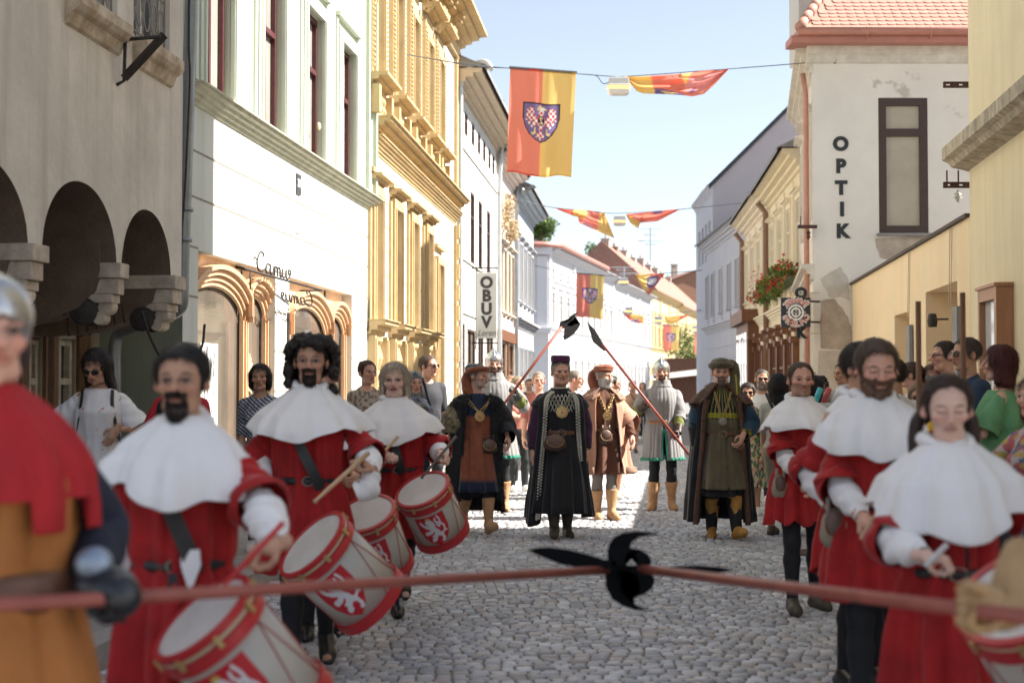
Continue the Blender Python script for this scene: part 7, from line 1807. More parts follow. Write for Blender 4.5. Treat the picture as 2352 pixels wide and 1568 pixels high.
# 5 smiling companion right
Yd = 9.75
s = Fig('smiling short haired man in white cape beside the lord in olive', 1836, 838, Yd, face=2, smile=1, skin='pink', headturn=0, H=1.70)
s.set_arm(-1, s.W(1838, 1095, Yd - .27), (-.8, .7, -.5), hand='loose', palm=(0, .2, -1), hdir=(.6, -.1, -.6)); s.set_arm(1, (.24, -.18, .95), (.9, .6, 0), hand='relaxed')
s.set_leg(-1, (-.08, -.10, .085), toe=2); s.set_leg(1, (.13, .12, .085), toe=18)
s.body(beard=((.10, .06, .04), 'stubble'), hair=(.10, .06, .04), brow=(.08, .05, .03)); s.hair('short', (.11, .065, .042), hl=-.004, vol=-.002)
redman(s, hem=.70, seed=13, low=1.27, capew=.80, sleeves=((0, 1.0), (0, 1.0)), cw=1.15); s.shoes(M_olshoe); pouch(s, -.17, .90, -.08, .05, .15, mat('canvas_bag', (.35, .31, .24), .9, noise=.3, nscale=9))
# 6 bearded man right
Yd = 6.45
s = Fig('bearded man looking down, eyes closed, in white cape, right of centre', 2016, 783, Yd, face=-6, skin='pink', nod=12, headturn=4, H=1.755)
s.set_arm(-1, s.W(1985, 1190, Yd - .25), (-.8, .7, -.5), hand='grip', palm=(0, .2, -1), hdir=(.55, -.5, -.45)); s.set_arm(1, (.30, -.1, 1.0), (.9, .6, 0))
s.set_leg(-1, (-.10, -.15, .085), toe=4); s.set_leg(1, (.10, .2, .085), toe=12)
s.body(beard=((.13, .07, .045), 'full', .006), hair=(.09, .05, .035), brow=(.09, .05, .03), closed=True); s.hair('short', (.10, .058, .04), hl=-.002, vol=.004)
redman(s, hem=.66, seed=17, low=1.25, capew=.74, fr=-.01, cw=1.15); s.shoes(M_bshoe); baldric(s, 14, 1.27, 30, 1.1, .05); pouch(s, -.20, .92, -.06, .06, .16, mat('canvas_bag', (.35, .31, .24), .9, noise=.3, nscale=9))
stick('short pale drumstick in the bearded man\'s hand', P(2008, 1185, 6.1), P(1976, 1238, 6.1), WOODS, .010)
# 7 dark haired man behind him
Yd = 7.3
s = Fig('dark haired man in white cape mostly hidden behind the bearded man', 1978, 785, Yd, face=20, skin='tan', headturn=15, H=1.76)
s.set_arm(-1, (-.26, -.1, .95), (-.8, .7, -.5)); s.body(hair=(.03, .02, .016)); s.hair('short', (.03, .02, .017), vol=.006, hl=.01); redman(s, hem=.66, seed=19, low=1.27, capew=.62); s.shoes(M_bshoe)
# 8 girl front right
Yd = 4.95
s = Fig('girl with dark brown ponytail and lowered eyes in a wide white cape, front right', 2188, 862, Yd, face=-5, fem=1, skin='pale', nod=8, headturn=-4, smile=.8, H=1.585)
s.set_arm(-1, s.W(2132, 1272, Yd - .30), (-.9, .3, -.4), hand='grip', palm=(0, .2, -1), hdir=(.8, -.35, -.1)); s.set_arm(1, (.30, -.1, .95), (.9, .6, 0))
s.set_leg(-1, (-.10, 0, .085)); s.set_leg(1, (.10, .1, .085))
s.body(brow=(.07, .04, .03), hair=(.05, .03, .022), closed=True, lips=(.48, .22, .18)); s.hair('pony', (.050, .027, .02), vol=.0, hl=-.006)
s.htube('ponytail', [(.05, .10, .0), (.09, .09, -.06), (.10, .07, -.14), (.10, .05, -.20)], [.02, .03, .025, .01], hairmat('hair_girl', (.05, .027, .02))); s.htube('ponytail', [(-.05, .10, .0), (-.09, .08, -.06), (-.105, .06, -.12), (-.12, .04, -.18)], [.02, .028, .024, .008], hairmat('hair_girl', (.05, .027, .02)))
redman(s, hem=.62, seed=23, low=1.20, capew=.86, fr=-.03, cw=1.0); s.shoes(M_bshoe)
mb = MB(); c = on(.3, .21, 2, 1.24, .02) * s.k; mb.tube([c + np.array((0, 0, .08)), c + np.array((.0, -.01, -.16))], .006, 6); mk('cape_cord', mb.v, mb.f, M_leather, s.root)
stick('silver whistle stick held in the girl\'s hand', P(2175, 1250, 4.6), P(2125, 1300, 4.58), mat('silver_stick', (.6, .58, .58), .4), .010)
# ------------------------------------------------------------------ soldiers at the very front
Yd = 3.40
s = Fig('soldier in steel helmet, red jagged mantle and orange tunic cut by the left edge', -14, 640, Yd, face=10, skin='pink', headturn=24, extra=.02, H=1.80, shoulders=.84)
s.set_arm(1, s.W(232, 1340, Yd - .02), (.5, .9, -.2), hand='grip', palm=(0, -.3, -1), hdir=(.65, -.5, -.35)); s.set_arm(-1, (-.3, -.1, .9), (-.6, .6, 0))
s.body(h=.012, gloves=(.012, .013, .016), shadow=(.10, .05, .035), brow=(.03, .02, .015))
def helmet(s, m=None, cheek=True, comb=1):
    m = m or mat('helmet_steel', (.50, .50, .50), .28, metal=.85, noise=.2, nscale=12, bump=.0006, bscale=30)
    S = SDF(.004, .006); S.ell((0, .012, .040), (.093, .112, .098), k=.01); S.cone((0, .015, .09), (0, .02, .120 + .028 * comb), .045, .012, k=.05)
    if cheek: S.ell((0, .035, -.03), (.090, .092, .098), k=.02)
    S.ell((0, .012, .030), (.084, .101, .090), k=.004, sub=True); S.ell((0, .03, -.06), (.083, .088, .11), k=.004, sub=True); S.cone((0, .02, -.1), (0, .03, -.3), .088, k=.004); S.p[-1] = S.p[-1][:6] + (-1,)
    S.ell((0, -.130, -.042), (.066, .105, .082), k=.006, sub=True)
    S.cut(lambda V, X, Y, Z: np.maximum(V, (-.088 - Z) + 0 * X)); o = s.headpart('helmet', S, m)
    mb = MB(); pts = [(0, -.108 * math.cos(t) + .012, .040 + .102 * math.sin(t) + (.035 * max(comb, 0) * max(0, math.sin(t)) ** 6)) for t in np.linspace(.35, math.pi - .2, 18)]
    v, f = tube(pts, .005, 6); mk('helmet_ridge', s.R(np.array([tuple(p) for p in v])), f, m, s.root)
    # arched brow rim
    pts = [(.072 * math.sin(t), -.092 + .04 * abs(math.sin(t)) ** 2, .030 + .014 * math.cos(t) - .13 * max(0, abs(math.sin(t)) - .85)) for t in np.linspace(-1.5, 1.5, 20)]
    v, f = tube(pts, .004, 6); mk('helmet_rim', s.R(np.array([tuple(p) for p in v])), f, m, s.root)
    return o
helmet(s, comb=-.4); S = SDF(.006, .012); S.ell((0, .02, -.02), (.088, .09, .115)); S.ell((0, -.10, -.03), (.062, .07, .10), k=.008, sub=True); s.headpart('coif', S, mat('coif_dark', (.03, .015, .018), .9))
M_orange = cloth('orange_wool', (.42, .15, .035)); M_navy = cloth('navy_wool', (.012, .016, .035)); M_redw = cloth('scarlet_wool', (.42, .012, .018), noise=.2)
s.loft('tunic', [(1.46, .10, .09), (1.42, .17, .12), (1.3, .20, .15), (1.15, .20, .155), (1.05, .185, .145), (.95, .22, .17), (.7, .26, .20), (.45, .30, .22)], M_orange, amp=[0, .003, .006, .008, .005, .01, .02, .028], seed=3)
n = 9; s.loft('mantle', [(1.53, .075, .080), (1.50, .12, .11), (1.47, .16, .135), (1.42, .205, .165), (1.34, .228, .185), (1.27, .240, .195), (1.262, .241, .196)], M_redw, amp=[0, .004, .006, .01, .014, .016, .016], seed=4, hem=lambda th: -.075 * (np.cos(th * 8) > 0) * 1.0, nseg=180)
s.sleeve(1, .1, 1.9, [.06, .07, .072, .066, .055], M_navy, name='sleeve', wr=.008); s.sleeve(-1, .1, 1.9, [.085, .085, .075, .06], M_navy, name='sleeve', wr=.01)
belt(s, .20, .155, 1.05, .09, M_brle, buckle=False); s.trousers(M_navy); s.shoes(M_brle, boot=.2)
a, e, w_ = s.arm[1]; S = SDF(.006, .014); d = (w_ - e) / np.linalg.norm(w_ - e); S.cone(w_ - d * .07, w_ + d * .02, .052, .046); hd = s.hands[1][1]; S.ell(w_ + hd * .06, (.062, .060, .062)); S.ell(w_ + hd * .075 + np.array((.02, -.03, .0)), (.045, .04, .05)); s.part('glove', S, mat('black_glove', (.015, .017, .022), .35, noise=.4, nscale=15, spec=.6), .003, 50)
S = SDF(.005, .01); S.ell(w_ + np.array((.005, -.035, .045)), (.045, .03, .04)); s.part('glove_plate', S, mat('glove_plate', (.25, .30, .38), .35, metal=.5), 0)
handL = s.world(w_ + s.hands[1][1] * .07 * s.k)
# right soldier, mostly outside the frame
s = Fig('soldier mostly outside the right edge, only tan leather gauntlet and navy sleeve in view', 2700, 700, 3.45, face=-20, skin='tan', H=1.78)
s.set_arm(-1, s.W(2290, 1400, 3.30), (-.2, .3, -.9), hand='grip', palm=(0, -.2, -1), hdir=(-.72, -.45, .05)); s.set_arm(1, (.3, -.1, .9), (.6, .6, 0))
s.body(gloves=(.42, .26, .12)); s.hair('short', (.05, .03, .02)); helmet(s)
s.loft('tunic', [(1.46, .10, .09), (1.42, .17, .12), (1.3, .20, .15), (1.15, .20, .155), (1.05, .185, .145), (.95, .22, .17), (.7, .26, .20), (.45, .30, .22)], M_redw, amp=[0, .003, .006, .008, .005, .01, .02, .028], seed=6)
s.sleeve(-1, .1, 1.62, [.085, .085, .075, .065], M_navy, wr=.008); s.sleeve(1, .1, 1.9, [.085, .085, .075, .055], M_navy, wr=.008); s.trousers(M_navy); s.shoes(M_brle, boot=.2)
M_tang = mat('tan_gauntlet', (.44, .27, .13), .7, noise=.25, nscale=10, bump=.002)
a, e, w_ = s.arm[-1]; d = (w_ - e) / np.linalg.norm(w_ - e); hd = s.hands[-1][1]
s.tube('gauntlet_cuff', [w_ - d * .15, w_ - d * .06, w_ + d * .01, w_ + hd * .05], [.085, .068, .050, .045], M_tang, wr=.003)
hv, hf = hand_mesh('grip'); M3 = None
S = SDF(.005, .008); S.ell(w_ + hd * .055, (.050, .046, .052)); 
up = np.array((0, 0, 1.)); sdv = np.cross(hd, up)
for i in range(4):
    b = w_ + hd * (.045 + .0) + up * (.034 - .023 * i) * .9 ; b = w_ + hd * .05 + sdv * 0 + np.array((0, 0, .036 - .024 * i)); S.cone(b + hd * .03, b + hd * .062 - np.array((0, .02, 0)), .015, .0135, k=.004)
S.cone(w_ + hd * .02 + np.array((0, -.03, .03)), w_ + hd * .10 + np.array((0, -.035, .05)), .017, .013, k=.006); s.part('glove', S, M_tang, .0015, 60)
handR = s.world(w_ + hd * .075)
xc = P(1435, 1305, 5.32)
q = lambda x, y: (x * .2396 + 1151.5, y * .2396 + 1163.75)
dirA = (xc - handL).normalized(); dirB = (P(1455, 1300, 5.28) - handR).normalized()
A0 = handL - dirA * .55; A1 = P(1395, 1308, 5.35)
halberd('foreground halberd whose red pole comes from the left soldier\'s black glove', A0, A1, .0165,
        [('axe_blade', [q(*p) for p in ((990, 560), (1080, 540), (1240, 560), (1330, 560), (1345, 610), (1270, 640), (1190, 640), (1150, 690), (1135, 770), (1180, 850), (1280, 930), (1420, 995), (1280, 985), (1160, 945), (1060, 880), (1005, 780), (995, 660))]),
         ('back_spike', [q(*p) for p in ((1020, 560), (1015, 430), (1030, 360), (1080, 290), (1160, 248), (1300, 232), (1420, 240), (1540, 270), (1420, 272), (1320, 290), (1255, 330), (1230, 390), (1180, 440), (1170, 560))]),
         ('spear_point', [q(*p) for p in ((1300, 575), (1520, 590), (1700, 566), (1900, 560), (2100, 578), (2235, 606), (2050, 636), (1850, 622), (1700, 605), (1520, 622), (1300, 612))])], 5.35, th=.008, mt=mat('blackened_iron', (.006, .007, .008), .85, spec=.1))
B0 = handR - dirB * .5; B1 = P(1475, 1306, 5.30)
halberd('foreground halberd whose red pole comes from the right soldier\'s tan gauntlet', B0, B1, .0175,
        [('spear_point', [q(*p) for p in ((250, 415), (330, 392), (450, 385), (620, 402), (800, 445), (1000, 505), (1100, 520), (1100, 600), (990, 598), (800, 592), (560, 545), (400, 482))]),
         ('axe_blade', [q(*p) for p in ((1100, 610), (1180, 600), (1290, 640), (1325, 720), (1330, 790), (1270, 870), (1380, 830), (1450, 770), (1475, 700), (1450, 650), (1360, 600))]),
         ('back_spike', [q(*p) for p in ((1040, 400), (1180, 383), (1330, 405), (1410, 455), (1445, 520), (1420, 560), (1300, 560), (1310, 500), (1270, 445), (1200, 440), (1180, 500), (1190, 560), (1060, 570))])], 5.30, th=.008, mt=mat('blackened_iron', (.006, .007, .008), .85))
ax = Vector((-.5, -.35, .75)).normalized(); drum('drum corner cut off by the bottom right edge', P(2400, 1480, 4.2), ax, (1, -.1, .35), r=.18, h=.38)
# ------------------------------------------------------------------ lords of the centre
def coat(s, m, zt=1.46, hem=.25, gap=(24, 30, 34, 36, 36, 40), amp=.02, w=(.13, .215, .25, .26, .29, .33), b=(.10, .15, .17, .175, .19, .22), seed=0, name='coat', hemf=None, col=None):
    zs = [zt, zt - .045, 1.30, 1.05, .70, hem]
    return s.loft(name, [(z, a, bb) for z, a, bb in zip(zs, w, b)], m, gap=gap, amp=[.002, .004, .008, .012, amp, amp * 1.25], folds=[(5, .6), (9, .7), (15, .5)], seed=seed, hem=hemf, solid=.01, nseg=120, rows=54, col=col)
M_blkv = velvet('black_velvet', (.010, .010, .014)); M_purp = velvet('purple_velvet', (.055, .010, .050)); M_terra = velvet('terracotta_velvet', (.30, .085, .04)); M_navyv = velvet('navy_velvet', (.010, .018, .045))
M_salm = cloth('salmon_wool', (.58, .29, .20), sheen=.2); M_brnv = velvet('brown_velvet', (.13, .045, .022)); M_olive = velvet('olive_velvet', (.13, .105, .060)); M_bluev = velvet('petrol_velvet', (.010, .05, .10))
M_furb = mat('black_fur', (.012, .012, .015), .7, noise=.5, nscale=40); M_furbr = mat('brown_fur', (.12, .055, .035), .75, noise=.5, nscale=30, bump=.004)
M_furp = mat('pinkish_fur', (.36, .20, .14), .8, noise=.4, nscale=30, bump=.004); M_broc = mat('gold_brocade', (.30, .24, .12), .6, rgb2=(.02, .02, .025), nscale=26, bump=.002)
# fur coated lord (left)
Yd = 14.7
s = Fig('lord in black fur coat and terracotta tunic with a draped terracotta turban, looking right', 1090, 829, Yd, face=14, skin='pink', headturn=42, extra=.0, H=1.76, fat=.2)
s.set_arm(-1, (-.30, -.02, .82), (-.5, .6, -.2)); s.set_arm(1, (.31, -.14, .98), (.8, .6, 0))
s.set_leg(1, (.10, -.22, .12), toe=10, pitch=-22); s.set_leg(-1, (-.06, .28, .17), pitch=30)
s.body(beard=((.40, .36, .33), 'stubble'), brow=(.22, .17, .13), hair=(.3, .25, .2))
s.hair('short', (.32, .26, .21), vol=-.002)
def tcol(v):
    z = v[:, 2]; c = np.tile(np.array((.30, .085, .04)), (len(v), 1)); c[z > 1.215] = (.010, .020, .055); c[z < .56] = (.010, .018, .05); return c
M_velattr = velvet('banded_velvet', (1, 1, 1), attr=True)
s.loft('tunic', [(1.47, .09, .08), (1.42, .165, .115), (1.30, .185, .15), (1.12, .175, .155), (1.03, .165, .15), (.98, .18, .16), (.75, .19, .20, 0, -.04), (.46, .22, .23, 0, -.07)], M_velattr, amp=[0, .003, .005, .008, .006, .008, .014, .018], seed=31, col=tcol)
coat(s, M_furb, hem=.36, seed=32, w=(.15, .24, .275, .27, .28, .30), b=(.11, .16, .175, .17, .18, .20), gap=(26, 30, 30, 32, 34, 42), amp=.02, name='fur_coat', hemf=lambda th: -.12 * (np.cos(th * 1.0 + .9) < -.2))
fur(s, 'fur_strands', s.last[0], 9000, .035, M_furb, seed=1)
s.sleeve(-1, .02, 1.3, [.10, .13, .14, .10], M_broc, name='brocade_sleeve', wr=.01); s.sleeve(1, .02, 1.85, [.10, .115, .12, .11, .09], M_furb, name='fur_sleeve', wr=.012)
vv = np.array([tuple(v.co) for v in bpy.data.objects[-1].data.vertices]) if False else None
s.htube('turban_brim', [(.084 * math.sin(t), .012 - .102 * math.cos(t), .058 + .012 * math.cos(t)) for t in np.linspace(0, 2 * math.pi, 24)], [.024, .030, .024, .030, .024], M_terra, wr=.004)
S = SDF(.005, .02); S.ell((0, .03, .075), (.075, .085, .045)); S.ell((-.02, .09, .07), (.05, .05, .05)); s.headpart('turban_crown', S, mat('teal_velvet', (.015, .07, .085), .8, sheen=.4, noise=.3, nscale=10), .003)
s.htube('turban_tail', [(-.02, .085, .065), (-.035, .115, .0), (-.045, .11, -.07), (-.055, .075, -.15), (-.065, .035, -.22)], [.025, .042, .052, .056, .04], M_terra, wr=.008)
chain(s, .165, .140, 1.40, 1.27, th=40); medallion(s, .165, .155, 1.235, .055); pouch(s, .10, .935, -.175, .085, .13); belt(s, .172, .158, 1.02, .035, M_terra, buckle=False)
s.loft('hose_skirt', [(.60, .15, .13), (.48, .16, .14), (.40, .15, .13)], M_blkh, amp=[0, .01, .012]); S = SDF(.011, .03)
for q in (1, -1): s.g_leg(S, q, .006)
s.part('hose', S, M_blkh); s.shoes(M_tanboot, boot=.28, w=1.05)
# black robed lord with the purple toque (centre)
Yd = 14.4
s = Fig('grey haired lord in black robe, purple pillbox hat and gold medallion at the centre', 1283, 826, Yd, face=4, skin='pink', headturn=6, smile=.4, H=1.80, fat=.9)
s.set_arm(-1, s.W(1222, 1040, Yd - .06), (-.6, .6, 0), hand='relaxed'); s.set_arm(1, s.W(1345, 1033, Yd + .02), (.6, .6, 0), hand='relaxed')
s.set_leg(-1, (-.06, -.14, .095), toe=8, pitch=-8); s.set_leg(1, (.09, .06, .085), toe=6)
s.body(brow=(.45, .38, .30), hair=(.5, .45, .38), lips=(.42, .17, .14)); s.hair('short', (.50, .44, .36), vol=0)
s.loft('robe', [(1.49, .085, .085), (1.43, .17, .12), (1.30, .195, .165), (1.15, .195, .185), (1.06, .185, .18), (1.0, .195, .185), (.70, .23, .22, 0, -.03), (.26, .28, .26, 0, -.06)], M_blkv, amp=[0, .002, .004, .006, .005, .008, .018, .024], seed=41)
coat(s, M_blkv, hem=.22, seed=42, w=(.14, .225, .245, .245, .275, .33), b=(.10, .155, .19, .20, .21, .25), gap=(30, 34, 36, 40, 44, 40), amp=.018, name='overcoat', hemf=lambda th: -.10 * np.exp(-((th - 5.2) / .5) ** 2))
for q in (1, -1):
    s.sleeve(q, .02, 1.9, [.085, .092, .088, .075, .055], M_purp, wr=.009, seed=q); s.sleeve(q, 1.84, 1.95, [.050, .048], M_blkv, name='cuff', wr=0)
    s.sleeve(q, 0, .35, [.10, .105], M_blkv, name='shoulder_cap', wr=.004)
# toque
S = SDF(.004, .008); S.cone((0, .012, .062), (0, .016, .098), .080, .082, k=.01); S.cut(lambda V, X, Y, Z: np.maximum(np.maximum(V, .045 - Z), Z - .135)); s.headpart('hat_band', S, M_blkv)
S = SDF(.004, .008); S.cone((0, .014, .10), (0, .018, .125), .084, .088, k=.01); S.cut(lambda V, X, Y, Z: np.maximum(np.maximum(V, .098 - Z), Z - .158)); s.headpart('hat', S, velvet('plum_velvet', (.09, .018, .075)), .001, 70)
M_trim = mat('silver_braid', (.62, .60, .52), .5, noise=.3, nscale=60)
for q in (1, -1):
    mb = MB(); pts = []
    for z, a_, b_, g in ((1.455, .15, .115, 30), (1.40, .225, .165, 34), (1.30, .245, .192, 36), (1.05, .245, .205, 40), (.85, .26, .21, 42), (.60, .285, .225, 43), (.35, .32, .245, 41), (.20, .335, .255, 40)): pts.append(on(a_, b_, q * (g + 1.5), z, .012) * s.k)
    pts = smoothpts(pts, 18); 
    if q > 0: pts = pts[:len(pts) * 5 // 8]
    for i, p in enumerate(pts): p = p + np.array((.012 * (1 if i % 2 else -1), 0, 0)); mb.lathe([(.001, -.012), (.013, -.004), (.013, .004), (.001, .012)], 6, org=tuple(p))
    mk('braid_trim', mb.v, mb.f, M_trim, s.root)
mb = MB()
for i in range(9):
    for sg in (1, -1):
        a0 = -42 + i * 10.5; p = [on(.19, .150 + .02 * t, a0 + sg * 21 * t, 1.43 - .17 * t, .014) * s.k for t in np.linspace(0, 1, 7)]
        p = [x for x in p if abs(math.degrees(math.atan2(x[0], -x[1]))) < 48]
        if len(p) > 2: mb.tube(p, .0042, 5)
mk('lattice_cord', mb.v, mb.f, M_trim, s.root)
chain(s, .19, .160, 1.42, 1.29, th=30, m=M_silver, n=22, r=.02); medallion(s, .19, .18, 1.255, .062); belt(s, .19, .188, 1.05, .045); pouch(s, -.07, .965, -.235, .105, .15)
s.ribbon('collar_band', [on(.085, .088, t, 1.495, .004) * s.k for t in np.linspace(-170, 170, 14)], .012, M_trim, nrm=lambda p: (p[0], p[1], 0))
S = SDF(.011, .03)
for q in (1, -1): s.g_leg(S, q, .006)
s.part('hose', S, M_blkh); s.shoes(M_olshoe, boot=.16)

# salmon coat lord
Yd = 16.4
s = Fig('white bearded lord in salmon coat with draped rust brown hood hat, looking right', 1388, 826, Yd, face=12, skin='pink', headturn=32, H=1.77, smile=.3)
s.set_arm(-1, (-.28, -.02, .85), (-.5, .6, -.2)); s.set_arm(1, (.30, -.16, .93), (.8, .6, 0), hand='relaxed')
s.set_leg(-1, (-.10, -.02, .085), toe=4); s.set_leg(1, (.05, -.12, .085), toe=10)
s.body(beard=((.66, .62, .58), 'full', .012), brow=(.5, .45, .4), hair=(.6, .55, .5)); s.hair('short', (.55, .50, .45), vol=0)
s.loft('tunic', [(1.50, .08, .08), (1.43, .165, .12), (1.30, .175, .15), (1.12, .165, .15), (1.03, .16, .145), (.95, .18, .16), (.75, .21, .18), (.52, .23, .19)], M_brnv, amp=[0, .004, .007, .006, .006, .010, .018, .022], seed=51)
coat(s, M_salm, hem=.52, seed=52, w=(.15, .24, .27, .28, .31, .34), b=(.11, .15, .165, .175, .19, .22), gap=(22, 26, 26, 26, 26, 30), amp=.024)
s.loft('fur_collar', [(1.50, .105, .10), (1.485, .16, .12), (1.45, .225, .16), (1.40, .255, .18)], M_furp, gap=(30, 32, 34, 36), amp=[.003, .004, .006, .008], solid=.02, rows=16); fur(s, 'collar_fur', s.last[0], 2500, .02, M_furp, seed=4)
for q in (1, -1):
    s.sleeve(q, .02, 1.15, [.10, .13, .16, .15], M_salm, name='wide_sleeve', wr=.012, seed=q, sag=.05); s.sleeve(q, .9, 1.9, [.06, .07, .06, .04], M_brnv, name='inner_sleeve', wr=.010)
s.loft('hem_fur', [(.60, .33, .21), (.53, .345, .222)], M_furp, gap=(30, 30), amp=[.03, .03], rows=6, solid=.02, seed=52)
S = SDF(.005, .02); S.ell((0, .012, .085), (.092, .112, .045)); S.ell((.02, -.02, .09), (.07, .09, .035)); s.headpart('hat', S, M_terra, .003); s.htube('hat_brim', [(.085 * math.sin(t), .012 - .104 * math.cos(t), .062) for t in np.linspace(0, 2 * math.pi, 24)], [.018] * 5, M_terra, wr=.002)
s.htube('hat_tail', [(-.03, .07, .075), (-.06, .10, .02), (-.065, .095, -.06), (-.07, .06, -.15), (-.07, .02, -.24), (-.075, -.02, -.31)], [.03, .05, .056, .056, .05, .03], M_terra, wr=.008)
chain(s, .17, .145, 1.42, 1.24, th=28, n=22); medallion(s, .17, .155, 1.19, .05, gem=False); pouch(s, -.02, .96, -.165, .08, .15); belt(s, .168, .15, 1.03, .04)
S = SDF(.011, .03)
for q in (1, -1): s.g_leg(S, q, .006)
s.part('stockings', S, cloth('grey_stocking', (.22, .19, .17))); s.shoes(M_tanboot, boot=.26, w=1.1)
# green lord
Yd = 14.4
s = Fig('stout lord in olive tunic, fur trimmed coat and draped olive hat, right of centre', 1652, 822, Yd, face=-2, skin='pink', headturn=-2, H=1.80, fat=1.0)
s.set_arm(-1, s.W(1598, 1050, Yd - .05), (-.6, .6, 0), hand='relaxed'); s.set_arm(1, s.W(1704, 1000, Yd - .20), (.9, .5, 0), hand='loose', palm=(-1, .2, -.3), hdir=(-.3, -.4, -.8))
s.set_leg(-1, (-.08, .05, .085), toe=4); s.set_leg(1, (.14, -.22, .10), toe=22, pitch=-16)
s.body(beard=((.25, .20, .17), 'goatee', .004), brow=(.10, .07, .05), hair=(.2, .16, .13), shadow=(.22, .11, .09)); s.hair('short', (.16, .12, .10), vol=-.002)
def gcol(v):
    x, z = v[:, 0], v[:, 2]; c = np.tile(np.array((.135, .110, .062)), (len(v), 1)); up = z > 1.205; c[up] = (.008, .011, .030)
    yl = (np.abs(((np.arctan2(x, -v[:, 1]) * 180 / math.pi + 6) % 12) - 6) < 1.6) | (np.abs(z - 1.25) < .008) | (np.abs(z - 1.225) < .007); c[up & yl & (v[:, 1] < .03)] = (.42, .38, .02); return c
s.loft('tunic', [(1.49, .085, .085), (1.43, .17, .12), (1.30, .19, .165), (1.20, .195, .185), (1.10, .195, .19), (1.04, .185, .182), (.98, .205, .195), (.75, .225, .225, 0, -.03), (.50, .245, .25, 0, -.06)], M_velattr, amp=[0, .002, .003, .006, .010, .006, .012, .014, .018], seed=61, col=gcol, nseg=220, rows=110)
s.loft('underskirt', [(.60, .18, .18, 0, -.04), (.52, .20, .22, 0, -.05), (.43, .21, .23, 0, -.06)], M_blkv, amp=[0, .012, .016], seed=3)
coat(s, M_blkv, hem=.17, seed=62, w=(.15, .235, .265, .27, .30, .34), b=(.11, .155, .18, .19, .21, .24), gap=(24, 30, 36, 38, 38, 40), amp=.02)
s.loft('fur_collar', [(1.525, .085, .09), (1.505, .13, .115), (1.46, .205, .155), (1.40, .265, .19), (1.33, .285, .205)], M_furbr, gap=(26, 30, 34, 38, 46), amp=[.002, .003, .006, .01, .012], solid=.025, rows=20); fur(s, 'collar_fur', s.last[0], 6000, .028, M_furbr, seed=5, w=.005)
for q in (1, -1):
    pts = [on(a_, b_, q * g, z, .014) * s.k for z, a_, b_, g in ((1.38, .25, .18, 36), (1.20, .268, .185, 40), (.95, .275, .195, 42), (.70, .30, .21, 44), (.40, .325, .23, 45.5), (.15, .342, .242, 46))]
    s.tube('fur_edge', pts, [.030, .024, .024, .028, .030], M_furbr, wr=.004, nseg=12)
    s.sleeve(q, .02, 1.85, [.10, .115, .11, .09, .06], M_bluev if q > 0 else M_blkv, wr=.011, seed=q + 8)
    s.sleeve(q, .03, 1.1, [.103, .119, .113, .10], M_bluev, name='sleeve_panel', wr=.011, seed=q + 8) if q < 0 else None
    s.sleeve(q, 1.66, 1.9, [.068, .066, .056], mat('striped_cuff', (.40, .36, .02), .7, rgb2=(.01, .012, .02), nscale=14, stretch=(1, 1, 3)), name='cuff', wr=.003)
M_ol = velvet('olive_hat', (.105, .085, .045)); s.htube('hat_brim', [(.088 * math.sin(t), .012 - .108 * math.cos(t), .062 + .006 * math.cos(t)) for t in np.linspace(0, 2 * math.pi, 26)], [.028] * 5, M_ol, wr=.003)
S = SDF(.005, .02); S.ell((0, .012, .090), (.088, .105, .048)); s.headpart('hat', S, M_ol, .003)
s.htube('hat_tail', [(.07, .03, .10), (.115, .02, .06), (.125, .0, -.04), (.12, -.04, -.14), (.125, -.07, -.24), (.135, -.09, -.32)], [.03, .045, .045, .05, .045, .03], M_ol, wr=.005)
s.ribbon('tail_stripe', [tuple(p) for p in s.R(np.array([(.125, -.05, -.02), (.13, -.085, -.12), (.135, -.115, -.22), (.14, -.125, -.31)]))], .012, mat('yellow_stripe', (.42, .38, .02), .7), nrm=(.3, -1, 0))
chain(s, .185, .165, 1.45, 1.20, th=24, n=44, r=.010, tr=.003); medallion(s, .19, .19, 1.165, .042, m=M_silver, gem=False); belt(s, .192, .190, 1.04, .045); pouch(s, .16, .94, -.16, .06, .12, M_brle)
S = SDF(.011, .03)
for q in (1, -1): s.g_leg(S, q, .02)
s.part('hose', S, M_blkh); s.shoes(M_ochre, boot=.33, w=1.15)
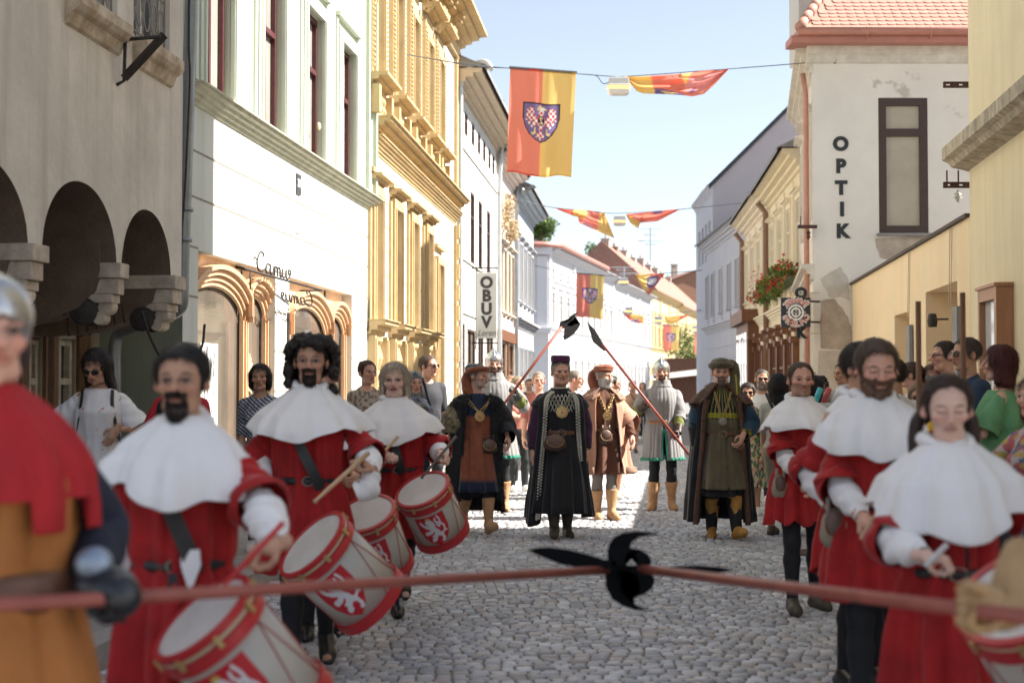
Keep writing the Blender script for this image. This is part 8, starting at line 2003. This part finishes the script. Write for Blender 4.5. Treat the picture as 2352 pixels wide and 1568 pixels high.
# ------------------------------------------------------------------ halberd guards
M_quilt = cloth('quilted_grey', (.27, .265, .27), noise=.12); M_teal = cloth('teal_binding', (.03, .22, .15)); M_gg = cloth('olive_lining', (.16, .18, .04)); M_bglove = mat('brown_glove', (.05, .025, .02), .5, noise=.3, nscale=15)
def guard(s, seed, slit=0, glove=M_bglove, gl=(.05, .025, .022)):
    fl = [(26, .45), (5, .5), (9, .5)]
    g = [0.1, .1, .1, .1, .1, 2, 4, 6, 6] if slit else None
    s.loft('gambeson', [(1.52, .075, .080), (1.48, .10, .095), (1.445, .175, .12), (1.32, .190, .150), (1.16, .185, .150), (1.06, .168, .142), (1.0, .185, .155), (.80, .212, .18), (.60, .232, .20)], M_quilt, amp=[.001, .002, .004, .005, .005, .005, .007, .012, .016], folds=fl, seed=seed, nseg=180, gap=g, solid=.012)
    s.loft('teal_hem', [(.63, .243, .198), (.595, .248, .204)], M_teal, amp=[.016, .017], folds=fl, seed=seed, nseg=180, rows=4, gap=[6, 6] if slit else None, solid=.014)
    if slit:
        for q in (1, -1): s.ribbon('teal_edge', [on(.19, .152, q * 3, .97, .012) * s.k, on(.225, .18, q * 6, .80, .014) * s.k, on(.245, .20, q * 7.5, .60, .016) * s.k], .022, M_teal, nrm=(0, -1, 0))
        s.loft('tunic', [(1.0, .17, .13), (.8, .19, .15), (.66, .20, .16)], M_blkh, amp=[0, .01, .01])
    for q in (1, -1):
        s.sleeve(q, .0, 1.25, [.085, .083, .075, .072], M_quilt, wr=.006, seed=seed + q); s.sleeve(q, 1.1, 1.85, [.062, .060, .045], M_gg, name='inner_sleeve', wr=.006)
        a, e, w_ = s.arm[q]; d = (w_ - e) / np.linalg.norm(w_ - e); hd = s.hands[q][1]; s.tube('glove_cuff', [w_ - d * .09, w_ - d * .02, w_ + hd * .03], [.060, .045, .04], glove)
    s.loft('collar', [(1.555, .088, .090), (1.51, .095, .098), (1.475, .12, .11)], M_quilt, amp=[.002, .004, .004], rows=8, solid=.012)
    belt(s, .182, .150, 1.05, .045, mat('tan_belt', (.30, .13, .06), .5)); helmet(s)
    S = SDF(.011, .03)
    for q in (1, -1): s.g_leg(S, q, .007)
    s.part('hose', S, M_blkh); s.shoes(M_tanboot, boot=.26, w=1.2)
Yd = 17.4
s = Fig('bearded guard in grey quilted coat and helmet behind the fur coated lord', 1141, 803, Yd, face=3, skin='fair', H=1.93, extra=.03, headturn=2)
s.set_arm(1, s.W(1189, 905, Yd - .28), (.9, .6, -.6), hand='grip', palm=(-.5, -.4, 0), hdir=(-.15, -.6, .5)); s.set_arm(-1, s.W(1120, 985, Yd - .25), (-.9, .6, -.3), hand='grip')
s.set_leg(-1, (-.09, .0, .085)); s.set_leg(1, (.10, .02, .085), toe=4)
s.body(beard=((.06, .035, .025), 'full', .005), brow=(.04, .025, .02), gloves=(.03, .032, .03)); guard(s, 71, glove=mat('dark_glove', (.03, .032, .03), .4)); pouch(s, .13, 1.0, -.17, .05, .10, mat('pale_pouch', (.35, .28, .25), .6))
v3 = lambda x, y: (x * .2344 + 1163.75, y * .2344 + 428.75)
Yh = Yd - .42; d0, d1 = P(1120, 978, Yh), P(1300, 737, Yh)
halberd('raised halberd with broad axe blade held by the left guard', d0, P(1290, 750, Yh), .017,
        [('axe_head', [v3(*p) for p in ((702, 1226), (672, 1268), (655, 1308), (632, 1312), (612, 1330), (592, 1352), (604, 1366), (640, 1365), (672, 1345), (722, 1345), (705, 1385), (660, 1440), (610, 1480), (565, 1504), (552, 1465), (572, 1430), (577, 1400), (563, 1385), (535, 1397), (520, 1420), (510, 1405), (536, 1365), (525, 1325), (560, 1332), (585, 1330), (612, 1295), (618, 1272), (650, 1250))])], Yh, th=.012)
Yd = 17.6
s = Fig('young guard with thin moustache in grey quilted coat and helmet right of centre', 1524, 822, Yd, face=0, skin='fair', H=1.83, extra=.03, headturn=-2)
s.set_arm(-1, s.W(1482, 928, Yd - .24), (-.9, .5, -.6), hand='grip', palm=(.5, -.4, 0), hdir=(.3, -.6, .3)); s.set_arm(1, s.W(1561, 992, Yd - .26), (.9, .6, -.4), hand='grip', palm=(-.3, -.4, -.5), hdir=(-.1, -.5, -.6))
s.set_leg(-1, (-.14, -.06, .085), toe=18); s.set_leg(1, (.10, -.02, .085), toe=6)
s.body(beard=((.07, .04, .03), 'goatee', .003), brow=(.04, .025, .02), gloves=(.05, .025, .022)); guard(s, 77, slit=1)
Yh = Yd - .38
halberd('glaive with long narrow blade held across the body by the right guard', P(1583, 1044, Yh), P(1383, 790, Yh), .017, [('glaive_blade', [(1349, 739), (1368, 759), (1376, 774), (1384, 787), (1393, 804), (1387, 806), (1362, 785), (1360, 771)])], Yh, th=.012)
# ------------------------------------------------------------------ spectators
def patt(base, dots, sc=60, thr=.35, seed=0):
    def f(v):
        c = np.tile(np.array(base, float), (len(v), 1))
        for i, d in enumerate(dots): m = vnoise(v, sc * (1 + .15 * i), seed + i, 1) > thr + .08 * i; c[m] = d
        return c
    return f
M_printed = cloth('printed_cotton', (1, 1, 1), attr=True, noise=.08)
def cl(rgb, nm=None): return cloth(nm or 'cotton_%02x%02x%02x' % tuple(int(255 * x) for x in rgb), rgb)
M_trouser = cloth('dark_trousers', (.025, .027, .035)); M_white = M_lin; M_sand = mat('sandal_strap', (.06, .035, .025), .6); M_snk = mat('white_sneaker', (.7, .68, .66), .6)
CURB = .125
def dress(s, m, top=1.42, hem=.5, waist=1.08, wa=.135, flare=.24, col=None, seed=0, wb=.11, name='dress'):
    f = .93 if s.fem else 1
    return s.loft(name, [(1.455, .10, .08), (top, .15 * f, .11), (1.28, .182 * f, .182 if s.fem else .14), (waist + .06, wa + .026, wb + .03), (waist, wa + .012, wb + .018), (.95, wa + .045, wb + .03), (.75, flare * .85, .15), (hem, flare, .17)], m, amp=[0, .002, .003, .004, .004, .008, .016, .022], seed=seed, nseg=150 if col else 110, rows=100 if col else 50, col=col)
def simple(label, px, yt, Y, ground, fem, skin, hair, hstyle, face=0, turn=0, shirtc=(.5, .5, .5), tr=M_trouser, sleeve=.8, fat=0.2, glasses=None, beard=None, smile=0, length=.1, H=None, trou=1.95, shoe=M_snk, col=None, nod=0, armL=None, armR=None, hl=0, vol=0, smat=None, **kw):
    s = Fig(label, px, yt, Y, armk=1.0, ground=ground, face=face, fem=fem, skin=skin, headturn=turn, smile=smile, fat=fat, nod=nod, H=H)
    if armL is not None: s.set_arm(-1, *armL)
    if armR is not None: s.set_arm(1, *armR)
    s.body(hair=hair, brow=tuple(x * .8 for x in hair), beard=beard, h=.014, **kw)
    if hstyle: s.hair(hstyle, hair, length=length, hl=hl, vol=vol)
    if shirtc is not None: s.shirt(M_printed if col else (smat or cl(shirtc)), sleeve=sleeve, col=col, zb=.86, h=.010 if col else .012)
    if tr is not None: s.trousers(tr, t1=trou)
    s.shoes(shoe)
    if glasses: s.glasses(glasses == 'dark')
    return s
# left side
s = Fig('dark haired woman in white floral dress and sunglasses looking down, at the left pavement', 222, 772, 10.3, ground=CURB, face=6, fem=1, skin='tan', nod=28, headturn=-14, H=1.70)
s.set_arm(-1, (-.27, -.02, .98), (-.7, .5, 0)); s.set_arm(1, s.W(262, 985, 10.15), (1.0, .35, -.3), hand='relaxed', palm=(-.3, .8, 0), hdir=(-.45, -.2, -.85))
s.body(hair=(.03, .018, .014), lips=(.35, .1, .09)); s.hair('long', (.030, .018, .014), length=.20, vol=.004); s.glasses()
fl = patt((.76, .73, .74), [(.50, .10, .08), (.55, .28, .12)], 95, 1.12, 3)
dress(s, M_printed, hem=.55, col=fl, seed=81, flare=.25); [s.sleeve(q, .0, .85, [.065, .078, .11], M_printed if False else M_lin, name='flutter_sleeve', wr=.008) for q in (1, -1)]
for q in (-1, 1): s.ribbon('bag_strap', [on(.15, .115, q * 42, 1.45, .012) * s.k, on(.165, .145, q * 40, 1.33, .014) * s.k, on(.165, .14, q * 52, 1.18, .014) * s.k, on(.15, .12, q * 80, 1.05, .02) * s.k], .028, M_leather, nrm=lambda p: (p[0], p[1], 0))
S = SDF(.012, .03); S.ell((0, .19, 1.24), (.14, .08, .20)); s.part('backpack', S, M_leather); s.shoes(M_sand)
s = simple('silver haired woman in red and black cardigan behind the goateed drummer', 408, 776, 9.6, CURB, 1, 'fair', (.55, .52, .50), 'bob', 0, -20, (.42, .02, .03), length=.05, H=1.64, armL=(( -.14, -.25, 1.12), (-.8, .5, -.3)), armR=((.1, -.26, 1.12), (.8, .5, -.3)), sleeve=1.2)
s.loft('cardigan', [(1.46, .11, .09), (1.42, .17, .125), (1.25, .19, .16), (1.0, .185, .15), (.85, .20, .16)], cl((.015, .015, .018)), gap=(30, 30, 28, 30, 35), amp=[0, .003, .005, .008, .01])
def stripes(v):
    c = np.tile(np.array((.06, .07, .13)), (len(v), 1)); c[(np.sin((v[:, 0] * .8 + v[:, 2]) * 190) > .55)] = (.6, .6, .62); return c
simple('woman with wavy dark hair in a navy striped blouse, between the two front drummers', 606, 846, 12.2, CURB, 1, 'tan', (.03, .02, .018), 'wavy', -4, 6, None, length=.07, H=1.60, col=None).shirt(M_printed, col=stripes, sleeve=.9, h=.009)
simple('smiling woman with tied auburn hair in brown patterned blouse by the arched shop', 843, 826, 14.2, CURB, 1, 'pink', (.12, .05, .035), 'bun', 22, 14, None, smile=1, H=1.66).shirt(M_printed, col=patt((.42, .34, .28), [(.20, .14, .10)], 120, .2, 5), sleeve=.9, h=.009)
s = simple('person in black and silver jester hood just behind the blonde drummer', 952, 826, 14.9, 0, 1, 'pink', (.02, .02, .02), None, 10, 12, (.02, .02, .022), H=1.68, smile=1, sleeve=1.6)
S = SDF(.006, .012); S.ell((0, .02, .02), (.09, .105, .115)); S.cone((0, .03, -.06), (0, .03, -.14), .085, .11, k=.03); S.ell((0, -.11, -.03), (.062, .08, .085), k=.008, sub=True); s.headpart('hood', S, mat('black_satin', (.015, .013, .016), .35, rgb2=(.2, .2, .2), nscale=22), .003)
for x in (-1, 1): s.htube('hood_plait', [(x * .07, -.03, .06), (x * .10, -.03, -.03), (x * .12, -.05, -.14), (x * .15, -.06, -.24)], [.012, .014, .012, .008], M_leather)
s.loft('shoulder_cape', [(1.50, .09, .09), (1.46, .17, .13), (1.38, .24, .17), (1.26, .27, .20)], mat('silver_lame', (.32, .32, .33), .3, metal=.5, rgb2=(.03, .03, .035), nscale=9), amp=[0, .005, .01, .014])
simple('man in black sunglasses and dark grey shirt standing before the ornate yellow house', 985, 824, 16.3, CURB, 0, 'pink', (.13, .08, .055), 'short', 30, 26, (.045, .045, .055), glasses='dark', H=1.76)
s = simple('woman in salmon tank top with folded arms behind the left guard', 1192, 862, 20.5, 0, 1, 'fair', (.42, .30, .20), 'long', 15, 20, (.62, .25, .20), sleeve=.12, tr=cl((.03, .035, .038)), H=1.66, armL=((.10, -.24, 1.14), (-.8, .5, -.5)), armR=((-.08, -.22, 1.10), (.8, .5, -.5)))
simple('woman with reddish hair half hidden right behind the left guard\'s shoulder', 1168, 858, 21.5, 0, 1, 'fair', (.35, .2, .13), 'bob', -10, -10, (.4, .4, .42), H=1.68)
s = simple('ruddy man with sunglasses pushed up on his head behind the black robed lord', 1243, 848, 19.4, 0, 0, 'pink', (.35, .28, .22), 'short', 0, 4, (.45, .15, .12), smile=.6, H=1.72, hl=-.008)
simple('grey haired man seen between the black robed and salmon coated lords', 1322, 844, 19.8, 0, 0, 'pink', (.22, .18, .15), 'short', 40, 40, (.3, .3, .34), H=1.74)
s = simple('dark haired woman in denim blue top right behind the salmon coated lord', 1414, 856, 19.2, 0, 1, 'tan', (.04, .025, .02), 'bun', 60, 30, (.05, .10, .20), tr=cl((.12, .18, .28)), trou=.5, H=1.66)
s = Fig('distant woman in beige dress with a red shoulder bag, alone in mid street', 1450, 883, 32.0, face=0, fem=1, skin='pink', H=1.62); s.body(hair=(.25, .15, .1), h=.016); s.hair('bun', (.24, .15, .1)); dress(s, cl((.50, .34, .24)), hem=.55, seed=84, flare=.19); s.shoes(M_sand)
s.ribbon('bag_strap', [on(.13, .11, -40, 1.45, .02), on(.16, .15, 0, 1.25, .02), on(.16, .13, 60, 1.0, .03)], .02, M_brle, nrm=(0, -1, 0)); S = SDF(.01); S.ell((.21, -.05, .95), (.07, .04, .06)); s.part('handbag', S, cl((.18, .02, .02)))
simple('distant person in dark clothes far behind the left guards', 1216, 880, 30, 0, 0, 'fair', (.1, .07, .05), 'short', 0, 0, (.08, .09, .12), H=1.66)
simple('distant person in light shirt near the bend of the street', 1478, 884, 40, 0, 1, 'fair', (.2, .12, .08), 'bob', 0, 0, (.5, .5, .55), H=1.6)
# right side
fl2 = patt((.03, .03, .04), [(.60, .25, .20), (.65, .55, .25), (.55, .5, .5), (.10, .22, .10)], 75, .12, 9)
s = Fig('woman in black floral dress and sunglasses left of the bearded man in white', 1722, 872, 16.9, face=-10, fem=1, skin='tan', H=1.56); s.body(hair=(.03, .02, .02), lips=(.35, .1, .1)); s.hair('short', (.035, .025, .022), vol=.01); s.glasses(); dress(s, M_printed, hem=.38, col=fl2, seed=86, flare=.24); [s.sleeve(q, 0, 1.0, [.07, .085, .10], cl((.10, .06, .05)), name='dress_sleeve', wr=.006) for q in (1, -1)]; s.shoes(M_snk)
simple('bearded man in sunglasses and white shirt behind the woman in the black floral dress', 1744, 850, 18.6, 0, 0, 'tan', (.10, .08, .07), 'short', -5, 2, (.75, .74, .74), glasses='dark', beard=((.25, .22, .20), 'full', .004), H=1.74, sleeve=1.7)
s = simple('woman with black ponytail and beige t-shirt seen from behind, left of the smiling man', 1792, 843, 14.6, 0, 1, 'tan', (.018, .014, .014), 'long', 150, 0, (.46, .43, .37), length=.22, tr=cl((.30, .26, .18)), trou=.75, shoe=M_sand, H=1.66)
s.ribbon('bag_strap', [on(.13, .11, 140, 1.46, .025), on(.16, .13, 180, 1.30, .03), on(.17, .12, 230, 1.05, .03)], .03, M_leather, nrm=(0, 1, 0))
simple('woman with dark wavy hair behind the smiling man\'s right shoulder', 1868, 850, 14.5, 0, 1, 'tan', (.02, .012, .016), 'wavy', 120, 0, (.05, .03, .05), length=.14, H=1.64)
simple('person with black curly hair farther back behind the smiling man', 1886, 846, 16.5, 0, 0, 'tan', (.016, .014, .015), 'curly', 160, 0, (.02, .02, .025), H=1.62)
simple('man with dark hair and raised hand behind the capes, beside the peeling house', 1945, 832, 15.5, CURB, 0, 'tan', (.05, .03, .025), 'short', -60, 0, (.35, .33, .30), H=1.66, armL=((-.22, -.28, 1.45), (-.8, .2, -.8)))
s = simple('man in white t-shirt with black shoulder strap seen from behind the bearded man', 2062, 808, 10.6, 0, 0, 'tan', (.05, .03, .022), 'short', 200, 30, (.72, .70, .72), H=1.74)
s.ribbon('shoulder_strap', [on(.15, .12, 150, 1.47, .03), on(.18, .15, 180, 1.30, .03), on(.18, .14, 220, 1.1, .03)], .05, M_leather, nrm=(0, 1, 0))
simple('man with cropped brown hair looking left, near the low yellow wing', 2088, 820, 12.6, CURB, 0, 'pink', (.12, .065, .045), 'short', -110, 0, (.7, .66, .62), H=1.62)
simple('short haired woman in large black sunglasses with patterned black top', 2116, 850, 11.4, 0, 1, 'pink', (.32, .20, .11), 'short', -8, -6, None, glasses='dark', H=1.55, vol=.008).shirt(M_printed, col=patt((.02, .02, .025), [(.6, .6, .6)], 60, .7, 3), h=.009)
simple('smiling long haired woman in sunglasses at the back, left of the tall men', 2141, 826, 12.6, CURB, 1, 'pink', (.20, .11, .07), 'long', -14, -6, (.30, .10, .10), glasses='dark', smile=1, length=.12, H=1.60)
simple('tall dark haired man in spectacles in profile facing left on the right pavement', 2178, 772, 12.4, CURB, 0, 'pink', (.06, .035, .027), 'short', -80, 0, (.45, .38, .32), glasses='clear', H=1.80)
s = simple('curly blond haired person in bright yellow shirt behind the girl in the white cape', 2160, 824, 9.7, 0, 1, 'fair', (.40, .24, .10), 'wavy', -130, 0, (.72, .42, .015), length=.05, vol=.014, H=1.60)
simple('man in grey hair, sunglasses and navy t-shirt in profile by the display case', 2222, 782, 10.9, CURB, 0, 'tan', (.09, .065, .055), 'short', -75, 0, (.018, .04, .085), glasses='dark', H=1.78)
s = Fig('red haired woman in green linen dress with back turned, at the right edge', 2295, 797, 9.9, ground=CURB, face=-115, fem=1, skin='fair', H=1.69, fat=.4)
s.set_arm(-1, (-.20, -.32, 1.05), (-.9, .5, 0)); s.set_arm(1, (.16, -.30, 1.02), (.9, .5, 0), hand='relaxed')
s.body(hair=(.10, .02, .015)); s.hair('long', (.095, .018, .014), length=.12, vol=.008); dress(s, cloth('green_linen', (.14, .34, .16)), hem=.45, waist=1.15, wa=.17, wb=.15, flare=.27, seed=88); [s.sleeve(q, 0, .95, [.075, .09, .105], cloth('green_linen', (.14, .34, .16)), name='dress_sleeve', wr=.008) for q in (1, -1)]; s.shoes(M_sand)
s = simple('person in paisley sleeve with dark jacket over the arm, cut by the right edge', 2392, 800, 7.4, 0, 1, 'fair', (.2, .12, .08), 'bob', -60, 0, None, H=1.60, armL=((-.25, -.28, 1.02), (-.9, .5, 0)))
s.shirt(M_printed, col=patt((.45, .12, .14), [(.5, .45, .42), (.08, .14, .25), (.5, .35, .1)], 60, .2, 12), sleeve=1.5, h=.009)
s.loft('draped_jacket', [(1.12, .12, .05, -.20, -.20), (1.08, .15, .08, -.20, -.20), (.85, .14, .09, -.20, -.20), (.60, .12, .08, -.20, -.20)], cl((.06, .06, .07)), amp=[0, .01, .02, .025])
# stall stuff: bottles in a rack by the peeling house
t = thing('bottle_crate', 'crate of bright cans and bottles behind the capes beside the peeling house', 'crate', tuple(P(1935, 930, 13.5)))
c = P(1925, 925, 13.5); m = MB(); m.box(c.x - .3, c.x + .3, 13.4, 13.7, c.z - .2, c.z); m.build('crate', M_paper, t, world=True)
r = random.Random(3)
for i, cc in enumerate(((.05, .45, .5), (.5, .08, .08), (.7, .7, .72), (.05, .4, .45), (.6, .1, .12), (.7, .7, .7))):
    a = Vector((c.x - .22 + .09 * i, 13.5 + .03 * (i % 2), c.z)); m = MB(); m.tube([a, a + Vector((.05, -.03, .14))], .028, 10); m.build('can', mat('can_%d' % i, cc, .35), t, smooth=True, world=True)

for i, (px, yt) in enumerate(((2109, 692), (2211, 672))):
    a = P(px, yt, 8.4); t = thing('staff', ('left' if i == 0 else 'right') + ' of two blurred brown staffs rising behind the girl in the white cape', 'staff', (a.x, 8.4, CURB)); m = MB(); m.tube([(a.x, 8.4, CURB), tuple(a)], .017, 10); m.build('shaft', M_wooddk, t, smooth=True, world=True)
t = thing('drain_cover', 'round iron drain cover in the cobbles by the right kerb', 'drain cover', (2.75, 13.0, .012)); m = MB(); m.lathe([(.001, 0), (.24, 0), (.24, .012), (.22, .016), (.001, .016)], 28); mk('cover', m.v, m.f, M_rust, t, False)
r = random.Random(9)
for o in list(bpy.data.objects):
    if o.get('category') == 'person': o.rotation_euler[0] += math.radians(r.uniform(-1.4, 1.0)); o.rotation_euler[1] += math.radians(r.uniform(-1.3, 1.3))
